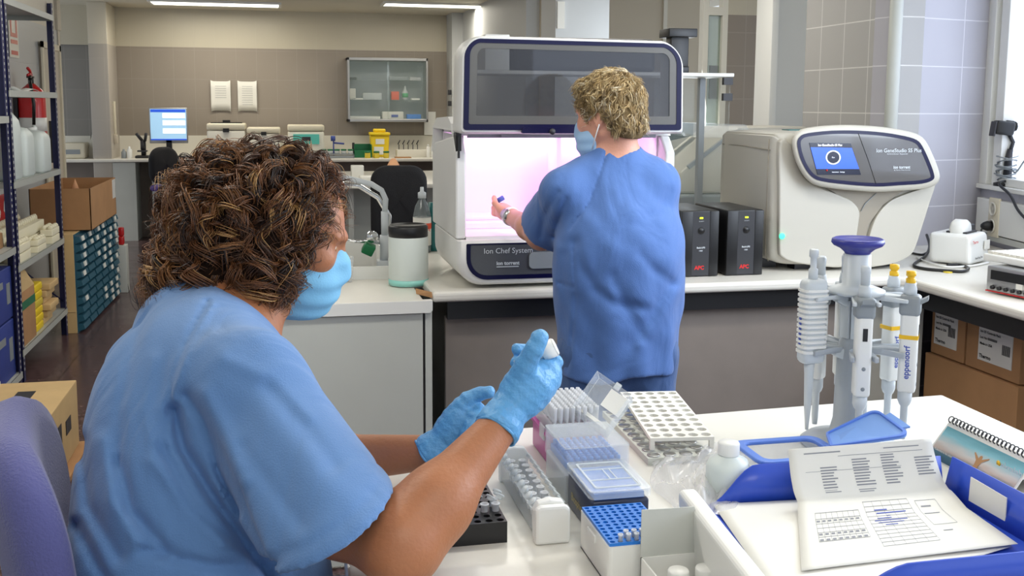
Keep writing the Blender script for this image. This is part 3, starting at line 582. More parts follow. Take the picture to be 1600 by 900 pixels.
# ================================================================== LEFT SHELVING
SX = -1.37; SXB = -1.83
def shelf_unit(y0, y1, levels, label, nearskip=False):
    t = thing('shelving_unit', label, 'shelving', (SX, (y0+y1)/2, 0)); hy = (y1-y0)/2
    for ys in (-hy, hy):
        for x in (0, SXB-SX):
            s = 1 if ys < 0 else -1; sx = -1 if x == 0 else 1
            m = MB(); m.box((x, ys, 0), (x+sx*.04, ys+s*.003, 2.12)); m.box((x, ys, 0), (x+sx*.003, ys+s*.045, 2.12))
            if x == 0 and y0 > 4:
                m.use(1)
                for k in range(64):
                    z = .06+k*.032; m.box((x+.0005, ys+s*.016, z), (x+.0015, ys+s*.028, z+.014)); m.box((x-.026, ys-s*.0015, z), (x-.014, ys-s*.0005, z+.014))
            m.build('upright', ['bluepost', 'panel'], t)
    for z in levels:
        m = MB(); m.box((SXB-SX+.0, -hy+.0, z-.004), (.002, hy, z)); m.box((-.002, -hy, z-.035), (.004, hy, z)); m.box((SXB-SX, -hy+.004, z-.035), (0, -hy+.006, z)); m.box((SXB-SX, hy-.006, z-.035), (0, hy-.004, z)); m.build('shelf', 'shelf', t)
    for ys in (-hy+.01, hy-.01): m = MB(); m.cyl((-.02, ys, .22), (SXB-SX+.02, ys, .6), .005, n=6); m.build('cross_brace', 'bluepost', t)
    return t
LV = [.175, .635, 1.083, 1.565, 2.045]
shelf_unit(5.93, 7.15, LV, 'blue-posted steel shelving unit holding jugs, foam racks and cartons')
LB = [.07, .745, 1.43, 2.06]
shelf_unit(4.7, 5.89, LB, 'nearer shelving unit cut by the left edge of the photo')
def cbox(name, label, cat, x0, x1, y0, y1, z, h, c, extra=None, grp=None):
    t = thing(name, label, cat, ((x0+x1)/2, (y0+y1)/2, z), 0, grp); w = (x1-x0)/2; d = (y1-y0)/2
    m = MB(); m.box((-w, -d, 0), (w, d, h), .004); m.build('carton', c, t)
    if extra: extra(t, w, d, h)
    return t
def fl(t, w, d, h): # printed label facing the aisle (+x)
    m = MB(); m.box((w, -d*.6, h*.45), (w+.002, d*.3, h*.8)); m.build('label', 'paper', t)
cbox('archive_box', 'pale storage box with a printed label on the top shelf', 'box', SXB, SX-.03, 6.0, 7.14, 2.045, .24, 'beige', fl)
def jug(x, y, z, w, d, h, label, cap='white'):
    t = thing('jug', label, 'jug', (x, y, z)); m = MB()
    pts = rrect(-w/2, -d/2, w/2, d/2, .035, 5); n = len(pts); L = []
    for s, zz in ((.9, 0), (1, .015), (1, h*.72), (.95, h*.8), (.7, h*.9), (.3, h*.94), (.001, h*.945)): L += [(a*s, b*s, zz) for a, b in pts]
    fs = [(i*n+k, i*n+(k+1) % n, (i+1)*n+(k+1) % n, (i+1)*n+k) for i in range(6) for k in range(n)]; m.add(L, fs+[tuple(range(n))[::-1]], True); m.build('body', 'milky', t)
    m = MB(); m.lathe([(.03, h*.92), (.03, h), (0, h+.002)], 16); m.build('cap', cap, t)
    m = MB(); m.tube([(0, .04, h*.93), (0, .06, h*1.0), (0, .1, h*.97), (0, .12, h*.86)], .012, 8); m.build('handle', 'milky', t)
jug(-1.48, 6.1, 1.083, .2, .24, .40, 'large milky jug nearest the camera on the middle shelf')
jug(-1.47, 6.42, 1.083, .18, .22, .30, 'middle milky jug on the middle shelf')
jug(-1.45, 6.78, 1.083, .17, .24, .27, 'smaller milky jug at the far end of the middle shelf')
m = MB(); m.grid(lambda u, v: (-1.42-.2*v, 6.1+.8*u, 1.57+.012*math.sin(9*u)+.008*math.sin(14*v+4*u)), 14, 4); tag(m.build('foil_sheet', 'paper', solid=.001), 'crumpled white sheet lying on the upper shelf', 'sheet')
cbox('white_crate', 'white plastic box behind the red crate on the shelf', 'box', SXB+.01, SXB+.16, 6.25, 7.0, .937, .10, 'white')
t = thing('red_crate', 'red carton with torn white labels on the third shelf', 'carton', (-1.745, 6.65, .636)); m = MB(); m.box((-.075, -.42, 0), (.075, .42, .30), .006); m.build('carton', 'redbox', t)
m = MB(); rr = random.Random(3)
for k in range(5): y = -.35+k*.16; a = rr.random()*.05; m = MB(); m.add([(.0765, y, .17+a), (.0765, y+.07, .16), (.0765, y+.09, .20), (.0765, y+.02, .23+a)], [(0, 1, 2, 3)]); m.build('torn_label', 'paper', t)
def foam_rack(x, y, z, w, d, h, label, grp=None):
    t = thing('foam_rack', label, 'rack', (x, y, z), 0); m = MB(); m.box((-w/2, -d/2, 0), (w/2, d/2, h*.4), .004); m.box((-w/2, -d/2, h*.43), (w/2, d/2, h*.8), .004); m.build('block', 'foam', t)
    n = int(d/.05)
    for k in range(n):
        yy = -d/2+(k+.5)*d/n
        for xx in (-w/4, w/4): m = MB(); m.X = T(xx, yy, h*.8); m.lathe([(.017, 0), (.016, h*.12), (.008, h*.2), (0, h*.2)], 10); m.build('tube_top', 'foam', t)
foam_rack(-1.562, 6.55, .635, .2, 1.0, .17, 'long cream polystyrene rack at the back of the third shelf')
foam_rack(-1.42, 6.15, .635, .08, .26, .12, 'near cream polystyrene rack at the edge of the third shelf')
foam_rack(-1.41, 6.55, .635, .07, .22, .09, 'small cream polystyrene rack in the middle of the third shelf edge')
foam_rack(-1.41, 6.95, .635, .07, .22, .11, 'far cream polystyrene rack at the third shelf edge')
def boxflaps(t, w, d, h):
    m = MB(); m.prism([(w, -d, h), (w-.01, -d, h+.10), (w-.04, d*.2, h+.145), (w, d, h)], (-.004, 0, 0)); m.build('flap', 'cardlight', t)
    m = MB(); m.box((w, -d, h-.1), (w+.002, d, h-.055)); m.build('tape', 'greenlabel', t)
cbox('open_carton', 'open brown carton with green tape on the bottom shelf', 'carton', -1.72, -1.38, 5.98, 6.32, .175, .30, 'card', boxflaps)
for k in range(6):
    m = MB(); m.box((-.13, -.1, 0), (.13, .1, .045), .01); o = m.build('yellow_packet', 'yellow' if k != 3 else 'amber'); o.location = (-1.52, 6.46+.01*(k % 2), .175+k*.046); tag(o, 'yellow packet in the stack beside the open brown carton', 'packet', 'yellow packets on the bottom shelf')
for k in range(6):
    m = MB(); m.box((-.13, -.12, 0), (.13, .12, .04), .006); o = m.build('booklet', 'cardlight'); o.location = (-1.53+.02*(k % 3), 6.74+.015*(k % 2), .175+k*.041); tag(o, 'beige packet in the stack beyond the yellow packets', 'packet', 'beige packets on the bottom shelf')
def blueprint(t, w, d, h):
    m = MB(); m.box((w, -d*.7, h*.65), (w+.002, d*.2, h*.78)); m.box((w, d*.5, h*.3), (w+.002, d*.8, h*.7)); m.build('print', 'pmid', t)
cbox('blue_carton', 'upper blue carton of the stack at the left edge', 'carton', -1.75, -1.39, 5.4, 5.86, .38, .27, 'bluebox', blueprint)
cbox('blue_carton', 'lower blue carton of the stack at the left edge', 'carton', -1.75, -1.39, 5.4, 5.86, .07, .30, 'bluebox', blueprint)
cbox('brown_carton', 'brown carton on the nearer shelf at the left edge', 'carton', -1.78, -1.42, 5.2, 5.86, .745, .08, 'card')
# extinguisher + sign
t = thing('fire_extinguisher', 'red fire extinguisher hanging on the wall behind the shelving', 'fire extinguisher', (-1.78, 8.38, 1.19))
m = MB(); m.lathe([(.09, 0), (.095, .02), (.095, .34), (.08, .40), (.04, .435), (.025, .45)], 24); m.build('cylinder', 'red', t)
m = MB(); m.cyl((0, 0, .44), (0, 0, .5), .02); m.box((-.015, -.07, .49), (.015, .05, .505)); m.build('valve', 'black', t)
m = MB(); m.tube([(0, .04, .5), (0, -.02, .545), (0, -.08, .56)], .011); m.tube([(0, .04, .5), (0, -.03, .52), (0, -.09, .51)], .01); m.build('lever', 'red', t)
m = MB(); m.tube([(0, -.03, .47), (.02, -.11, .44), (.04, -.13, .3), (.03, -.115, .15)], .012); m.build('hose', 'black', t)
m = MB(); m.lathe([(.0965, .1), (.0965, .2)], 24); m.build('label', 'white', t)
m = MB(); m.cyl((0, .05, -.0), (0, .05, -.17), .022, .03, n=12); m.build('horn', 'red', t)
m = MB(); m.box((-.12, -.05, .1), (-.09, .05, .35)); m.build('bracket', 'dark', t)
t = thing('fire_sign', 'red and white fire equipment sign on the left wall', 'sign', (-1.895, 8.43, 1.98)); m = MB(); m.box((0, -.14, -.15), (.003, .14, .30)); m.build('board', 'offwhite', t)
m = MB()
m.ring([(.004, -.1, 0), (.004, .1, 0), (.004, .1, .28), (.004, -.1, .28)], [(.004, -.06, .03), (.004, .06, .03), (.004, .06, .25), (.004, -.06, .25)], (.001, 0, 0)); m.box((.004, -.1, -.05), (.005, .1, -.02)); m.box((.004, -.1, -.13), (.005, .1, -.10)); m.build('print', 'red', t)
# teal bin cabinet + box on top + bottles behind
t = thing('parts_cabinet', 'tan storage cabinet whose petrol blue tilt bins face the aisle', 'cabinet', (-1.30, 7.9, 0), -.02)
m = MB(); m.box((-.1, -.74, 0), (0, .74, .655)); m.box((-.1, -.745, .14), (.002, -.74, .15)); m.build('carcass', 'cardlight', t, bevel=.003)
m = MB(); m.box((0.0, -.735, .0), (.004, .735, .65)); m.build('bin_frame', 'tealbin', t)
rr = random.Random(5)
for j in range(11):
    for k in range(6):
        y = -.72+k*.242; z = .01+j*.058
        m = MB(); m.prism([(.004, y, z), (.045, y, z+.012), (.035, y, z+.045), (.004, y, z+.05)], (0, .21, 0)); b = m.build('tilt_bin', 'tealbin', t)
        if rr.random() < (.85 if k >= 3 or (k == 0 and j > 5) or j > 8 else .06):
            m = MB(); a = rr.uniform(.02, .09); m.prism([(.0425, y+a, z+.012), (.037, y+a, z+.043)]+[(.037, y+a+.07, z+.043), (.0425, y+a+.07, z+.012)], (.006, 0, .003)); m.build('label', 'paper', b)
for k in range(2):
    m = MB(); m.box((-.02, -.03, 0), (.02, .03, .07), .01); o = m.build('red_cap_box', 'red'); o.location = (-1.24, 8.72, .38+.07*k); 
    tag(o, ['lower red box stacked at the far end of the petrol blue bins', 'upper red box stacked at the far end of the petrol blue bins'][k], 'box')
t = thing('open_carton', 'open brown carton on top of the blue-bin cabinet', 'carton', (-1.42, 7.9, .656))
w, d, h = .19, .55, .28; m = MB(); m.box((-w, -d, 0), (w, d, .004))
for a, b in (((-w, -d, 0), (w, -d+.006, h)), ((-w, d-.006, 0), (w, d, h)), ((-w, -d, 0), (-w+.006, d, h)), ((w-.006, -d, 0), (w, d, h))): m.box(a, b)
m.build('carton', 'card', t); m = MB(); m.box((w, d-.16, h-.15), (w+.002, d-.02, h-.01)); m.build('label', 'white', t); m = MB(); m.lathe([(.04, .2), (0, h+.03)], 8); m.build('paper_tip', 'orangep', t)
m = MB(); m.box((-1.34, 8.66, 0), (-1.2, 8.78, .38), .004); tag(m.build('grey_stand', 'panel'), 'narrow grey stand carrying two red boxes beyond the blue-bin cabinet', 'stand')
# carton on the floor at the left
t = thing('cardboard_box', 'closed brown cardboard box with a paper slip, left foreground floor stack', 'box', (-1.06, 4.5, .02), 0)
m = MB(); m.box((-.32, -.3, 0), (.18, .22, .285), .004); m.build('carton', 'cardlight', t); m = MB(); m.box((-.02, -.05, .285), (.05, .06, .287)); m.box((.181, -.2, .12), (.183, -.14, .2)); m.box((.181, -.05, .12), (.183, .05, .18)); m.build('print', 'dark', t)
m = MB(); m.box((-.3, .02, .285), (-.12, .2, .30)); m.build('paper_slip', 'paper', t)
m = MB(); m.box((-1.42, 4.15, 0), (-.84, 4.75, .02)); tag(m.build('floor_pallet', 'card'), 'flat cardboard sheet under the floor carton at left', 'cardboard')
# ================================================================== BENCHES
BZ = .9
t = thing('instrument_bench', 'long white-topped lab bench carrying the instruments, running to the window', 'bench', (1.5, 3.8, 0))
def loc(pts, o): return [(a-o[0], b-o[1], c) for a, b, c in pts]
m = MB(); O_ = (1.5, 3.8)
tp = [(.474, 3.29), (2.13, 3.29), (2.17, 3.25), (2.17, 1.2), WP(2.93)[:2], WP(.0)[:2], (2.535, 4.0), (2.535, 4.36), (.475, 4.36)]
m.prism([(a-O_[0], b-O_[1], .865) for a, b in tp], (0, 0, .035)); m.build('worktop', 'top', t, bevel=.012, seg=3)
m = MB(); m.box((.53-1.5, 3.33-3.8, .80), (2.2-1.5, 3.36-3.8, .864)); m.box((2.2-1.5, 3.36-3.8, .80), (2.235-1.5, 1.2-3.8, .864)); m.build('rail', 'black', t)
m = MB(); m.box((.53-1.5, 3.37-3.8, 0.02), (1.98-1.5, 3.4-3.8, .80)); m.build('modesty_panel', 'brownpanel', t)
m = MB(); m.box((2.035-1.5, 3.37-3.8, 0.02), (2.32-1.5, 3.4-3.8, .80)); m.box((2.26-1.5, 3.365-3.8, 0.02), (2.265-1.5, 3.37-3.8, .80)); m.build('modesty_panel', 'panel', t)
m = MB(); m.box((1.98-1.5, 3.36-3.8, 0), (2.03-1.5, 3.42-3.8, .80)); m.build('leg', 'black', t)
m = MB(); m.box((2.25-1.5, 3.37-3.8, .0), (2.29-1.5, 3.42-3.8, .8)); m.build('leg', 'beige', t)
m = MB(); m.box((.5-1.5, 4.28-3.8, 0), (2.5-1.5, 4.31-3.8, .86)); m.build('rear_panel', 'panel', t)
# sink bench
t = thing('sink_bench', 'lower sink bench with a pale grey front panel behind the seated woman', 'bench', (.2, 3.8, 0))
m = MB(); x0, x1 = -.32, .270
for a, b in (((x0, -.54, .845), (x1-.03, -.1, .88)), ((x0, .63, .845), (x1-.03, .65, .88)), ((x0, -.1, .845), (.03, .63, .88)), ((.21, -.1, .845), (x1-.03, .63, .88))): m.box(a, b)
m.build('worktop', 'top', t)
m = MB(); m.prism([(x0, -.545, .84), (x1-.008, -.545, .84), (x1, -.545, .848), (x1, -.545, .879), (x0, -.545, .879)], (0, .03, 0)); m.build('front_edge', 'white', t)
m = MB(); m.box((x0, -.53, .01), (x1-.03, -.50, .835)); m.build('front_panel', 'panel', t)
m = MB(); m.box((x1-.027, -.53, 0), (x1-.024, -.5, .84)); m.build('joint', 'black', t)
m = MB(); m.box((x1-.022, -.53, 0), (x1, .64, .84)); m.build('end_panel', 'panel', t)
m = MB(); m.ring(XY(rrect(.03, -.1, .21, .63, .03), .88), XY(rrect(.045, -.085, .195, .615, .025), .88), (0, 0, .045)); m.ring(XY(rrect(.03, -.1, .21, .63, .03), .7), XY(rrect(.045, -.085, .195, .615, .025), .7), (0, 0, .18)); m.box((.035, -.09, .69), (.205, .62, .70)); m.build('basin', 'white', t)
m = MB(); m.prism([(.475, 3.30, .866), (.44, 3.50, .899), (.475, 3.50, .899), (.475, 3.288, .866)], (0, 0, .004)); 
m = MB(); m.prism([(.472, 3.29, .882), (.432, 3.37, .882), (.432, 3.39, .897), (.472, 3.30, .899)], (.002, 0, 0)); tag(m.build('bench_edge_chip', 'card'), 'chipped brown end of the raised worktop by the black-lidded jar', 'edge')
# faucet
t = thing('lab_faucet', 'grey plastic lab faucet arching over the sink', 'faucet', (.385, 3.93, .88))
m = MB(); m.box((-.03, -.035, 0), (.03, .035, .035), .004); m.cyl((0, 0, .03), (0, 0, .13), .019); m.cyl((0, 0, .13), (.0, 0, .22), .013); m.tube([(0, 0, .2), (.005, 0, .265), (-.01, 0, .30), (-.05, 0, .325), (-.13, 0, .345), (-.2, 0, .35)], .011, 10); m.build('spout', 'pgrey', t)
m = MB(); m.tube([(.015, .03, .03), (.02, .03, .2), (-.02, .03, .27), (-.09, .03, .315), (-.17, .03, .325)], .010, 10); m.build('hose', 'chrome', t)
m = MB(); m.cyl((-.01, -.0, .10), (-.16, -.02, .115), .006); m.build('valve_stem', 'chrome', t)
m = MB(); m.lathe([(0, 0), (.022, .002), (.024, .012), (.018, .03), (0, .034)], 16, True, T(-.05, -.035, .125) @ rotm(1.1, -.2, 0)); m.build('valve_dome', 'chrome', t)
m = MB(); m.X = T(-.065, -.045, .085) @ rotm(.25, .45, 0); m.box((-.022, -.02, -.02), (.022, .02, .02), .005); m.build('valve_knob', 'green', t)
def lathe_thing(name, label, cat, pos, parts, grp=None, n=28):
    t = thing(name, label, cat, pos, 0, grp)
    for pn, c, prof in parts: m = MB(); m.lathe(prof, n); m.build(pn, c, t)
    return t
lathe_thing('storage_jar', 'translucent white jar with a black screw lid and turquoise liquid on the sink bench', 'jar', (.430, 3.56, .88), [
 ('jar', 'milky', [(0, .0), (.062, 0), (.069, .008), (.069, .165), (.064, .175)]), ('liquid', 'tealliq', [(0, .003), (.0696, .004), (.0697, .024), (0, .0241)]), ('lid', 'black', [(.066, .17), (.068, .172), (.068, .205), (.062, .212), (.058, .208), (0, .208)])])
lathe_thing('clear_cup', 'empty clear plastic cup at the edge of the sink beside the blue mask', 'cup', (.213, 3.66, .88), [('cup', 'clear', [(0, 0), (.03, 0), (.037, .09), (.035, .09), (.029, .003), (0, .003)])])
lathe_thing('reagent_bottle', 'clear bottle with a white nozzle and red-striped label behind the black-lidded jar', 'bottle', (.567, 4.22, .9), [
 ('bottle', 'bottleglass', [(0, 0), (.034, 0), (.037, .01), (.037, .15), (.028, .19), (.014, .215), (.013, .225)]), ('label', 'paper', [(.0375, .03), (.0375, .145)]), ('label_stripe', 'redlabel', [(.038, .098), (.038, .122)]), ('nozzle', 'pgrey', [(.017, .222), (.017, .245), (.008, .25), (.007, .268), (0, .269)])])
m = MB(); m.text('ETOH', .022, T(.567, 4.181, .995) @ rotm(PI/2)); tag(m.build('bottle_lettering', 'redlabel'), 'small red letters on the label of the clear nozzle bottle', 'lettering')
lathe_thing('teal_bottle', 'dark teal bottle half hidden between the nozzle bottle and the tall instrument', 'bottle', (.618, 4.26, .9), [('bottle', 'teal', [(0, 0), (.03, 0), (.032, .02), (.032, .14), (.022, .17), (.018, .2), (0, .201)])])
lathe_thing('teal_lid_pot', 'low pot with a teal lid behind the black-lidded jar', 'pot', (.505, 4.26, .9), [('pot', 'frost', [(0, 0), (.035, 0), (.035, .035)]), ('lid', 'teal', [(.038, .033), (.038, .055), (.03, .062), (0, .062)])])
# ================================================================== LARGE SAMPLE-PREP INSTRUMENT (hooded)
t = thing('prep_instrument', 'tall white sample preparation instrument with raised smoked hood and pink lit chamber', 'lab instrument', (.94, 3.65, BZ)); OX, OY, OZ = .94, 3.65, BZ
def L(pts): return [(a-OX, b-OY, c-OZ) for a, b, c in pts]
def hoodpts(d=0):
    x0, x1, z0, z1 = .560+d, 1.316-d, 1.410+d*1.1, 1.700-d*.6
    P = rrect(x0, z0, x1, z1, [max(.012-d*.2, .004)]*2+[max(.075-d, .02), max(.06-d, .02)], 8); xc = (x0+x1)/2; hw = (x1-x0)/2
    return [(x+(z-1.41)*-.02*(x-xc)/hw, z+(((.034)*(1-((x-xc)/hw)**2)+.008*(1-(x-x0)/(x1-x0))) * max(0, (z-1.5)/.2))) for x, z in P]
x0, x1 = .560, 1.316
def loftY(m, secs, cap0=True, cap1=True, smooth=True):
    n = len(secs[0]); vs = [p for s in secs for p in s]; fs = [(i*n+k, i*n+(k+1) % n, (i+1)*n+(k+1) % n, (i+1)*n+k) for i in range(len(secs)-1) for k in range(n)]
    if cap0: fs.append(tuple(range(n))[::-1])
    if cap1: fs.append(tuple((len(secs)-1)*n+k for k in range(n)))
    m.add(vs, fs, smooth)
base = lambda d, y, top=1.062: L(XZ(rrect(x0+d, .912+d, x1-d, top, [.085-d*.5, .085-d*.5, .003, .003], 8), y))
m = MB(); loftY(m, [base(.012, 3.315), base(.003, 3.322), base(0, 3.335), base(0, 3.81), base(.02, 3.865)]); m.build('base', 'chefw', t)
for s in (0, 1):
    xa, xb = ((x0, x0+.034), (x1-.034, x1))[s]
    m = MB(); m.prism(L([(xa, 3.345, 1.064), (xa, 3.345, 1.345), (xa, 3.40, 1.40), (xa, 3.87, 1.36), (xa, 3.87, 1.064)]), (xb-xa, 0, 0)); m.build('side_wall', 'chefw', t, bevel=.006)
m = MB(); pr = [(3.40, 1.40), (3.42, 1.44), (3.48, 1.462), (3.74, 1.455), (3.83, 1.42), (3.87, 1.34), (3.87, 1.33), (3.815, 1.33), (3.815, 1.417), (3.41, 1.417)]
m.prism(L([(x0-.004, a, b) for a, b in pr]), (x1-x0+.008, 0, 0)); m.build('top_cover', 'chefw', t, bevel=.008)
m = MB(); m.box(*L([(x0+.002, 3.352, 1.34), (x0+.02, 3.40, 1.41)])); m.box(*L([(x0+.006, 3.333, 1.33), (x0+.012, 3.345, 1.40)])); m.build('hinge', 'black', t)
m = MB(); m.box(*L([(x0+.03, 3.79, 1.062), (x1-.03, 3.81, 1.42)])); m.box(*L([(x0+.03, 3.40, 1.405), (x1-.03, 3.81, 1.415)])); m.box(*L([(x0+.034, 3.42, 1.063), (x0+.04, 3.80, 1.40)])); m.box(*L([(x1-.04, 3.42, 1.063), (x1-.034, 3.80, 1.40)])); ch = m.build('chamber', 'inner', t)
m = MB(); m.box(*L([(x0+.034, 3.345, 1.062), (x1-.034, 3.79, 1.072)])); m.box(*L([(x0+.05, 3.55, 1.072), (x0+.33, 3.79, 1.094)]), bev=.003); m.box(*L([(x0+.05, 3.62, 1.094), (x0+.33, 3.79, 1.106)]), bev=.003); m.box(*L([(x0+.37, 3.5, 1.072), (x1-.06, 3.79, 1.112)]), bev=.003); m.build('deck', 'inner', ch)
m = MB(); m.box(*L([(.985, 3.66, 1.11), (1.0, 3.79, 1.40)])); m.build('gantry', 'inner', ch)
area('chamber_lamp', (.0-.0, -.2, 1.395-BZ), .62, .10, 1.3, (1, .50, .92), (0, .9, -1), t)
area('chamber_lamp', (.0, .1, 1.395-BZ), .62, .12, 1.3, (1, .52, .92), (0, .1, -1), t)
m = MB(); m.box(*L([(x0+.05, 3.40, 1.393), (x1-.05, 3.42, 1.404)])); m.box(*L([(.72, 3.385, 1.395), (.80, 3.40, 1.405)])); m.build('lamp_rail', 'pmid', ch)
# lower front
ring = lambda d, y: L(XZ(rrect(x0+.03+d, .932+d, x1-.03-d, 1.052-d*.3, [.07-d, .07-d, .004, .004], 8), y))
m = MB(); m.ring(ring(0, 3.312), ring(.014, 3.312), (0, .02, 0)); m.build('navy_trim', 'navy', t)
m = MB(); m.prism(ring(.014, 3.314), (0, .018, 0)); fp = m.build('front_panel', 'chefpanel', t)
m = MB(); m.prism(L(XZ(rrect(.80, .965, .905, 1.02, .014), 3.308)), (0, .008, 0)); m.build('latch_plate', 'pmid', fp)
m = MB(); m.text('Ion Chef System', .025, T(.647-OX, 3.3125-OY, 1.026-OZ) @ rotm(PI/2), 'LEFT'); m.build('lettering', 'pgrey', fp)
m = MB(); m.text('ion torrent', .017, T(.690-OX, 3.3125-OY, .985-OZ) @ rotm(PI/2), 'LEFT', .0006); m.box(*L([(.690, 3.312, .972), (.765, 3.3125, .975)])); m.build('lettering', 'pgrey', fp)
# hood
m = MB(); a = hoodpts(0); b = hoodpts(.013)
m.ring(L(XZ(hoodpts(.006), 3.270)), L(XZ(b, 3.270)), (0, .01, 0)); 
n = len(a); loftY(m, [L(XZ(hoodpts(.006), 3.270)), L(XZ(a, 3.282)), L(XZ(a, 3.40)), L(XZ(hoodpts(.01), 3.415))], False, False)
loftY(m, [L(XZ(hoodpts(.01), 3.415)), L(XZ(hoodpts(.03), 3.415)), L(XZ(hoodpts(.03), 3.30))], False, False); m.build('hood_shell', 'chefw', t)
m = MB(); m.ring(L(XZ(hoodpts(.011), 3.266)), L(XZ(hoodpts(.028), 3.266)), (0, .012, 0)); m.build('hood_trim', 'navy', t)
m = MB(); m.ring(L(XZ(hoodpts(.028), 3.268)), L(XZ(hoodpts(.052), 3.268)), (0, .01, 0)); m.build('hood_border', mat('speckled_border', (92, 91, 88), .3, bump=.1, bscale=800), t)
m = MB(); m.prism(L(XZ(hoodpts(.051), 3.270)), (0, .006, 0)); m.build('hood_window', 'smoked', t)
m = MB(); m.prism(L(XZ(rrect(.76, 1.412, 1.02, 1.430, [.003, .003, .012, .012]), 3.258)), (0, .012, 0)); m.build('hood_handle', 'navy', t)
m = MB(); m.lathe([(.010, 0), (.010, .006), (0, .006)], 12, True, T(.86-OX, 3.258-OY, 1.418-OZ) @ rotm(PI/2)); m.build('hood_sensor', 'dark', t)
# ================================================================== UPS boxes
for k, (xa, lb) in enumerate(((1.378, 'left of the two black battery backup units on the bench, touching the tall instrument'), (1.55, 'right of the two black battery backup units on the bench'))):
    t = thing('battery_backup', lb, 'power supply', (xa+.07, 3.56, BZ), 0, 'battery backup units')
    m = MB(); m.box((-.07, -.135, .004), (.07, .16, .236), .004); m.box((-.07, -.14, .002), (-.028, -.13, .234), .002); m.box((.036, -.14, .002), (.07, -.13, .234), .002); m.build('case', 'black', t)
    m = MB(); m.box((-.028, -.1385, .004), (.036, -.131, .232)); f = m.build('front_strip', 'dark', t)
    m = MB(); m.lathe([(.012, 0), (.012, .003), (0, .003)], 16, True, T(.004, -.1385, .165) @ rotm(PI/2)); m.build('power_button', 'black', f)
    m = MB(); m.box((-.003, -.141, .207), (.009, -.1385, .213)); m.build('status_light', 'ledyellow', f)
    m = MB(); m.text('APC', .019, T(.0, -.1392, .032) @ rotm(PI/2), 'CENTER', .0008); m.build('logo', 'inkred', f)
    m = MB(); m.text('Back-UPS', .008, T(.004, -.1392, .104) @ rotm(PI/2), 'CENTER', .0003); m.text('1400', .007, T(.004, -.1392, .093) @ rotm(PI/2), 'CENTER', .0002); m.text('ON BATT', .0045, T(.004, -.1392, .198) @ rotm(PI/2)); m.build('lettering', 'pgrey', f)
# ================================================================== SEQUENCER
t = thing('sequencer', 'cream benchtop sequencer with a tilted touch screen console', 'lab instrument', (2.08, 3.7, BZ)); OX, OY, OZ = 2.08, 3.7, BZ
def PY(pts, y): return L([tuple(Yp(a, b, y)) for a, b in pts])
def smoothclosed(pts, n=4):
    out = []; N = len(pts)
    for i in range(N):
        p0, p1, p2, p3 = [np.array(pts[(i+k-1) % N], float) for k in range(4)]
        for j in range(n): u = j/n; out.append(tuple(.5*((2*p1)+(-p0+p2)*u+(2*p0-5*p1+4*p2-p3)*u*u+(-p0+3*p1-3*p2+p3)*u**3)))
    return out
def sec(d, y):
    P = [(1.745, 1.37), (1.752, 1.395), (1.79, 1.408), (2.1, 1.410), (2.33, 1.395), (2.37, 1.36), (2.385, 1.25), (2.37, 1.15), (2.33, 1.00), (2.30, .955), (2.24, .932), (2.0, .922), (1.83, .924), (1.765, .94), (1.748, .97), (1.744, 1.1)]
    return [(a+(-d if a > 2.06 else d)*(1 if abs(a-2.06) > .1 else .2), y, b+(-d if b > 1.15 else d)*.7) for a, b in P]
m = MB(); S0 = [smoothclosed([(p[0], p[2]) for p in sec(d, 0)], 4) for d in (.02, .004, 0, 0, .015, .05)]
loftY(m, [L(XZ(s, y)) for s, y in zip(S0, (3.475, 3.485, 3.50, 3.90, 3.96, 3.985))]); m.build('body', 'offwhite' if False else 's5', t)
m = MB(); m.tube(L([(1.7435, 3.50, 1.345), (1.7435, 3.7, 1.352), (1.748, 3.93, 1.352)]), .0022, 6); m.tube(L([(1.7435, 3.512, 1.385), (1.7435, 3.512, 1.15), (1.745, 3.512, .96), (1.76, 3.515, .935)]), .0022, 6); m.build('seam', 's5dark', t)
m = MB(); m.lathe([(.011, 0), (.011, .004), (.007, .005), (0, .005)], 20, True, L([(1.775, 3.452, 1.035)])[0] and T(1.778-OX, 3.452-OY, 1.035-OZ) @ rotm(PI/2)); m.build('power_button', 'ledgreen', t)
lp = [(1219, 222), (1236, 226), (1246, 255), (1260, 280), (1285, 294), (1312, 305), (1332, 315), (1343, 330), (1342, 350), (1334, 398), (1327, 414), (1312, 418), (1290, 417), (1245, 411), (1223, 402), (1218, 385), (1218, 300)]
m = MB(); q0 = smoothclosed(lp, 4); m.prism(PY(q0, 3.455), (0, .03, 0)); m.build('front_panel', 's5', t, bevel=.006, seg=3)
rp = [(1462, 286), (1446, 293), (1414, 304), (1392, 314), (1376, 330), (1364, 352), (1354, 390), (1352, 416), (1372, 416), (1398, 411), (1418, 402), (1429, 390), (1440, 358), (1452, 320)]
m = MB(); m.prism(PY(smoothclosed(rp, 4), 3.455), (0, .03, 0)); m.build('front_panel', 's5', t, bevel=.006, seg=3)
m = MB(); m.prism(PY([(1270, 282), (1420, 292), (1380, 320), (1356, 352), (1346, 416), (1330, 416), (1338, 340), (1330, 316)], 3.464), (0, .015, 0)); m.build('neck_recess', 's5dark', t)
m = MB(); m.tube(PY([(1369, 302), (1352, 318), (1345, 330)], 3.461), .0018, 6); m.build('neck_seam', 'pmid', t)
nav = [(1246, 224), (1250, 214), (1262, 208.5), (1300, 204.5), (1341, 204.5), (1380, 207.5), (1413, 213), (1432, 219), (1441, 229), (1451, 250), (1459, 272), (1457, 281), (1440, 286.5), (1405, 289), (1370, 291), (1325, 288), (1283, 282.5), (1268, 275), (1258, 262), (1250, 244)]
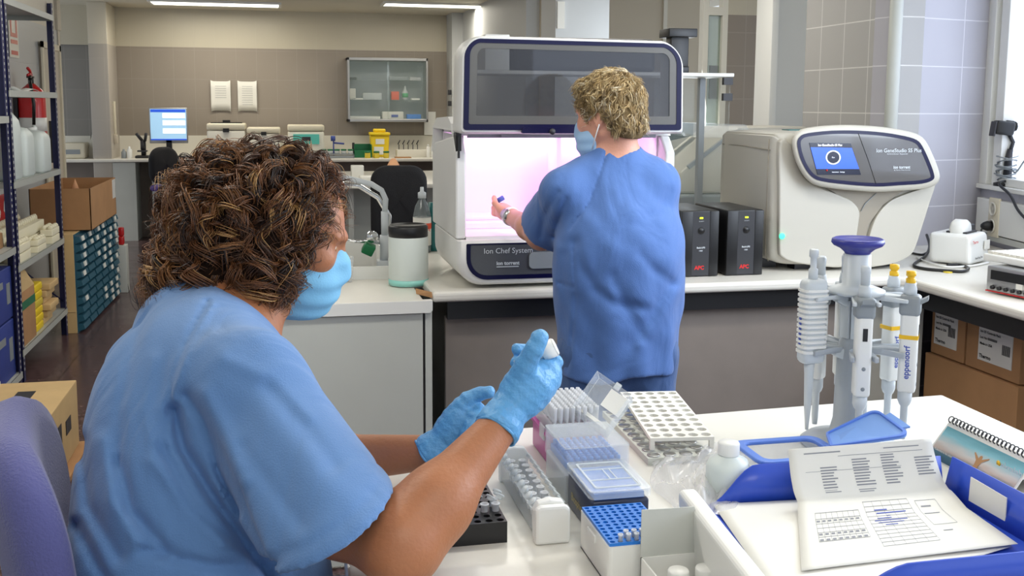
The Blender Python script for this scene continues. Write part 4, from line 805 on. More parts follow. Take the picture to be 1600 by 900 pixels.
def off(pts, d):
    N = len(pts); out = []
    for i in range(N):
        a = np.array(pts[i-1]); b = np.array(pts[(i+1) % N]); tt = (b-a)/np.linalg.norm(b-a); out.append((pts[i][0]+tt[1]*d, pts[i][1]-tt[0]*d))
    return out
nv = smoothclosed(nav, 3)
yr = 3.40
m = MB(); loftY(m, [PY(off(nv, 0), yr+.002), PY(off(nv, 7), yr+.004), PY(off(nv, 9), yr+.02), PY(off(nv, 6), yr+.10)], False, True); m.build('console_rim', 's5', t)
m = MB(); loftY(m, [PY(off(nv, .5), yr), PY(off(nv, -5), yr)], False, False); loftY(m, [PY(off(nv, .5), yr), PY(off(nv, .5), yr+.006)], False, False); m.build('console_trim', 'navy', t)
m = MB(); m.prism(PY(off(nv, -5), yr+.001), (0, .004, 0)); bz = m.build('console_panel', 'bezel', t)
m = MB(); m.prism(PY([(1264.5, 223), (1329.5, 224), (1345.4, 273), (1277.5, 273)], yr-.001), (0, .003, 0)); sc_ = m.build('touch_screen', 'screendark', bz)
m = MB(); m.prism(PY([(1266.5, 230), (1331, 231), (1342.5, 264), (1275.5, 264)], yr-.0016), (0, .001, 0)); m.build('screen_background', 'screenblue', sc_)
cc = [(1302+11.5*math.cos(a), 246+11*math.sin(a)) for a in [2*PI*k/28 for k in range(28)]]; c2 = [(1302+9.8*math.cos(a), 246+9.3*math.sin(a)) for a in [2*PI*k/28 for k in range(28)]]
m = MB(); m.ring(PY(cc, yr-.0024), PY(c2, yr-.0024), (0, .0004, 0)); m.build('dial_ring', 'screenwhite', sc_)
m = MB(); m.prism(PY(c2, yr-.0022), (0, .0004, 0)); m.build('dial', 'screendark', sc_)
def txtY(mb, s, size, px, py, y, al='LEFT', bold=0, o=None):
    p = Yp(px, py, y); mb.text(s, size, T(p[0]-OX, p[1]-OY, p[2]-OZ) @ rotm(PI/2), al, bold)
m = MB(); txtY(m, 'Ion GeneStudio S5 Plus', .010, 1297, 226.8, yr-.002, 'CENTER', .0003); txtY(m, 'Run', .007, 1302, 246, yr-.003, 'CENTER'); txtY(m, 'Instrument   Settings', .006, 1310, 268.8, yr-.002, 'CENTER'); m.build('screen_text', 'screenwhite', sc_)
m = MB(); p = Yp(1292, 266, yr-.002); m.X = T(p[0]-OX, p[1]-OY, p[2]-OZ) @ rotm(PI/2); m.lathe([(.004, 0), (0, .0005)], 10); m.build('record_dot', 'inkred', sc_)
m = MB(); txtY(m, 'Ion GeneStudio S5 Plus', .0195, 1369, 235.5, yr-.0005, 'LEFT', .0002); txtY(m, 'Semiconductor Sequencer', .008, 1386, 240.5, yr-.0005, 'LEFT'); txtY(m, 'ion torrent', .015, 1396, 261.5, yr-.0005, 'LEFT', .0005); txtY(m, 'by Thermo Fisher Scientific', .006, 1397, 265.8, yr-.0005, 'LEFT'); m.build('lettering', 'pgrey', bz)
m = MB(); m.tube(PY([(1341, 208), (1356, 248), (1369, 288)], yr+.0005), .0012, 5); m.build('seam', 'black', bz)
for px, y in ((1180, 3.62), (1240, 3.55), (1400, 3.55)):
    m = MB(); xx = {1180: 1.80, 1240: 1.9, 1400: 2.25}[px]; m.box(*L([(xx-.03, y-.03, BZ), (xx+.03, y+.03, BZ+.035)])); m.build('foot', 'black', t)
for xx in (1.82, 2.28): m = MB(); m.box(*L([(xx-.03, 3.86, BZ), (xx+.03, 3.92, BZ+.035)])); m.build('foot', 'black', t)
m = MB(); m.box((1.93, 3.72, 1.409), (2.02, 3.78, 1.414)); o = tag(m.build('blue_wrapper', 'teal'), 'small cyan wrapper lying on top of the cream sequencer', 'wrapper')
# ================================================================== things between / behind the instruments
t = thing('raised_shelf', 'white raised shelf with clear side shield behind the tall instrument', 'shelf', (1.3, 4.2, BZ)); OX, OY, OZ = 1.3, 4.2, BZ
m = MB(); m.box(*L([(.72, 4.05, 1.623), (1.845, 4.34, 1.638)]), bev=.003); m.build('shelf_board', 'white', t)
for x in (.73, 1.80): m = MB(); m.box(*L([(x, 4.3, BZ), (x+.025, 4.33, 1.623)])); m.build('upright', 'pmid', t)
m = MB(); m.box(*L([(1.828, 4.06, BZ), (1.833, 4.33, 1.622)])); m.box(*L([(1.60, 4.33, BZ+.2), (1.83, 4.334, 1.62)])); m.build('side_shield', 'glass', t)
for z in (1.59, 1.525): m = MB(); m.box(*L([(1.80, 4.05, z), (1.84, 4.07, z+.03)])); m.build('hinge', 'dark', t)
cbox('white_carton', 'white carton with printed side on the raised shelf seen through the smoked hood', 'box', .80, .90, 4.08, 4.3, 1.638, .14, 'white')
t = thing('shelf_device', 'long black device lying on the raised shelf seen through the smoked hood', 'device', (1.22, 4.2, 1.638)); m = MB(); m.box((-.30, -.1, 0), (.30, .1, .135), .02); m.build('case', 'dark', t); m = MB(); m.box((-.28, -.105, .02), (.28, -.1, .05)); m.build('front_strip', 'black', t)
t = thing('black_monitor_back', 'black angular device on the right end of the raised shelf', 'device', (1.66, 4.2, 1.638)); m = MB(); m.box((-.05, -.04, 0), (.03, .04, .03), .004); m.box((-.05, -.03, .02), (.03, .03, .16), .004); m.box((-.07, -.06, .15), (.055, .06, .185), .003); m.build('case', 'black', t)
t = thing('angled_analyser', 'beige analyser with a slanted ribbed front behind the shield and the sequencer', 'lab instrument', (2.0, 4.7, 0)); OX, OY, OZ = 2.0, 4.7, 0
m = MB(); m.prism(L([(1.78, 4.5, 1.10), (1.80, 4.5, 1.20), (2.02, 4.5, 1.37), (2.08, 4.5, 1.405), (2.43, 4.5, 1.41), (2.43, 4.5, 1.10)]), (0, .4, 0)); m.build('housing', 's5', t, bevel=.012)
m = MB(); m.prism(L([(1.84, 4.49, 1.215), (2.00, 4.49, 1.335), (2.01, 4.49, 1.36), (1.83, 4.49, 1.23)]), (0, .02, 0)); m.build('ribbed_strip', 'pmid', t)
m = MB(); m.prism(L([(1.72, 4.47, 1.40), (1.74, 4.47, 1.428), (2.10, 4.47, 1.42), (2.14, 4.47, 1.36), (1.9, 4.47, 1.36)]), (0, .3, 0)); m.build('lid', 'clear', t)
m = MB(); m.prism(L([(1.7, 4.8, 1.30), (1.98, 4.8, 1.36), (1.98, 4.8, 1.42), (1.7, 4.8, 1.44)]), (0, .06, 0)); m.build('rear_box', 'dark', t)
m = MB(); m.box(*L([(1.6, 4.45, 0), (2.45, 4.95, 1.10)])); m.build('stand', 'pmid', t, bevel=.01)
t = thing('white_hose', 'short white hose curving out of the right side of the tall instrument', 'hose', (1.34, 3.8, .9)); m = MB(); m.tube([(0, .28, .48), (.03, .26, .49), (.06, .25, .45), (.07, .25, .38), (.06, .25, .0)], .012); m.build('hose', 'white', t)
m = MB(); m.lathe([(0, 0), (.07, 0), (.085, .03), (.07, .085), (.03, .11), (0, .112)], 20); o = m.build('white_dome', 'white'); o.location = (1.78, 4.18, .9); tag(o, 'white domed cover behind the second black battery unit', 'cover')
# ================================================================== right end of bench
t = thing('fluorometer', 'small white spectrophotometer with a lifted round arm on the bench by the wall socket', 'lab instrument', (2.60, 3.56, BZ), .60); OX = OY = OZ = 0
m = MB(); m.prism([(-.105, -.075, .006), (.105, -.075, .006), (.092, -.065, .12), (-.092, -.065, .12)], (0, .16, 0)); m.build('body', 'white', t, bevel=.016, seg=4)
m = MB(); m.X = T(-.02, .0, .128) @ rotm(PI/2); m.lathe([(0, -.03), (.036, -.03), (.044, -.02), (.044, .02), (.036, .03), (0, .03)], 24); m.build('arm', 'ivory' if False else 'white', t)
m = MB(); m.box((-.06, -.04, .120), (.05, .04, .127), .002); m.box((.045, -.02, .122), (.085, .02, .148), .006); m.build('arm_pivot', 'dark', t)
m = MB(); m.text('Thermo', .017, T(-.072, -.0785, .093) @ rotm(PI/2-.08), 'CENTER', .0003); m.build('lettering', 'inkred', t)
m = MB(); m.text('NanoDrop One', .012, T(-.03, -.0795, .03) @ rotm(PI/2-.05), 'CENTER', .0003); m.build('model_lettering', 'dark', t)
m = MB(); m.box((.035, -.0785, .055), (.085, -.0745, .09)); m.build('label', 'paper', t)
def cable(name, label, pts, r, c):
    P = [np.array(p, float) for p in pts]; out = []
    for i in range(len(P)-1):
        p0 = P[max(i-1, 0)]; p1 = P[i]; p2 = P[i+1]; p3 = P[min(i+2, len(P)-1)]
        for j in range(6): u = j/6; out.append(.5*((2*p1)+(-p0+p2)*u+(2*p0-5*p1+4*p2-p3)*u*u+(-p0+3*p1-3*p2+p3)*u**3))
    out.append(P[-1]); m = MB(); m.tube(out, r, 8); return tag(m.build(name, c), label, 'cable')
zc = BZ+.006
def Zc(a, b, h=0): p = Zp(a, b, zc); return (p[0], p[1], zc+h)
cable('power_cable', 'thick black power cable looping on the bench in front of the white spectrophotometer', [Zc(1447, 385, .05), Zc(1452, 392, .02), Zc(1446, 400), Zc(1428, 414), Zc(1445, 420), Zc(1480, 423), Zc(1505, 424), Zc(1513, 419), Zc(1500, 414), Zc(1480, 414)], .006, 'black')
cable('power_cable', 'short black cable running behind the cream sequencer', [Zc(1423, 395), Zc(1440, 398), Zc(1450, 394)], .005, 'black')
cable('white_cable', 'thin white cable lying under the spectrophotometer', [Zc(1432, 402), Zc(1450, 410), Zc(1480, 417), Zc(1520, 415), Zc(1545, 410)], .004, 'white')
ps = Vector(WP(.205, .07, .993)); cable('plug_cable', 'black cable hanging from the wall plug down to the bench', [ps, ps+Vector((-.02, 0, -.02)), ps+Vector((-.03, -.02, -.085))], .004, 'black')
p = Zp(1481, 426, BZ); m = MB(); m.lathe([(0, 0), (.016, 0), (.016, .004), (0, .005)], 16); o = m.build('coin_disc', 'amber'); o.location = (p[0], p[1], BZ); tag(o, 'tiny yellowish disc beside the cable loop on the bench', 'disc')
# bench-top power supply with keyboard on top
t = thing('bench_power_supply', 'grey bench power supply with a dark display under the white keyboard', 'lab instrument', (2.40, 2.96, BZ), -PI/2+.18)
# local: x toward camera-right along the front, y depth
m = MB(); m.box((-.02, -.14, .008), (.24, .16, .09), .005); m.build('case', 'alu', t)
m = MB(); m.box((.0, -.144, .048), (.145, -.139, .078)); m.build('display', 'black', t)
m = MB()
m.X = Matrix.Identity(4)
for k in range(6): m.X = T(.01+k*.026, -.141, .022) @ rotm(PI/2); m.lathe([(.007, 0), (.006, .008), (0, .008)], 12)
m.build('knobs', 'black', t)
m = MB(); m.box((.10, -.1435, .03), (.125, -.14, .05)); m.box((.13, -.1435, .033), (.15, -.14, .046)); m.build('stickers', 'paper', t)
m = MB(); m.box((-.02, -.141, .006), (.24, -.14, .010)); m.build('foot_strip', 'inkred', t)
t = thing('computer_keyboard', 'white computer keyboard resting on the grey bench power supply', 'keyboard', (2.44, 2.96, BZ+.0905), -PI/2+.12)
m = MB(); m.box((-.09, -.13, .004), (.33, .05, .028), .006); m.build('body', 'white', t)
m = MB()
for i in range(17):
    for j in range(6): m.box((-.078+i*.0235, -.12+j*.027, .028), (-.058+i*.0235, -.098+j*.027, .037))
m.build('keys', 'offwhite', t)
# scanner
t = thing('barcode_scanner', 'black handheld barcode scanner on a coiled-cable stand on the window sill', 'scanner', tuple(WP(.17, -.03, SILL)), -.35)
m = MB(); m.lathe([(0, 0), (.055, 0), (.055, .012), (.03, .02), (.02, .03), (0, .03)], 24); m.build('stand_base', 'black', t)
m = MB(); m.tube([(0, 0, .02), (.0, 0, .12), (.005, 0, .16)], [.02, .016, .012]); m.tube([(.005, 0, .15), (.015, 0, .19), (-.01, 0, .235)], .009); m.build('stand_neck', 'dark', t)
m = MB(); m.X = T(-.02, 0, .25) @ rotm(0, .12, 0); m.box((-.05, -.035, -.03), (.03, .035, .03), .012); m.tube([(.0, 0, .01), (.06, 0, .015), (.11, 0, .01), (.125, 0, -.015)], [.026, .02, .018, .015]); m.build('scanner_head', 'black', t)
m = MB(); m.X = T(-.072, 0, .25) @ rotm(0, .12, 0); m.box((-.004, -.03, -.034), (.006, .03, .03), .003); m.build('scanner_window', 'dark', t)
m = MB(); rr = random.Random(2); pts = []
for k in range(150): a = k*.5; pts.append((.045*math.cos(a)*(1+.2*math.sin(k*.21)), .045*math.sin(a)*(1+.2*math.cos(k*.17)), .03+.09*(k/150)+.02*math.sin(k*.3)))
m.tube(pts, .0028, 5); m.build('coiled_cable', 'pmid', t)
m = MB(); m.tube([(.12, 0, .24), (.15, 0, .23), (.1, .0, .12), (.05, .0, .17), (.03, 0, .1)], .003); m.build('lead', 'pmid', t)
w = lambda t_, o_, z: np.array(WP(t_, o_, z)); cable('sill_cable', 'black cable hanging from the barcode scanner over the window sill edge', [w(.20, -.02, 1.19), w(.26, .05, 1.18), w(.36, .05, 1.14), w(.46, .06, 1.08), w(.62, .06, 1.02)], .006, 'black')
cable('sill_cable', 'grey looping cable right of the barcode scanner', [w(.20, -.03, 1.24), w(.26, -.02, 1.23), w(.32, -.02, 1.28), w(.40, -.02, 1.34), w(.52, -.03, 1.38)], .004, 'pmid')
# cartons under the bench
def undercarton(name, label, xa, ya, yb, z0, h, lab):
    t = thing(name, label, 'carton', (xa+.2, (ya+yb)/2, z0)); d = (yb-ya)/2
    m = MB(); m.box((-.2, -d, 0), (.2, d, h), .003); m.build('carton', 'card', t)
    if lab:
        l0, l1 = lab; m = MB(); m.box((-.2025, l0, h*.2), (-.2, l1, h*.92)); l = m.build('label', 'paper', t)
        m = MB(); rz = Matrix(((0, 0, -1, 0), (-1, 0, 0, 0), (0, 1, 0, 0), (0, 0, 0, 1)))
        for k, s in enumerate(('OneTouch Kit Contents', 'Ion S5 Controls Pack', 'Lot No 00000000', 'Made in USA')): m.text(s, .012, T(-.2032, l1-.008, h*(.84-.11*k)) @ rz, 'LEFT', .0004)
        m.text('Thermo', .018, T(-.2032, l1-.008, h*.28) @ rz, 'LEFT', .0006)
        m.build('label_text', 'inkblack', l)
        m = MB()
        for k in range(9): m.box((-.2032, l0+.01+k*.0045, h*.42), (-.2026, l0+.0125+k*.0045, h*.6))
        m.build('barcode', 'inkblack', l)
    return t
undercarton('small_carton', 'small labelled brown carton, left of two on the big carton under the bench', 2.34, 3.155, 3.345, .605, .19, (-.055, .075))
undercarton('small_carton', 'small labelled brown carton, right of two on the big carton under the bench', 2.34, 2.87, 3.145, .605, .19, (-.10, .07))
t = undercarton('large_carton', 'large plain brown carton on the floor under the right bench', 2.33, 2.86, 3.36, .0, .60, None)
m = MB(); m.box((-.2015, -.19, .38), (-.2, -.17, .40)); m.box((-.2015, -.182, .40), (-.2, -.178, .46)); m.prism([(-.2015, -.195, .45), (-.2015, -.165, .45), (-.2015, -.18, .47)], (.001, 0, 0)); m.build('arrow_print', 'dark', t)
# ================================================================== FOREGROUND TABLE
TZ = .9
t = thing('work_table', 'white foreground work table covered with tip boxes, racks and papers', 'table', (.7, 1.2, 0))
m = MB(); m.prism([(.09-.7, 1.83-1.2, .87), (1.357-.7, 1.892-1.2, .87), (1.335-.7, .62-1.2, .87), (.05-.7, .60-1.2, .87)], (0, 0, .03)); m.build('table_top', 'tabletop', t, bevel=.006, seg=3)
for x, y in ((.15, .68), (1.28, .68), (.17, 1.76), (1.28, 1.8)): m = MB(); m.box((x-.7-.025, y-1.2-.025, 0), (x-.7+.025, y-1.2+.025, .87)); m.build('leg', 'alu', t, bevel=.003)
m = MB(); m.box((.17-.7, 1.79-1.2, .80), (1.28-.7, 1.805-1.2, .87)); m.build('apron', 'panel', t)
rr = random.Random(11)
def microtube_proto(label, grp, opened=True, c='tubep'):
    t = thing('microtube', label, 'tube', (0, 0, 0), 0, grp)
    m = MB(); m.lathe([(0, -.024), (.002, -.023), (.0048, -.008), (.0052, .008), (.0066, .008), (.0066, .0095), (.0046, .0095), (.0044, -.006), (0, -.02)], 12); m.build('tube', c, t)
    m = MB()
    if opened: m.X = T(-.0115, 0, .0155) @ rotm(0, -.75, 0)
    else: m.X = T(0, 0, .010)
    m.lathe([(.0045, -.004), (.0045, 0), (.0068, 0), (.0068, .0018), (0, .0018)], 14)
    m.build('lid', 'frost', t); return t
def place_copies(p, pts, first=True):
    out = []
    for i, (loc_, rz, lab) in enumerate(pts):
        if i == 0: p.location = loc_; p.rotation_euler = (0, 0, rz); o = p
        else: o = copy_tree(p, loc_, rz)
        if lab: o['label'] = lab
        out.append(o)
    return out
# black foam rack
t = thing('foam_tube_block', 'black foam tube block with round holes, half under the bare forearm', 'rack', (.185, 1.345, TZ))
m = MB(); m.holes(.112, .17, 7, 10, .0052, .03, .03, 10, .022); m.build('block', 'black', t)
place_copies(microtube_proto('open microtube standing in the black foam block', 'microtubes in the black foam block'), [((.185+(i+.5)*.016, 1.345+(j+.5)*.017, TZ+.032), 2.2+.3*i, None) for i, j in ((6, 2), (6, 3), (5, 2), (4, 3))])
p = Zp(657, 746, TZ+.01); tt = microtube_proto('single microtube lying on the table left of the black foam block', None); tt.location = (p[0], p[1], TZ+.011); tt.rotation_euler = (PI/2, 0, .6)
p = Zp(806, 676, TZ+.02); tt = microtube_proto('single clear microtube standing near the glove cuff by the magenta box', None); tt.location = (p[0], p[1], TZ+.024)
# clear tube rack
t = thing('magnetic_tube_rack', 'long clear tube rack with rounded white end blocks holding open microtubes', 'rack', (.357, 1.46, TZ))
m = MB(); m.box((-.018, -.108, .0), (.018, .108, .006)); m.box((-.02, -.108, .006), (-.017, .108, .035)); m.box((.017, -.108, .006), (.02, .108, .035)); m.box((-.018, -.108, .030), (.018, .108, .033)); m.build('rack_body', 'clear', t)
m = MB(); m.box((-.006, -.108, .006), (.006, .108, .026)); m.build('magnet_bar', 'pmid', t)
for y in (-.122, .108):
    m = MB(); prof = [(-.023, 0), (.023, 0), (.024, .045), (.018, .056), (0, .059), (-.018, .056), (-.024, .045)]; m.prism([(a, y, b) for a, b in prof], (0, .015, 0)); m.build('end_block', 'white' if y < 0 else 'frost', t, bevel=.003)
m = MB(); m.prism([(-.025, -.136, 0), (.025, -.136, 0), (.025, -.136, .05), (.018, -.136, .055), (-.018, -.136, .055), (-.025, -.136, .05)], (0, .013, 0)); m.build('front_grip', 'white', t, bevel=.005)
pts = []
for s in (0, 1):
    for k in range(9): pts.append(((.357+(.009 if s else -.009), 1.362+k*.0235, TZ+.034), PI if s else 0, None))
place_copies(microtube_proto('clear microtube with its cap open in the long clear rack', 'open microtubes in the clear rack'), pts)
# magenta tip box
t = thing('tip_box', 'magenta-based tip box filled with rows of clear pipette tips', 'tip box', (.43, 1.61, TZ))
m = MB(); m.box((0, 0, 0), (.088, .135, .05), .004); m.box((-.003, -.003, .047), (.091, .138, .053), .001); m.build('base', 'magenta', t)
m = MB(); m.box((.003, .003, .053), (.085, .132, .074), .003); m.build('tip_tray', 'frost', t)
m = MB(); m.box((-.004, .04, .038), (-.001, .07, .062), .001); m.build('latch', 'frost', t)
m = MB(); m.lathe([(.0022, 0), (.0030, .010), (.0036, .026), (.0036, .0285), (.0026, .0285), (.0024, .012)], 10); tip = m.build('pipette_tip', 'tubep'); tag(tip, 'clear pipette tip standing in the magenta tip box', 'pipette tip', 'pipette tips in the magenta box')
k = 0
for i in range(8):
    for j in range(12):
        o = tip if k == 0 else tip.copy()
        if k: COL.objects.link(o)
        o.location = (.43+.008+i*.0103, 1.61+.010+j*.0105, TZ+.0745); k += 1
# upright lid behind
t = thing('tip_box_cover', 'clear box lid standing open behind the tip boxes, with a white sticker', 'lid', (.525, 1.65, TZ))
q = {k: Dp(*v) for k, v in dict(bl=(897, 646, 1.745), tl=(936, 590, 1.79), tr=(989, 627, 1.735), br=(948, 684, 1.69)).items()}
A = np.array(q['bl']); Bv = np.array(q['tl']); Cv = np.array(q['tr']); Dv = np.array(q['br'])
o0 = np.array([.525, 1.65, TZ]); nrm = np.cross(Cv-A, Bv-Dv); nrm = nrm/np.linalg.norm(nrm)
if nrm[1] > 0: nrm = -nrm
def lq(u, v, w=0): return A*(1-u)*(1-v)+Dv*u*(1-v)+Bv*(1-u)*v+Cv*u*v-o0+nrm*w
m = MB(); m.prism([lq(0, 0), lq(1, 0), lq(1, 1), lq(0, 1)], -nrm*.002)
for a, b in (((0, 0), (1, 0)), ((1, 0), (1, 1)), ((1, 1), (0, 1)), ((0, 1), (0, 0))): m.prism([lq(*a, 0), lq(*b, 0), lq(*b, .018), lq(*a, .018)], (lq(.5, .5)-lq((a[0]+b[0])/2, (a[1]+b[1])/2))*.03)
m.build('lid', 'clear', t)
m = MB(); m.prism([lq(.42, .5, .001), lq(.95, .5, .001), lq(.95, .95, .001), (lq(.42, .95, .001))], nrm*.0005); m.prism([lq(.1, .12, .001), lq(.9, .12, .001), lq(.9, .2, .001), lq(.1, .2, .001)], nrm*.0005); m.build('sticker', 'white', t)
m = MB(); m.prism([lq(.42, 1.0), lq(.56, 1.0), lq(.56, 1.16), lq(.42, 1.16)], -nrm*.003); m.build('tab', 'frost', t)
m = MB(); m.prism([(-.005, .0, .0), (.03, -.02, 0), lq(.95, .02), lq(.3, .02)], (0, .003, 0)); m.build('hinge_strip', 'clear', t)
# clear box with blue tips
t = thing('tip_box', 'clear-lidded tip box with a blue insert behind the navy box', 'tip box', (.412, 1.462, TZ))
m = MB(); m.box((.0, 0, 0), (.10, .118, .048), .004); m.build('base', 'frost', t)
m = MB(); m.box((.006, .006, .048), (.094, .112, .060), .002); ins = m.build('rack_insert', 'tipblue', t)
m = MB()
for i in range(8):
    for j in range(10): m.X = T(.012+i*.0108, .012+j*.0104, .060); m.lathe([(.0034, 0), (.0034, .008), (0, .0082)], 8)
ot = m.build('tip_tops', 'tipblue', ins); ot['kind'] = 'stuff'
m = MB(); a = rrect(-.002, -.002, .102, .12, .006, 3); b = rrect(0, 0, .10, .118, .005, 3); m.ring(XY(a, .046), XY(b, .046), (0, 0, .042)); m.box((-.001, -.001, .086), (.101, .119, .0885)); m.build('lid', 'clear', t)
# navy box
t = thing('tip_box', 'navy tip box with a ribbed clear lid and gold side print', 'tip box', (.415, 1.335, TZ))
m = MB(); m.box((0, 0, 0), (.085, .122, .052), .004); m.build('base', 'boxnavy', t)
m = MB(); a = rrect(-.003, -.003, .088, .125, .008, 4); b = rrect(0, 0, .085, .122, .006, 4); m.ring(XY(a, .056), XY(b, .056), (0, 0, .011)); m.prism(XY(a, .065), (0, 0, .002)); m.build('lid', 'clear', t)
m = MB(); m.ring(XY(rrect(.008, .010, .077, .112, .004, 3), .067), XY(rrect(.011, .013, .074, .109, .003, 3), .067), (0, 0, .0015)); m.box((.011, .04, .067), (.074, .042, .0685)); m.box((.011, .082, .067), (.074, .084, .0685)); m.box((.04, .042, .067), (.0415, .082, .0685)); m.box((.05, .042, .067), (.0515, .082, .0685)); m.build('lid_ribs', 'frost', t)
m = MB(); m.box((.006, .006, .05), (.079, .116, .060)); m.build('insert', 'tipblue', t)
m = MB(); rz = Matrix(((0, 0, -1, 0), (-1, 0, 0, 0), (0, 1, 0, 0), (0, 0, 0, 1))); m.text('Biosphere', .017, T(-.001, .10, .024) @ rz, 'LEFT', .0002); m.build('print', 'gold', t)
# blue rack in white box
t = thing('tube_rack', 'white tube box with a blue perforated deck holding a few clear tubes', 'rack', (.392, 1.187, TZ))
m = MB(); a = rrect(0, 0, .089, .127, .006, 4); b = rrect(.002, .002, .087, .125, .005, 4); m.ring(XY(a, 0), XY(b, 0), (0, 0, .052)); m.prism(XY(a, 0), (0, 0, .002)); m.box((-.003, .05, .036), (.001, .085, .046), .001); m.build('box', 'white', t)
m = MB(); m.X = T(.002, .002, 0); m.holes(.085, .123, 8, 12, .0036, .018, .056, 10, .014); m.build('deck', 'tipblue', t)
m = MB(); m.box((.003, .003, .036), (.086, .124, .038)); m.build('deck_floor', 'navy', t)
pt = MB(); pt.lathe([(.0028, -.006), (.0030, .006), (.0036, .006), (.0036, .008), (.0022, .008), (.002, -.004)], 10); tb = pt.build('small_tube', 'tubep'); tag(tb, 'small clear tube standing in the front rows of the blue deck', 'tube', 'small tubes in the blue deck')
k = 0
for j in (0, 1):
    for i in range(1, 8):
        if j == 1 and i < 2: continue
        o = tb if k == 0 else tb.copy()
        if k: COL.objects.link(o)
        o.location = (.394+(i+.5)*.0106, 1.189+(j+.5)*.01025, TZ+.0575); k += 1
# open white carton
t = thing('open_white_carton', 'open white carton with a raised grey flap holding two white-capped vials', 'carton', (.49, 1.10, TZ))
qa = Yp(1001, 871, 1.172); qb = Yp(1112, 863, 1.172); qc = Yp(1085, 792, 1.172); qd = Yp(1003, 797, 1.172)
x0c, x1c = qa[0], qb[0]; zc0 = qa[2]-TZ
m = MB(); cl = [(x0c-.49, 1.172-1.10, 0), (x1c+.004-.49, 1.172-1.10, 0), (x1c+.012-.49, .95-1.10, 0), (x0c-.49, .95-1.10, 0)]
for i in range(4):
    a, b = cl[i], cl[(i+1) % 4]; d = Vector(b)-Vector(a); n_ = Vector((-d.y, d.x, 0)).normalized()*.002
    m.prism([a, b, (b[0]-n_.x, b[1]-n_.y, 0), (a[0]-n_.x, a[1]-n_.y, 0)], (0, 0, zc0))
m.prism(cl, (0, 0, .002)); m.build('carton', 'white', t)
m = MB(); m.prism([tuple(p-np.array([.49, 1.10, TZ])) for p in (qa, qb, qc, qd)], (0, .0015, 0)); m.build('back_flap', 'panel', t)
fa = Zp(1062, 764, TZ+.10); fb = Zp(1122, 842, TZ+.10); ofs = np.array([.49, 1.10, TZ]); fa = fa-ofs; fb = fb-ofs; dd = (fb-fa); fb = fb+dd*.9
m = MB(); A1 = Vector(tuple(fa)); w_ = Vector((.022, -.001, 0))
m.prism([A1+Vector((.002, 0, -.075)), A1+Vector((-.002, 0, -.004)), A1+Vector((.003, 0, 0)), A1+w_+Vector((-.003, 0, 0)), A1+w_+Vector((.003, 0, -.006)), A1+w_+Vector((.010, 0, -.075))], Vector(tuple(fb))-A1); m.build('side_flap', 'white', t, bevel=.003)
for k, (a, b) in enumerate(((1060, 893), (1103, 889))):
    p = Zp(a, b, TZ+.046); t = thing('vial', ['white-capped vial at the left inside the open white carton', 'white-capped vial at the right inside the open white carton'][k], 'vial', (p[0], p[1], TZ+.0025), 0, 'vials in the open carton')
    m = MB(); m.lathe([(0, 0), (.010, 0), (.0115, .003), (.0115, .030), (.008, .033)], 18); m.build('vial', 'frost', t)
    m = MB(); m.lathe([(.0125, .032), (.0130, .033), (.0130, .044), (.012, .046), (0, .046)], 20); m.build('cap', 'white', t)
# perforated racks
t = thing('perforated_rack', 'upper white perforated tube rack beyond the clear lid', 'rack', (.622, 1.635, TZ+.013), -.13)
m = MB(); m.X = T(-.01, 0, 0) @ rotm(.02, 0, 0); m.holes(.112, .272, 5, 10, .0088, .006, .022, 14); m.build('plate', 'paper', t)
m = MB()
for x, y in ((-.01, 0), (.094, 0), (-.01, .262), (.094, .262)): m.box((x, y, .0), (x+.008, y+.008, .018))
for o_ in (m.build('feet', 'paper', t),): o_['kind'] = 'stuff'
t = thing('perforated_rack', 'lower silvery perforated tube rack under and left of the white one', 'rack', (.595, 1.60, TZ), -.03)
m = MB(); m.holes(.115, .28, 4, 10, .0095, .012, .012, 14); m.build('plate', 'panel', t)
m = MB()
for i in range(4):
    for j in range(10): m.X = T((i+.5)*.02875, (j+.5)*.028, .0118); m.lathe([(.0095, 0), (.0112, .0015), (.0095, .002)], 14)
m.build('silver_rims', 'steel', t)
# crumpled clear bag
def bagh(u, v): 
    s = 0
    for a, b, c in ((7, 3, .4), (13, -9, 1.1), (-5, 17, 2.2), (23, 11, .2), (19, -21, 3)): s += math.sin(a*u+b*v+c)/(1+abs(a)*.08)
    return abs(s)*.010
def bag(u, v):
    p = np.array([.545, 1.345])*(1-u)*(1-v)+np.array([.64, 1.36])*u*(1-v)+np.array([.60, 1.64])*(1-u)*v+np.array([.80, 1.68])*u*v
    e = min(u, 1-u, v, 1-v)*4; return (p[0]+.01*math.sin(9*v), p[1]+.01*math.sin(11*u), TZ+.003+(bagh(u, v)+.008)*min(1, e+.1))
m = MB(); m.grid(bag, 46, 46, False); t = tag(m.build('plastic_bag', 'fluo'), 'crumpled clear plastic bag lying between the perforated racks and the white bottle', 'bag')
lathe_thing('reagent_bottle', 'milky white bottle with a white ribbed screw cap beside the blue tray', 'bottle', (.672, 1.452, TZ), [
 ('bottle', 'milky', [(0, 0), (.030, 0), (.034, .004), (.034, .045), (.030, .056), (.016, .063), (.0145, .066)]), ('liquid', 'water', [(0, .002), (.0325, .003), (.0325, .03), (0, .0302)]), ('cap', 'white', [(.0160, .064), (.0168, .066), (.0168, .082), (.0150, .085), (0, .0855)])])
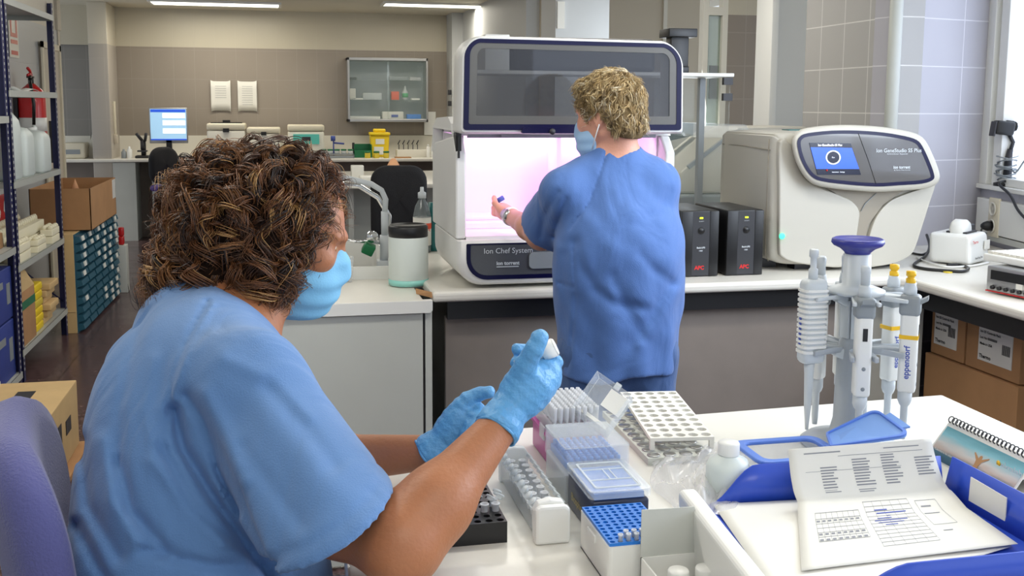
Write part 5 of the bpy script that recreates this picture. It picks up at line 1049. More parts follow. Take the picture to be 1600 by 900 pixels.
# clip container
t = thing('clip_container', 'clear food-style container with blue gasket rim and pale blue lid folded open', 'container', (.785, 1.472, TZ))
ou = rrect(-.075, -.055, .075, .055, .02, 5); n = len(ou)
m = MB(); secs = [[(a*s, b*s, z) for a, b in ou] for s, z in ((.85, 0), (.88, .003), (.96, .055), (.93, .055), (.85, .006))]
vs = [p for s in secs for p in s]; m.add(vs, [(i*n+k, i*n+(k+1) % n, (i+1)*n+(k+1) % n, (i+1)*n+k) for i in range(4) for k in range(n)]+[tuple(range(n))[::-1], tuple(4*n+k for k in range(n))], True); m.build('box', 'clear', t)
m = MB(); m.ring([(a, b, .053) for a, b in ou], [(a*.80, b*.76, .053) for a, b in ou], (0, 0, .007)); m.build('gasket_rim', 'rimblue', t, bevel=.0025)
hx = [Zp(1290, 681, TZ+.064), Zp(1297, 702, TZ+.064), Zp(1424, 684, TZ+.084), Zp(1368, 643, TZ+.092)]; hx = [Vector(p)-Vector((.785, 1.472, TZ)) for p in hx]
def lidp(u, v): return hx[0]*(1-u)*(1-v)+hx[1]*(1-u)*v+hx[2]*u*v+hx[3]*u*(1-v)
ru = rrect(0, 0, 1, 1, [.04, .16, .16, .04], 6)
m = MB(); m.prism([lidp(a, b) for a, b in ru], (0, 0, .003)); m.build('lid', 'lidblue', t, bevel=.001)
m = MB(); m.ring([lidp(a, b)+Vector((0, 0, .003)) for a, b in ru], [lidp(.5+(a-.5)*.93, .5+(b-.5)*.9)+Vector((0, 0, .003)) for a, b in ru], (0, 0, .003)); m.build('lid_rim', 'rimblue', t)
m = MB(); m.prism([lidp(.97, .25), lidp(1.13, .22), lidp(1.13, .72), lidp(.97, .7)], (0, 0, .003)); m.build('clip_tab', 'lidblue', t)
m = MB(); m.box((.055, -.055, .060), (.075, -.01, .066), .002); m.build('hinge', 'rimblue', t)
# tray
t = thing('document_tray', 'royal blue letter tray holding printed sheets in the right foreground', 'tray', (.8, 1.2, TZ)); ox, oy = .8, 1.2
def tl(x, y, z): return (x-ox, y-oy, z)
m = MB(); m.prism([tl(.615, 1.405, .0), tl(1.0, 1.375, .0), tl(1.0, 1.06, .0), tl(.60, 1.06, .0)], (0, 0, .003)); m.build('floor_panel', 'traycol', t)
def wallpath(path, hfun, name, out):
    m = MB(); n = len(path); V = []
    for i, (x, y) in enumerate(path):
        h = hfun(i/(n-1)); V += [tl(x, y, .001), tl(x+out[0]*h, y+out[1]*h, h)]
    fs = [(2*i, 2*i+2, 2*i+3, 2*i+1) for i in range(n-1)]; m.add(V, fs, True); return m.build(name, 'traycol', t, solid=.003)
sst = lambda u: max(0, min(1, u))**2*(3-2*max(0, min(1, u)))
N_ = 30
wallpath([(.617+(1.0-.617)*i/N_, 1.404-(.029)*i/N_) for i in range(N_+1)], lambda u: .004+.056*sst(u*4.5), 'back_wall', (0, .25))
wallpath([(1.0, 1.377-(1.377-1.06)*i/8) for i in range(9)], lambda u: .062, 'side_wall', (.22, 0))
wallpath([(1.0+.0-(1.0-.60)*i/N_, 1.062) for i in range(N_+1)], lambda u: .004+.058*sst((1-u)*3.2), 'front_wall', (0, -.2))
wallpath([(.617-.017*i/6, 1.404-(1.404-1.06)*i/6) for i in range(7)], lambda u: .006, 'side_lip', (-.2, 0))
m = MB(); a = [Xp(x, y, 1.003) for x, y in ((1518, 745), (1574, 778), (1571, 821), (1514, 788))]; m.prism([tl(p[0], p[1], p[2]-TZ) for p in a], (-.0015, 0, 0)); m.build('label_holder', 'paper', t)
m = MB()
for k in range(7): x = .63+k*.016; m.box(tl(x, 1.392-.001*k, .0035), tl(x+.008, 1.396-.001*k, .0042))
m.build('slots', 'navy', t)
# paper sheets
def printlines(fn, name, parent, rows, mat_='ink'):
    """thin printed strips laid on a curved sheet: rows of (u0,u1,v0,v1)"""
    m = MB()
    for u0, u1, v0, v1 in rows:
        k = max(2, int(abs(v1-v0)*60)); l = max(2, int(abs(u1-u0)*30))
        m.grid(lambda a, b: fn(u0+(u1-u0)*a, v0+(v1-v0)*b, .0006), l, k, False)
    return m.build(name, mat_, parent)
t = thing('printed_sheet', 'printed sheet lying flat in the blue tray, reaching over its left edge', 'sheet', (.78, 1.2, TZ))
SB = [np.array(v) for v in ((.625, 1.40), (.985, 1.372), (.965, 1.175), (.575, 1.06))]
def sheetB(u, v, w=0):
    p = SB[0]*(1-u)*(1-v)+SB[1]*u*(1-v)+SB[2]*u*v+SB[3]*(1-u)*v; return (p[0]-.78, p[1]-1.2, .0075+w+.004*math.sin(3*u)*math.sin(PI*v))
m = MB(); m.grid(sheetB, 20, 20); m.build('paper', 'paper', t, solid=.0004)
rows = []
for k in range(7): rows.append((.30, .52, .40+k*.035, .403+k*.035))
for k in range(9): rows.append((.30+k*.0275, .3015+k*.0275, .40, .61))
for k in range(10): rows.append((.56, .80, .34+k*.035, .343+k*.035))
for k in range(6): rows.append((.56+k*.048, .5615+k*.048, .34, .655))
for r0 in (.425, .50, .59):
    for k in range(9): rows.append((.305+k*.0275, .322+k*.0275, r0, r0+.018))
rows += [(.84, .93, .35, .354), (.84, .842, .35, .55), (.84, .93, .55, .554), (.93, .932, .35, .55)]
printlines(sheetB, 'printed_table', t, rows)
printlines(sheetB, 'handwriting', t, [(.6+rr.random()*.15, .62+rr.random()*.16, .40+k*.017, .408+k*.017) for k in range(9)], 'inkblue')
t = thing('printed_sheet', 'printed sheet bent upright against the back wall of the blue tray', 'sheet', (.87, 1.38, TZ))
TL_, TR_ = Yp(1232, 702, 1.384), Yp(1455, 685, 1.374)
def sheetA(u, v, w=0):
    # v=0 top edge, v=.6 fold, v=1 front edge
    top = TL_*(1-u)+TR_*u; fold = np.array([.737, 1.350, TZ+.013])*(1-u)+np.array([.988, 1.345, TZ+.013])*u; fr = np.array([.640, 1.155, TZ+.0125])*(1-u)+np.array([.970, 1.170, TZ+.0125])*u
    if v < .45: s = v/.45; p = top*(1-s)+fold*s; p[1] += .006*math.sin(PI*s); p[1] += -.018*s*s*0; n = np.array([0, -1, .15])
    else: s = (v-.45)/.55; p = fold*(1-s)+fr*s; n = np.array([0, 0, 1.])
    z = max(p[2], TZ+.0115); 
    if .35 < v < .6: z += .010*(1-abs(v-.47)/.13)
    q = np.array([p[0], p[1], z])+n*w; return (q[0]-.87, q[1]-1.38, q[2]-TZ)
m = MB(); m.grid(sheetA, 16, 30); m.build('paper', 'paper', t, solid=.0004)
rows = [(.10, .35, .045, .055), (.65, .9, .045, .053), (.33, .92, .085, .089), (.10, .75, .20, .203)]
for x, a, b in ((.20, .17, .40), (.42, .12, .42), (.62, .10, .36), (.85, .14, .30)):
    for k in range(int((b-a)/.022)): rows.append((x, x+.08+.05*rr.random(), a+k*.022, a+.010+k*.022))
for k in range(7): rows.append((.10, .36, .55+k*.04, .553+k*.04))
for k in range(9): rows.append((.10+k*.0325, .1015+k*.0325, .55, .79))
for k in range(12): rows.append((.40, .68, .50+k*.035, .503+k*.035))
for k in range(6): rows.append((.40+k*.056, .4015+k*.056, .50, .885))
for r0 in (.60, .72, .77):
    for k in range(8): rows.append((.105+k*.0325, .124+k*.0325, r0, r0+.016))
rows += [(.72, .85, .52, .523), (.72, .722, .52, .74), (.72, .85, .74, .743), (.85, .852, .52, .74), (.74, .80, .56, .57), (.73, .82, .62, .628), (.74, .79, .80, .808)]
printlines(sheetA, 'printed_lines', t, rows)
printlines(sheetA, 'handwriting', t, [(.42+rr.random()*.12, .52+rr.random()*.12, .56+k*.022, .568+k*.022) for k in range(7)], 'inkblue')
# desk calendar
t = thing('desk_calendar', 'spiral-bound tent desk calendar with a seaside picture at the right edge', 'calendar', (1.10, 1.40, TZ))
CA = [np.array(v) for v in ((1.088, 1.56, TZ+.001), (1.088, 1.22, TZ+.001), (1.13, 1.22, 0), (1.13, 1.56, 0))]
zt = Xp(1485, 652, 1.13); y0_ = zt[1]; zt = zt[2]
CA[0][1] = y0_+.004; CA[3][1] = y0_; CA[1][1] = y0_-.21; CA[2][1] = y0_-.21; CA[2][2] = CA[3][2] = zt-.006
def cal(u, v, w=0): p = CA[0]*(1-u)*(1-v)+CA[1]*u*(1-v)+CA[2]*u*v+CA[3]*(1-u)*v; return (p[0]-1.10-w*.93, p[1]-1.40, p[2]-TZ+w*.35)
m = MB(); m.grid(cal, 2, 2, False); m.build('front_leaf', 'paper', t, solid=.001)
m = MB(); m.prism([(CA[3][0]-1.10, CA[3][1]-1.4, CA[3][2]-TZ), (CA[2][0]-1.10, CA[2][1]-1.4, CA[2][2]-TZ), (.075, CA[1][1]-1.4, .001), (.075, CA[0][1]-1.4, .001)], (.001, 0, 0)); m.build('back_leaf', 'paper', t)
pic = bpy.data.materials.new('calendar_picture'); pic.use_nodes = True; nt = pic.node_tree
tc = nt.nodes.new('ShaderNodeTexCoord'); sp = nt.nodes.new('ShaderNodeSeparateXYZ'); nt.links.new(tc.outputs['Generated'], sp.inputs[0]); ra = nt.nodes.new('ShaderNodeValToRGB'); el = ra.color_ramp.elements
el[0].position = 0; el[0].color = S(36, 70, 92); el[1].position = 1; el[1].color = S(92, 150, 162)
for p_, c_ in ((.22, (60, 100, 116)), (.34, (190, 170, 158)), (.5, (200, 196, 190)), (.75, (130, 186, 196))): e = el.new(p_); e.color = S(*c_)
nz = nt.nodes.new('ShaderNodeTexNoise'); nz.inputs['Scale'].default_value = 4; ad = nt.nodes.new('ShaderNodeMath'); ad.operation = 'MULTIPLY_ADD'; ad.inputs[1].default_value = .25; nt.links.new(nz.outputs['Fac'], ad.inputs[0]); nt.links.new(sp.outputs[2], ad.inputs[2])
sb = nt.nodes.new('ShaderNodeMath'); sb.operation = 'SUBTRACT'; sb.inputs[1].default_value = .12; nt.links.new(ad.outputs[0], sb.inputs[0]); nt.links.new(sb.outputs[0], ra.inputs[0]); nt.links.new(ra.outputs[0], nt.nodes['Principled BSDF'].inputs['Base Color'])
m = MB(); m.grid(lambda a, b: cal(.02+.96*a, .03+.83*b, .0012), 2, 2, False); pc = m.build('picture', pic, t)
def flat(pts, name, c, par): m = MB(); m.add([cal(u, v, .0018) for u, v in pts], [tuple(range(len(pts)))]); return m.build(name, c, par)
flat([(.50, .10), (.53, .10), (.535, .25), (.56, .10), (.585, .12), (.565, .32), (.575, .44), (.63, .58), (.622, .60), (.56, .50), (.557, .56), (.54, .59), (.525, .56), (.525, .50), (.46, .60), (.452, .58), (.51, .44), (.52, .32)], 'jumping_figure', 'card', pc)
m = MB(); Xc = Matrix(((0, .35*0, -1, 0), (-1, 0, 0, 0), (0, 1, 0, 0), (0, 0, 0, 1))); p = cal(.76, .60, .003); m.text('akralab', .017, T(*p) @ Xc @ Matrix.Rotation(0, 4, 'X'), 'LEFT', .0002); m.build('picture_lettering', 'pgrey', pc)
p = cal(.73, .60, .003); m = MB(); m.X = T(*p) @ Xc; m.lathe([(.005, 0), (0, .0004)], 12); m.build('logo_dot', 'ochre', pc)
p = cal(.06, .25, .003); m = MB(); m.text('Calendario de sobremesa', .006, T(*p) @ Xc, 'LEFT'); m.build('caption', 'white', pc)
for k in range(22):
    u = .02+.96*k/21; p = np.array(cal(u, .985, 0)); m = MB(); m.tube([(p[0]+.0055*math.cos(a), p[1], p[2]+.004+.0055*math.sin(a)) for a in [2*PI*i/12 for i in range(12)]], .0011, 5, True); m.build('spiral_loop', 'dark', t)
# ================================================================== PIPETTE CAROUSEL
t = thing('pipette_carousel', 'grey pipette carousel stand with a dark blue knob on the foreground table', 'stand', (.985, 1.63, TZ), .0)
m = MB(); m.lathe([(0, 0), (.082, 0), (.085, .006), (.075, .014), (.035, .024), (.029, .05), (.027, .16), (.024, .19), (.019, .20), (.019, .275), (.021, .277), (.021, .279)], 36); m.build('column', 'pcol', t)
m = MB(); m.lathe([(.046, .276), (.050, .279), (.050, .283), (.034, .289), (.024, .292), (.0235, .345), (.0215, .347), (0, .347)], 32); m.build('hub', 'pgrey', t)
m = MB(); m.lathe([(.021, .343), (.022, .349), (.030, .356), (.041, .361), (.045, .366), (.044, .372), (.040, .374), (.036, .371), (0, .370)], 40); m.build('knob', 'discblue', t)
ANG = [(182, 'rib'), (252, 'front'), (322, 'yel'), (12, 'yel2'), (75, 'rear'), (125, 'rear2')]
for a_, kind in ANG:
    a = math.radians(a_); R_ = rotm(0, 0, a)
    for zz, w0 in ((.268, .012), (.172, .014)):
        for s in (-1, 1):
            m = MB(); m.X = R_; m.prism([(.020, s*.006, zz), (.050, s*.018, zz+.004), (.088, s*.024, zz), (.090, s*.017, zz), (.055, s*.011, zz), (.020, s*.001, zz)], (0, 0, .007 if zz > .2 else .010)); m.build('holder_arm', 'pgrey' if zz > .2 else 'pcol', t, bevel=.002)
        m = MB(); m.X = R_; m.prism([(.018, -.010, zz-.016), (.040, -.011, zz-.004), (.040, -.011, zz+.004), (.018, -.010, zz+.008)], (0, .02, 0)); m.build('holder_bracket', 'pgrey', t, bevel=.002)
for k in range(6):
    a = 2*PI*k/6+.2; m = MB(); m.X = rotm(0, 0, a); m.box((.0185, -.010, .198), (.0225, .010, .265)); m.build('column_fin', 'pgrey', t)
def pipette(kind, label, ang, rad=.080):
    a = math.radians(ang); t = thing('pipette', label, 'pipette', (.985+rad*math.cos(a), 1.63+rad*math.sin(a), TZ+.06), a, 'pipettes on the carousel')
    if kind == 'rib':
        m = MB(); m.box((-.024, -.016, .095), (.020, .016, .245), .010); m.build('handle', 'pgrey', t)
        m = MB()
        for k in range(13):
            z = .115+k*.009; m.ring([(x*1.03, y*1.08, z) for x, y in rrect(-.025, -.017, .021, .017, .010, 3)], [(x*.9, y*.9, z) for x, y in rrect(-.025, -.017, .021, .017, .010, 3)], (0, 0, .0045))
        m.build('grip_ribs', 'white', t)
        m = MB(); m.lathe([(.008, .24), (.008, .262), (.0055, .264), (.0055, .282), (.008, .284), (.008, .295), (.006, .297), (0, .297)], 18); m.build('plunger', 'pgrey', t)
        m = MB(); m.lathe([(.010, .10), (.008, .075), (.0065, .02), (.004, -.01), (.0028, -.025), (0, -.026)], 16); m.build('shaft', 'pgrey', t)
        m = MB(); m.box((.0205, -.003, .13), (.0215, .003, .18)); m.build('blue_mark', 'inkblue', t)
        return t
    yel = kind.startswith('yel')
    m = MB(); m.box((-.013, -.0135, .050), (.017, .0135, .20), .006); m.build('handle', 'white', t)
    m = MB(); m.box((-.016, -.0165, .185), (.019, .0165, .222), .007); m.prism([(.015, -.012, .205), (.030, -.010, .214), (.030, .010, .214), (.015, .012, .205)], (0, 0, .007)); m.build('head', 'pmid', t)
    m = MB(); m.lathe([(.011, .22), (.011, .232), (.0095, .238), (.0095, .242)], 18); m.build('collar', 'pgrey', t)
    m = MB(); m.lathe([(.0078, .238), (.0078, .262), (.0085, .263), (.0085, .272), (.007, .275), (0, .275)] if not yel else [(.0082, .238), (.0082, .249), (.006, .250), (.006, .253), (.0082, .254), (.0082, .262), (0, .263)], 20); m.build('button', 'ochre' if yel else 'pgrey', t)
    m = MB(); m.lathe([(.0120, .052), (.0120, .035), (.0095, .028), (.0065, .024), (.006, -.02), (.0045, -.035), (0, -.036)], 18); m.build('shaft', 'pgrey', t)
    m = MB(); m.box((.0168, -.004, .148), (.0178, .004, .170)); m.build('display', 'black', t)
    m = MB(); 
    for z in (.10, .065): m.X = T(.0172, 0, z) @ rotm(0, PI/2, 0); m.lathe([(.0035, 0), (.0028, .0006), (0, .0006)], 14)
    m.build('volume_marks', 'pmid', t)
    if yel:
        m = MB(); m.box((-.0135, -.0142, .145), (.0175, .0142, .152)); m.build('yellow_band', 'ochre', t)
        m = MB(); ry = Matrix(((0, -1, 0, 0), (0, 0, 0, 0), (1, 0, 0, 0), (0, 0, 0, 1))) ; m.text('eppendorf', .014, T(.001, -.0139, .075) @ Matrix(((0, 1, 0, 0), (0, 0, -1, 0), (-1, 0, 0, 0), (0, 0, 0, 1))) @ rotm(0, 0, PI), 'LEFT', .0003); m.build('lettering', 'inkblue', t)
    return t
pipette('rib', 'thick white ribbed pipette hanging on the left side of the carousel', 182, .085)
pipette('front', 'slim white pipette with a small black display facing the camera on the carousel', 252, .066)
pipette('yel', 'white pipette with yellow button, nearer of the two at the right of the carousel', 322, .090)
pipette('yel2', 'white pipette with yellow button, farther of the two at the right of the carousel', 12, .088)
pipette('rear', 'plain white pipette hanging behind the carousel column to the right', 75, .066)
pipette('rear2', 'plain white pipette hanging behind the carousel column to the left', 125, .066)
# ================================================================== PEOPLE
RT = np.array([math.cos(AZ), -math.sin(AZ), 0]); FW = np.array([math.sin(AZ), math.cos(AZ), 0]); UPV = np.array([0, 0, 1.])
def frame(fwd_h, pitch):
    """rows: person's right, forward (pitched down), up"""
    f = fwd_h*math.cos(pitch)-UPV*math.sin(pitch); u = fwd_h*math.sin(pitch)+UPV*math.cos(pitch); r = np.cross(f, u); return np.array([r, f, u])
def localsdf(s, c, R):
    X, Y, Z = s.P; x, y, z = X-c[0], Y-c[1], Z-c[2]
    return SDF(*[R[i][0]*x+R[i][1]*y+R[i][2]*z for i in range(3)])
def toworld(c, R, p): return np.array(c)+R.T @ np.array(p, float)
def head_sdf(h, ear=True):
    h.ell((0, -.012, .030), (.074, .094, .086), k=0)
    h.ell((0, .030, -.025), (.060, .060, .080), k=.03)
    for s in (-1, 1):
        h.cap((s*.054, .0, -.05), (s*.020, .062, -.092), .017, .016, .025)
        h.ell((s*.040, .058, -.020), (.020, .022, .020), k=.02)
        h.cap((s*.012, .088, .024), (s*.042, .074, .024), .008, .007, .012)
    h.ell((0, .062, -.094), (.024, .022, .020), k=.02)
    h.cap((0, .084, .012), (0, .102, -.022), .007, .010, .012); h.ell((-.010, .092, -.026), (.008, .009, .007), k=.006); h.ell((.010, .092, -.026), (.008, .009, .007), k=.006)
    h.ell((0, .080, -.052), (.024, .013, .010), k=.008)
    for s in (-1, 1):
        h.sub(h.elld((s*.031, .096, .004), (.017, .014, .010)), .012)
        h.ell((s*.0745, -.008, -.004), (.008, .018, .030), k=.006); h.ell((s*.073, -.004, -.030), (.007, .009, .011), k=.004)
        h.sub(h.elld((s*.083, -.004, .002), (.006, .010, .019)), .006)
def eyes(c, R, parent, iris='card'):
    for s in (-1, 1):
        p = toworld(c, R, (s*.031, .069, .004)); q_ = toworld(c, R, (s*.031, .0777, .003)); pl = Vector(parent.location)
        m = MB(); m.X = T(*(Vector(p)-pl)); m.lathe([(.0108*math.sin(a), -.0108*math.cos(a)) for a in [PI*i/10 for i in range(11)]], 16); e = m.build('eye', 'white', parent)
        m = MB(); m.X = T(*(Vector(q_)-pl)); m.lathe([(.0045*math.sin(a), -.0045*math.cos(a)) for a in [PI*i/6 for i in range(7)]], 12); m.build('iris', iris, e)
def hair_mesh(name, verts, norms, n, strands, L, amp, turns, rad, seed, mats, parent, down=.8, npt=26, lift=.006, wts=None, flow=None, grav=.0, spread=.004):
    rng = np.random.RandomState(seed); idx = rng.choice(len(verts), n, replace=False if n < len(verts) else True, p=wts)
    V = []; Fm = []; k = 0; allv = []; allm = []
    s = np.linspace(0, 1, npt)
    for ci in idx:
        p = verts[ci]; nn = norms[ci]; g = np.array([0, 0, -1.])*down if flow is None else flow(p)
        g = g+rng.normal(0, .45, 3); t = g-nn*(g@nn); t /= np.linalg.norm(t)+1e-6; b = np.cross(nn, t)
        l = L*rng.uniform(.6, 1.25); a0 = rng.uniform(0, 6.28); A = amp*rng.uniform(.5, 1.3); tr = turns*rng.uniform(.6, 1.3); hand_ = rng.choice([-1, 1])
        bend = rng.uniform(-.35, .35); mi = rng.choice(len(mats), p=MIX)
        for q in range(strands):
            dp = rng.normal(0, spread, 2); ph = a0+rng.normal(0, .25); aa = A*rng.uniform(.8, 1.2); ll = l*rng.uniform(.8, 1.1)
            ang = ph+hand_*tr*2*PI*s; env = np.minimum(1, s*4)
            P = p[None]+np.outer(ll*s, t)+np.outer(bend*ll*s*s, b)+nn[None]*(lift-.5*ll*ll*s*s/.13*.6+dp[0]*(1+s))[:, None]+b[None]*(dp[1]*(1+s))[:, None]
            P = P+np.outer(aa*np.cos(ang)*env, nn)+np.outer(aa*np.sin(ang)*env, b); P[:, 2] -= grav*s*s
            tg = np.gradient(P, axis=0); tg /= np.linalg.norm(tg, axis=1)[:, None]+1e-9
            u = np.cross(tg, np.array([.31, .52, .79])); u /= np.linalg.norm(u, axis=1)[:, None]+1e-9; w = np.cross(tg, u)
            r = rad*(1-.75*s**2)[:, None]
            ring = np.stack([P+u*r, P+(-.5*u+.866*w)*r, P+(-.5*u-.866*w)*r], 1).reshape(-1, 3); allv.append(ring)
            allm.append(mi if rng.rand() < .7 else rng.choice(len(mats), p=MIX))
    NS = len(allv); VV = np.concatenate(allv); base_ = np.arange(NS)[:, None, None, None]*npt*3; ii = np.arange(npt-1)[None, :, None, None]*3; kk = np.arange(3)[None, None, :, None]; k2 = (kk+1) % 3
    Fa = np.concatenate([base_+ii+kk, base_+ii+k2, base_+ii+3+k2, base_+ii+3+kk], -1).reshape(-1, 4)
    VV = VV-np.array(parent.location)
    me = bpy.data.meshes.new(name); me.vertices.add(len(VV)); me.vertices.foreach_set('co', VV.astype(np.float32).ravel()); me.loops.add(Fa.size); me.loops.foreach_set('vertex_index', Fa.ravel().astype(np.int32))
    me.polygons.add(len(Fa)); me.polygons.foreach_set('loop_start', np.arange(0, Fa.size, 4, dtype=np.int32))
    for mm in mats: me.materials.append(mm)
    me.polygons.foreach_set('material_index', np.repeat(np.array(allm, np.int32), (npt-1)*3)); me.polygons.foreach_set('use_smooth', np.ones(len(Fa), bool)); me.update(calc_edges=True)
    o = bpy.data.objects.new(name, me); COL.objects.link(o); o.parent = parent; return o
def vnorm(fn, v, e=.003):
    f = lambda d: fn(*(v+np.array(d)).T.reshape(3, -1, 1, 1)).ravel()
    g = np.stack([f((e, 0, 0))-f((-e, 0, 0)), f((0, e, 0))-f((0, -e, 0)), f((0, 0, e))-f((0, 0, -e))], 1); return g/(np.linalg.norm(g, axis=1)[:, None]+1e-9)
def hairmat(nm, c): return mat(nm, c, .42, spec=.6)
# ------------------------------------------------------------------ seated woman
pw = thing('person', 'seated person in light blue scrubs with curly brown hair, surgical mask and blue gloves', 'person', (-.22, 1.62, 0))
sf = RT*math.cos(.42)+FW*math.sin(.42); ss = -RT*math.sin(.42)+FW*math.cos(.42); SR = np.array([ss, sf, UPV])
HC = Dp(452, 366, 1.76); HR = frame(RT*math.cos(.20)+FW*math.sin(.20), .33)
rs = Dp(385, 615, 1.46); ls = Dp(245, 580, 1.83); c7 = Dp(305, 512, 1.69); relb = Dp(628, 852, 1.305); rwri = Dp(781, 664, 1.42); lelb = Dp(460, 722, 1.74); lwri = Dp(678, 706, 1.61)
def body1(X, Y, Z):
    s = SDF(X, Y, Z)
    h = localsdf(s, HC, HR); head_sdf(h); s.d = h.d
    s.cap(toworld(HC, HR, (0, -.035, -.045)), c7*.5+Dp(350, 530, 1.66)*.5, .056, .068, .03)
    s.cap(toworld(HC, HR, (0, .02, -.08)), Dp(365, 540, 1.64), .03, .05, .03)
    s.cap(c7, rs, .05, .05, .04); s.cap(c7, ls, .05, .05, .04)
    s.cap(Dp(340, 560, 1.64), Dp(300, 700, 1.58), .09, .11, .05)
    mid = Dp(528, 800, 1.365)
    s.cap(rs, mid, .050, .052, .03); s.cap(mid, relb, .052, .046, .03); fm = relb*.68+rwri*.32
    s.cap(relb, fm, .045, .044, .03); s.cap(fm, rwri, .044, .026, .03)
    s.cap(rwri, Dp(800, 640, 1.44), .024, .022, .01)
    m2 = lelb*.68+lwri*.32; s.cap(ls, lelb, .05, .044, .03); s.cap(lelb, m2, .042, .040, .03); s.cap(m2, lwri, .040, .026, .02); s.cap(lwri, Dp(700, 688, 1.61), .023, .022, .01)
    return s.d
skin1 = sdfobj('body', body1, (-.36, 1.14, .84), (.42, 1.98, 1.44), .0048, 'skin', pw, 2)
eyes(HC, HR, pw)
def top1(X, Y, Z):
    s = SDF(X, Y, Z)
    s.ell(Dp(318, 625, 1.62), (.175, .125, .16), SR, 0)
    s.ell(Dp(292, 715, 1.58), (.195, .150, .21), SR, .06)
    s.ell(Dp(300, 870, 1.52), (.190, .165, .23), SR, .06)
    s.cap(Dp(300, 900, 1.52), Dp(310, 1010, 1.5), .155, .16, .06)
    s.ell(Dp(400, 920, 1.52), (.13, .105, .12), SR, .06)
    s.cap(c7+UPV*.0, Dp(330, 560, 1.67), .066, .08, .04)
    s.cap(c7, rs, .063, .078, .05); s.cap(c7, ls, .063, .078, .05); s.cap(Dp(400, 560, 1.62), rs, .03, .07, .05)
    lcuf = ls*.35+lelb*.65; s.cap(ls, lcuf, .078, .074, .04)
    # near sleeve, its own flare
    cf = Dp(505, 815, 1.335); dv = cf-rs; dv /= np.linalg.norm(dv); sv = SDF(X, Y, Z)
    sv.cap(rs, cf+dv*.06, .080, .103, 0)
    sv.fold([rs+dv*.05+np.array([.02, -.05, .04]), rs+dv*.16+np.array([.03, -.08, -.02])], .018, .004)
    # soft folds running down the sleeve
    sv.fold([Dp(292, 625, 1.42), Dp(325, 700, 1.36), Dp(360, 780, 1.31), Dp(400, 860, 1.27)], .016, .018)
    sv.fold([Dp(440, 640, 1.38), Dp(480, 710, 1.30), Dp(530, 780, 1.26)], .02, -.006); sv.fold([Dp(360, 620, 1.38), Dp(420, 730, 1.28), Dp(470, 800, 1.24)], .022, .007)
    vw = cf-O3; vw = vw/np.linalg.norm(vw); nc = dv-vw*(dv@vw); nc = nc/np.linalg.norm(nc)+vw*.30; sv.cut(cf, nc); px_ = (X-cf[0])*nc[0]+(Y-cf[1])*nc[1]+(Z-cf[2])*nc[2]; sv.d = sv.d+.003*np.exp(-((px_+.022)/.0045)**2)-.0015*np.exp(-((px_+.008)/.007)**2); sv.sub(sv.capd(rs+dv*.12, cf+dv*.08, .060, .089), .003)
    k = .035; hh = np.maximum(k-np.abs(s.d-sv.d), 0)/k; s.d = np.minimum(s.d, sv.d)-hh*hh*k*.25
    # folds on the back and under the arm
    for px, w, am in (([(272, 640), (285, 700), (330, 775), (385, 850), (420, 900)], 9, .020), ([(240, 720), (290, 780), (350, 850)], 12, -.007), ([(128, 690), (138, 790), (185, 870)], 11, .009), ([(160, 690), (172, 780), (215, 850)], 12, -.007), ([(185, 720), (205, 800), (260, 860)], 10, .010),
        ([(228, 480), (205, 560), (188, 640), (186, 700)], 11, .006), ([(255, 700), (300, 790), (380, 860)], 9, .009), ([(225, 860), (330, 885), (430, 880)], 9, .009), ([(240, 560), (228, 640), (240, 700)], 10, -.005), ([(120, 820), (150, 880), (180, 930)], 9, .009), ([(330, 520), (290, 560), (250, 640)], 10, -.004)):
        s.crease(px, w, am, 1.62)
    s.crease([(325, 470), (292, 530), (267, 600), (259, 680)], 3.2, .0045, 1.66); s.crease([(333, 475), (300, 533), (275, 603), (266, 670)], 3.0, -.003, 1.66)
    s.crease([(292, 618), (318, 655), (342, 735), (372, 800)], 9, .010, 1.5); s.crease([(318, 612), (350, 670), (380, 750)], 11, -.005, 1.5); s.crease([(420, 600), (470, 660), (520, 730)], 14, .005, 1.5); s.crease([(380, 700), (430, 770), (470, 820)], 12, .004, 1.5); s.crease([(350, 560), (420, 590), (480, 650)], 12, -.004, 1.6)
    s.wob(.0022, 31, 22, 17, .5); s.wob(.0012, 60, -43, 38, 1.2)
    # raglan seam
    s.fold([Dp(318, 495, 1.58), Dp(290, 540, 1.52), Dp(268, 600, 1.46), Dp(262, 660, 1.42), Dp(268, 700, 1.40)], .006, .008)
    # neckline
    n0 = toworld(HC, HR, (0, -.03, -.06)); nb = Dp(345, 540, 1.655)
    s.sub(s.capd(n0, nb, .066, .064), .006)
    s.cut((0, 0, .60), (0, 0, -1))
    return s.d
st1 = sdfobj('scrub_top', top1, (-.52, 1.02, .60), (.26, 2.06, 1.30), .005, 'scrub', pw, 2)
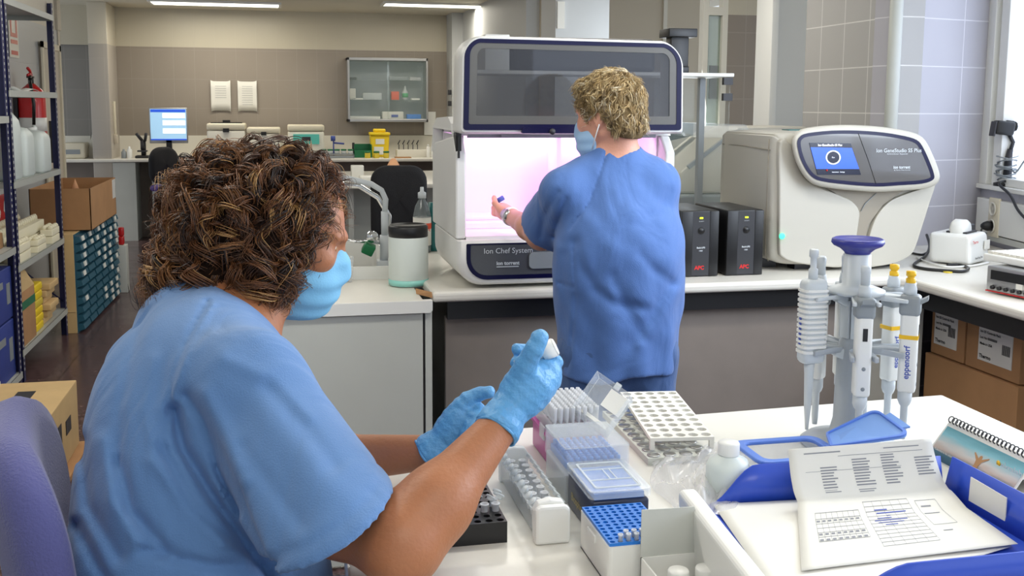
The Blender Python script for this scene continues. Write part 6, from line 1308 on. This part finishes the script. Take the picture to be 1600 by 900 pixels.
# stitched cuff band of the near sleeve
cf = Dp(505, 815, 1.335); dv = (cf-rs)/np.linalg.norm(cf-rs)
def trou1(X, Y, Z):
    s = SDF(X, Y, Z); pv = Dp(305, 1010, 1.5); pv = np.array([pv[0], pv[1], .68])
    s.ell(pv, (.19, .17, .13), SR, 0)
    for k in (-1, 1):
        hp = pv+ss*.09*k; kn = hp+sf*.36+np.array([0, 0, -.03]); an = kn+np.array([.02, 0, -.54])
        s.cap(hp, kn, .098, .072, .05); s.cap(kn, an, .072, .060, .04)
    s.cut((0, 0, .09), (0, 0, -1)); return s.d
sdfobj('trousers', trou1, (-.5, 1.05, .08), (.42, 2.1, .84), .012, 'trouser', pw, 2)
pv = Dp(305, 1010, 1.5)
for k in (-1, 1):
    a = np.array([pv[0], pv[1], 0])+ss*.09*k+sf*.36+np.array([.02, 0, 0])
    def shoe(X, Y, Z, a=a): s = SDF(X, Y, Z); s.cap(a+np.array([0, 0, .06])-sf*.04, a+sf*.14+np.array([0, 0, .035]), .045, .034, 0); s.cap(a+np.array([0, 0, .05]), a+np.array([0, 0, .1]), .042, .04, .02); s.cut((0, 0, .003), (0, 0, -1)); return s.d
    sdfobj('shoe', shoe, tuple(a-np.array([.25, .25, -.0])), tuple(a+np.array([.25, .25, .16])), .008, 'white', pw, 1)
def glove_fn(parts, cuff, cutp, ell=(), k=.009):
    def fn(X, Y, Z):
        s = SDF(X, Y, Z)
        for ch, kk in parts:
            sub = SDF(X, Y, Z)
            for (a, ra), (b, rb) in zip(ch[:-1], ch[1:]): sub.cap(a, b, ra, rb, .004)
            s._u(sub.d, kk)
        for (a, ra), (b, rb) in cuff: s.cap(a, b, ra, rb, .006)
        s.wob(.0007, 210, 160, 240, .3)
        s.cut(*cutp); return s.d
    return fn
D_ = lambda x, y, d: Dp(x, y, d)
w0 = D_(778, 668, 1.418); w1 = D_(790, 648, 1.43); wd = (w0-w1)/np.linalg.norm(w0-w1)
gR = glove_fn([
 ([(D_(792, 645, 1.43), .026), (D_(812, 622, 1.44), .030), (D_(830, 600, 1.445), .030), (D_(846, 586, 1.46), .024)], .012),
 ([(D_(830, 612, 1.45), .024), (D_(852, 594, 1.465), .019)], .02),
 ([(D_(806, 602, 1.435), .018), (D_(821, 570, 1.415), .0150), (D_(835, 545, 1.40), .0125), (D_(843, 529, 1.40), .0125)], .014),
 ([(D_(848, 580, 1.455), .013), (D_(866, 566, 1.47), .0115), (D_(862, 556, 1.50), .0095), (D_(835, 548, 1.52), .009), (D_(808, 546, 1.505), .0088)], .007),
 ([(D_(850, 590, 1.46), .012), (D_(865, 580, 1.48), .011), (D_(858, 572, 1.515), .0095), (D_(828, 568, 1.525), .009), (D_(806, 566, 1.505), .0085)], .006),
 ([(D_(850, 598, 1.465), .011), (D_(862, 593, 1.485), .0105), (D_(852, 590, 1.52), .009), (D_(824, 588, 1.525), .0085)], .006),
 ([(D_(845, 606, 1.465), .0105), (D_(853, 605, 1.48), .0095), (D_(842, 605, 1.51), .0085), (D_(822, 604, 1.515), .008)], .006)],
 [((w0, .0305), (w0-wd*.012, .0285)), ((w0-wd*.012, .0285), (w0-wd*.03, .0265)), ((w0+wd*.015, .0305), (w0, .0315))], (w0+wd*.006, wd))
c_ = D_(822, 595, 1.46); sdfobj('glove', gR, tuple(c_-.12), tuple(c_+.12), .0022, 'glove', pw, 1)
v0 = D_(676, 707, 1.61); v1 = D_(694, 694, 1.61); vd = (v0-v1)/np.linalg.norm(v0-v1)
gL = glove_fn([
 ([(D_(694, 694, 1.61), .026), (D_(706, 676, 1.61), .029), (D_(718, 656, 1.61), .027), (D_(724, 644, 1.615), .022)], .012),
 ([(D_(712, 660, 1.60), .018), (D_(722, 634, 1.60), .0135), (D_(730, 624, 1.60), .0115), (D_(748, 616, 1.60), .0105), (D_(764, 613, 1.59), .0098)], .012),
 ([(D_(732, 632, 1.61), .012), (D_(748, 640, 1.60), .0105), (D_(752, 656, 1.58), .0098), (D_(746, 668, 1.57), .009)], .004),
 ([(D_(728, 645, 1.60), .012), (D_(744, 652, 1.585), .0105), (D_(744, 668, 1.57), .0095), (D_(736, 678, 1.565), .009)], .004),
 ([(D_(722, 658, 1.60), .012), (D_(737, 664, 1.58), .010), (D_(736, 680, 1.565), .009)], .004),
 ([(D_(716, 670, 1.60), .011), (D_(730, 677, 1.58), .0092), (D_(727, 690, 1.57), .0082)], .004)],
 [((v0, .0300), (v0-vd*.012, .0285)), ((v0-vd*.012, .0285), (v0-vd*.03, .0265)), ((v0+vd*.02, .0305), (v0, .031))], (v0+vd*.010, vd))
c_ = D_(715, 660, 1.6); sdfobj('glove', gL, tuple(c_-.11), tuple(c_+.11), .0024, 'glove', pw, 1)
def rolled(c, d, r, name):
    z = Vector(d); R_ = z.to_track_quat('Z', 'Y').to_matrix().to_4x4(); m = MB(); m.tube([tuple(R_ @ Vector(((r+.0012*math.sin(5*a))*math.cos(a), (r+.0012*math.sin(5*a))*math.sin(a), .001*math.sin(4*a)))+Vector(tuple(c))-Vector(pw.location)) for a in [2*PI*i/28 for i in range(28)]], .0022, 6, True); m.build(name, 'glove', pw)
rolled(w0+wd*.006, wd, .0295, 'glove_cuff_roll'); rolled(v0+vd*.010, vd, .0290, 'glove_cuff_roll')
# the tube she holds
a, b = D_(806, 571, 1.462), D_(869, 541, 1.457); t = thing('held_tube', 'white-capped tube gripped in the raised blue glove', 'tube', tuple(a))
ab = Vector(b-a); m = MB(); m.cyl((0, 0, 0), ab*.72, .0075, .008); m.build('tube', 'frost', t)
m = MB(); m.cyl(ab*.66, ab*.96, .0125, .0135, n=20); m.cyl(ab*.96, ab, .0135, .011, n=20); m.build('cap', 'white', t)
# mask
def mask_fn(c, R, sc=1.0, lowz=-.155):
    def fn(X, Y, Z):
        s = SDF(X, Y, Z); h = localsdf(s, c, R)
        h.ell((0, .034, -.068), (.066*sc, .078, .080), k=0); h.cap((0, .082, .002), (0, .104, -.03), .010, .014, .03)
        x, y, z = h.P; h.d = h.d+.0016*np.sin(z*190+np.abs(x)*60)*(y > .02)
        h.cut((0, .012, -.05), (0, -1, -.12)); h.cut((0, .09, .008), (0, .12, 1)); h.cut((0, .04, -.135), (0, .25, -1))
        return h.d
    return fn
sdfobj('surgical_mask', mask_fn(HC, HR), tuple(HC-.19), tuple(HC+.19), .003, 'mask', pw, 2)
m = MB()
for s_ in (-1, 1):
    for z0, z1 in ((-.010, .028), (-.10, -.028)):
        P = [toworld(HC, HR, p)-np.array(pw.location) for p in ((s_*.064, .03, z0), (s_*.072, .008, (z0+z1)/2), (s_*.078, -.02, z1))]
        m2 = MB(); m2.tube(P, .0016, 6); m2.build('mask_strap', 'strap', pw)
MIX = [.18, .30, .27, .18, .07]
M['hair_base'] = mat('hair_base', (34, 24, 19), .95, spec=.05)
HM = [hairmat('dark_brown_hair', (44, 29, 21)), hairmat('brown_hair', (80, 52, 34)), hairmat('auburn_hair', (120, 76, 44)), hairmat('golden_brown_hair', (146, 98, 56)), hairmat('blond_highlight', (186, 142, 86))]
def hair1(X, Y, Z, g=.0):
    s = SDF(X, Y, Z)
    s.ell(Dp(390, 345, 1.77), (.130, .128, .122), np.array([RT, FW, UPV]), 0)
    s.ell(Dp(335, 428, 1.76), (.096, .115, .085), np.array([RT, FW, UPV]), .05)
    s.ell(Dp(442, 300, 1.765), (.072, .092, .070), np.array([RT, FW, UPV]), .04)
    s.ell(Dp(408, 410, 1.70), (.058, .050, .058), np.array([RT, FW, UPV]), .03)
    s.d -= g
    h = localsdf(s, HC, HR); s.sub(h.elld((0, .135, -.035), (.20, .082, .11)), .015); s.sub(h.elld((0, .09, -.10), (.2, .06, .08)), .015)
    return s.d
sdfobj('hair', hair1, tuple(Dp(395, 360, 1.77)-.22), tuple(Dp(395, 360, 1.77)+.22), .006, 'hair_base', pw, 2)
hv, _ = surf(hair1, tuple(Dp(395, 360, 1.77)-.22), tuple(Dp(395, 360, 1.77)+.22), .007); hn = vnorm(hair1, hv)
cdir = np.array([hv[:, 0], hv[:, 1], hv[:, 2]-1.5]).T; vis = (-(hn*cdir).sum(1)/np.linalg.norm(cdir, axis=1)); wt = np.where(vis > -.35, 1., .25)*np.where(hv[:, 2] < 1.12, .5, 1); wt /= wt.sum()
crown = Dp(430, 262, 1.77)
def flow1(p): d = p-crown; d = d/(np.linalg.norm(d)+1e-6); return d*.5+np.array([0, 0, -.75])-RT*.12
hair_mesh('curls', hv, hn, 520, 15, .090, .0155, 1.35, .0009, 7, HM, pw, npt=24, flow=flow1, wts=wt, lift=.004, spread=.0024)
MIX = [.2, .3, .27, .18, .05]
hair_mesh('loose_curls', hv, hn, 130, 5, .065, .014, 1.2, .0007, 21, HM, pw, npt=22, flow=flow1, wts=wt, lift=.010, spread=.003)
# ------------------------------------------------------------------ her chair
t = thing('office_chair', 'purple upholstered chair with the seated person leaning before its backrest', 'chair', (-.24, 1.56, 0), 0)
pvv = np.array([pv[0], pv[1], 0])
star_base(t, .3); m = MB(); m.cyl((0, 0, .09), (0, 0, .47), .027); m.build('gas_column', 'dark', t)
def wl(p): return np.array(p)-np.array([-.24, 1.56, 0])
m = MB()
pts = rrect(-.23, -.22, .23, .22, .08, 6); n = len(pts); secs = [(.9, .47), (1, .485), (1, .525), (.9, .545), (.001, .55)]; V = []
for s_, z in secs:
    for a, b in pts: q_ = pvv+ss*a*s_+sf*(b*s_+.02); V.append(wl((q_[0], q_[1], z)))
m.add(V, [(i*n+k, i*n+(k+1) % n, (i+1)*n+(k+1) % n, (i+1)*n+k) for i in range(4) for k in range(n)]+[tuple(range(n))[::-1]], True); m.build('seat', 'purple', t)
bc = Dp(40, 760, 1.46); bc = np.array([bc[0], bc[1], .835])
bdir = sf*1.0; bx = ss
pts = rrect(-.22, -.25, .22, .235, [.08, .08, .13, .13], 8); n = len(pts); V = []
for s_, o_ in ((.001, -.035), (.85, -.035), (.97, -.025), (1, 0), (.97, .022), (.85, .034), (.001, .036)):
    for a, b in pts:
        a2, b2 = a*s_, b*s_; q_ = bc+bx*a2+sf*(o_+.9*a2*a2-.10*b2)+UPV*b2; V.append(wl(q_))
m = MB(); m.add(V, [(i*n+k, i*n+(k+1) % n, (i+1)*n+(k+1) % n, (i+1)*n+k) for i in range(6) for k in range(n)], True); m.build('backrest', 'purple', t)
m = MB(); m.tube([wl((pvv[0], pvv[1], .47)), wl(pvv-sf*.26+UPV*.48), wl(pvv-sf*.33+UPV*.6), wl(bc-sf*.045)], .02); m.build('back_bar', 'black', t)
# ------------------------------------------------------------------ standing woman
ps = thing('person', 'standing person in blue scrubs with short blond hair reaching into the lit instrument', 'person', (.99, 3.0, 0))
phi = math.radians(55); H2 = Dp(950, 180, 3.05); R2 = frame(-RT*math.sin(phi)+FW*math.cos(phi), .16)
tphi = .16; tf = -RT*math.sin(tphi)+FW*math.cos(tphi); tr_ = np.array([tf[1], -tf[0], 0]); TR2 = np.array([tr_, tf, UPV])
lsh = Dp(884, 300, 3.02); rsh = Dp(1020, 288, 3.08); nk = Dp(962, 243, 3.06); el2 = Dp(846, 366, 3.20); wr2 = Dp(798, 338, 3.43)
wr2 = np.array([wr2[0], wr2[1], wr2[2]])
def body2(X, Y, Z):
    s = SDF(X, Y, Z); h = localsdf(s, H2, R2); head_sdf(h); s.d = h.d
    s.cap(toworld(H2, R2, (0, -.035, -.04)), nk, .054, .058, .03)
    s.cap(nk, lsh, .045, .05, .04); s.cap(nk, rsh, .045, .05, .04); s.cap(Dp(962, 290, 3.08), Dp(964, 380, 3.08), .10, .11, .05)
    mm_ = el2*.62+wr2*.38
    s.cap(lsh, el2, .048, .045, .03); s.cap(el2, mm_, .043, .040, .03); s.cap(mm_, wr2, .039, .025, .02)
    hd = wr2-el2; hd /= np.linalg.norm(hd); up_ = np.array([0, 0, 1.]); sd = np.cross(hd, up_); sd /= np.linalg.norm(sd); nu = np.cross(sd, hd)
    kn = wr2+hd*.075+nu*.004; s.cap(wr2, kn, .024, .026, .02); s.ell((wr2+kn)/2+hd*.01, (.03, .045, .022), np.array([sd, hd, nu]), .015)
    for k, (o_, ln) in enumerate(((-.024, .85), (-.008, 1), (.009, .95), (.025, .75))):
        a = kn+sd*o_; b = a+(hd*.7+nu*.25)*.030*ln; c = b+(-nu*.9-hd*.0)*.026*ln; d = c+(-hd*.9-nu*.1)*.018*ln
        s.cap(a, b, .0105, .0095, .006); s.cap(b, c, .0095, .0088, .004); s.cap(c, d, .0088, .008, .004)
    a = wr2+hd*.03-sd*.02+nu*.01; b = a+hd*.03-sd*.014+nu*.022; c = b+hd*.026+sd*.006+nu*.014; s.cap(a, b, .013, .0105, .01); s.cap(b, c, .0105, .0090, .004)
    return s.d
lo = np.array([.60, 2.78, 1.05]); hi = np.array([1.32, 3.66, 1.62])
sdfobj('body', body2, tuple(lo), tuple(hi), .0046, 'skinpale', ps, 1)
eyes(H2, R2, ps)
sdfobj('surgical_mask', mask_fn(H2, R2, 1.0), tuple(H2-.19), tuple(H2+.19), .0045, 'mask2', ps, 1)
for s_ in (-1, 1):
    for z0, z1 in ((-.012, .022), (-.095, -.028)):
        P = [toworld(H2, R2, p)-np.array(ps.location) for p in ((s_*.064, .03, z0), (s_*.074, .008, (z0+z1)/2), (s_*.081, -.014, z1))]
        m2 = MB(); m2.tube(P, .0018, 6); m2.build('mask_strap', 'strap', ps)
def top2(X, Y, Z):
    s = SDF(X, Y, Z)
    s.ell(Dp(962, 345, 3.08), (.172, .115, .17), TR2, 0)
    s.ell(Dp(965, 440, 3.10), (.173, .125, .22), TR2, .08)
    c1 = Dp(966, 560, 3.06); R = TR2; x, y, z = X-c1[0], Y-c1[1], Z; lx = R[0][0]*x+R[0][1]*y; ly = R[1][0]*x+R[1][1]*y; dz_ = np.maximum(0, np.maximum(Z-1.06, .60-Z))
    w_ = .178+.006*np.sin(np.arctan2(ly, lx)*9+1)*np.clip((1.15-Z)*2, 0, 1); el_ = (np.sqrt((lx/w_)**2+(ly/(w_*.70))**2+(dz_/.18)**2)-1)*.15; s._u(el_.astype(np.float32), .09)
    s.cap(nk, lsh, .050, .070, .05); s.cap(nk, rsh, .050, .067, .05); s.cap(nk, Dp(962, 300, 3.06), .055, .09, .05)
    # left sleeve
    dv2 = el2-lsh; L_ = np.linalg.norm(dv2); dv2 /= L_; cf2 = lsh+dv2*(L_*.90); sv = SDF(X, Y, Z); sv.cap(lsh, cf2+dv2*.05, .070, .086, 0)
    sv.fold([Dp(900, 310, 2.95), Dp(870, 350, 3.0)], .014, .005); sv.cut(cf2, dv2*.8+np.array([-.25, .1, -.15])); sv.sub(sv.capd(lsh+dv2*.16, cf2+dv2*.08, .050, .071), .004)
    k = .03; hh = np.maximum(k-np.abs(s.d-sv.d), 0)/k; s.d = np.minimum(s.d, sv.d)-hh*hh*k*.25
    re2 = rsh+np.array([.01, .10, -.22]); s.cap(rsh, re2, .072, .070, .04)
    # folds
    for px, w, am in (([(899, 380), (912, 420), (930, 450), (960, 474), (1007, 482)], 8.5, 0.0086), ([(905, 395), (925, 440), (955, 462)], 10.2, -0.0050), ([(1001, 399), (1025, 425), (1048, 440)], 8.5, 0.0058), ([(958, 432), (978, 480), (1007, 530)], 9.3, 0.0072), ([(1046, 448), (1018, 495), (989, 536)], 10.2, 0.0079),
        ([(1055, 455), (1030, 500), (1000, 540)], 8.5, -0.0050), ([(905, 470), (925, 520), (930, 580)], 11.9, 0.0050), ([(985, 300), (1015, 340), (1040, 385)], 11.9, 0.0050), ([(930, 330), (960, 370), (1000, 390)], 11.9, 0.0043), ([(1045, 300), (1030, 330), (1000, 350)], 8.5, 0.0050), ([(880, 400), (884, 480), (880, 560)], 8.5, 0.0043)):
        s.crease(px, w, am, 3.10)
    s.crease([(948, 238), (934, 280), (920, 318), (890, 357)], 1.8, .005, 3.12); s.crease([(1000, 218), (1030, 232), (1046, 262)], 1.8, .004, 3.12)
    s.crease([(896, 390), (899, 480), (887, 578)], 1.8, .005, 3.1); s.crease([(872, 442), (896, 449)], 1.8, .005, 3.1)
    s.crease([(872, 300), (850, 340), (845, 370)], 5, .006, 3.1); s.crease([(885, 310), (872, 345), (866, 370)], 4, .006, 3.1)
    s.wob(.0028, 26, 19, 15, .2); s.wob(.0016, 52, -40, 33, 2.2)
    n0 = toworld(H2, R2, (0, -.03, -.05)); s.sub(s.capd(n0, nk+UPV*.014, .064, .061), .012)
    hz = .728; hem = hz+.01*np.sin(lx*14)+.006*np.sin(lx*31+1); s.d = np.maximum(s.d, hem-Z)
    return s.d
sdfobj('scrub_top', top2, (.58, 2.50, .66), (1.36, 3.46, 1.42), .0056, 'scrub2', ps, 3)
def trou2(X, Y, Z):
    s = SDF(X, Y, Z); c1 = np.array([*Dp(966, 560, 3.06)[:2], 0])
    s.ell(c1+UPV*.84, (.150, .100, .17), TR2, 0)
    for k in (-1, 1):
        h0 = c1+tr_*.088*k+UPV*.78; kn = c1+tr_*.092*k+UPV*.46+tf*.01; an = c1+tr_*.09*k+UPV*.09
        s.cap(h0, kn, .094, .078, .05); s.cap(kn, an, .078, .07, .03)
        s.fold([h0-tf*.1+tr_*.03*k, kn-tf*.09], .016, .010); s.fold([h0-tf*.1-UPV*.05-tr_*.04*k, h0-tf*.1-UPV*.12+tr_*.05*k], .012, .008)
    s.wob(.004, 28, 20, 24, .7); s.cut((0, 0, .05), (0, 0, -1)); return s.d
sdfobj('trousers', trou2, (.66, 2.5, .04), (1.30, 3.36, 1.0), .010, 'trouser', ps, 2)
for k in (-1, 1):
    a = np.array([*Dp(966, 560, 3.06)[:2], 0])+tr_*.09*k
    def shoe(X, Y, Z, a=a): s = SDF(X, Y, Z); s.cap(a+np.array([0, 0, .05])-tf*.04, a+tf*.15+np.array([0, 0, .035]), .045, .034, 0); s.cut((0, 0, .003), (0, 0, -1)); return s.d
    sdfobj('shoe', shoe, tuple(a-np.array([.12, .12, 0])), tuple(a+np.array([.12, .26, .12])), .007, 'white', ps, 1)
# hair of the standing person
MIX = [.20, .28, .30, .17, .05]
M['hair_base2'] = mat('hair_base2', (112, 94, 66), .95, spec=.05)
HM2 = [hairmat('ash_hair', (122, 102, 72)), hairmat('dark_blond_hair', (158, 134, 92)), hairmat('blond_hair', (190, 162, 112)), hairmat('light_blond_hair', (222, 200, 154)), hairmat('grey_blond_hair', (232, 222, 196))]
def hair2(X, Y, Z):
    s = SDF(X, Y, Z); h = localsdf(s, H2, R2)
    h.ell((0, -.016, .036), (.083, .100, .092), k=0); h.ell((0, -.062, -.035), (.066, .045, .062), k=.03); h.ell((0, .045, .085), (.05, .04, .03), k=.02)
    h.sub(h.elld((0, .12, -.035), (.2, .095, .09)), .01)
    for q in (-1, 1): h.sub(h.elld((q*.08, .005, -.028), (.03, .034, .036)), .008)
    h.cut((0, -.05, -.070), (0, .35, -1)); return h.d
sdfobj('hair', hair2, tuple(H2-.15), tuple(H2+.15), .005, 'hair_base2', ps, 2)
hv, _ = surf(hair2, tuple(H2-.15), tuple(H2+.15), .005); hn = vnorm(hair2, hv)
cr2 = toworld(H2, R2, (0, -.06, .10))
def flow2(p): d = p-cr2; d = d/(np.linalg.norm(d)+1e-6); return d*1.0+np.array([0, 0, -.35])
ok = (localz := ((hv-H2) @ R2.T)); wt = np.where((ok[:, 2] < -.05) | (ok[:, 1] > .085), .0, 1.); wt /= wt.sum()
hair_mesh('short_locks', hv, hn, 900, 8, .034, .0035, .8, .0009, 5, HM2, ps, npt=10, flow=flow2, lift=.002, wts=wt, spread=.0022)
# watch
hd = (wr2-el2)/np.linalg.norm(wr2-el2); wc = wr2-hd*.004; R_ = Vector(tuple(hd)).to_track_quat('Z', 'Y').to_matrix().to_4x4()
m = MB(); m.X = T(*(wc-np.array(ps.location))) @ R_; m.lathe([(.0275, -.009), (.031, -.009), (.0318, 0), (.031, .009), (.0275, .009)], 28); bd = m.build('watch_band', 'strap', ps)
dl = np.cross(hd, UPV); dl /= np.linalg.norm(dl); dd = Vector(tuple(-dl*.6+UPV*.3-FW*.5)).normalized(); Q = dd.to_track_quat('Z', 'Y').to_matrix().to_4x4()
m = MB(); m.X = T(*(Vector(tuple(wc))-Vector(ps.location)+dd*.029)) @ Q; m.lathe([(0, 0), (.018, 0), (.019, .003), (.018, .008), (0, .008)], 22); m.build('watch_case', 'steel', ps)
# blue-capped tube in her hand
kp = wr2+hd*.098+UPV*.012; t = thing('capped_tube', 'small tube with a blue cap pinched in the standing person\'s hand', 'tube', tuple(kp))
m = MB(); m.cyl((0, 0, -.03), (0, 0, .018), .006); m.build('tube', 'clear', t); m = MB(); m.cyl((-.010, 0, .018), (.012, .003, .030), .0085, n=16); m.build('cap', 'inkblue', t)
bpy.context.view_layer.update()
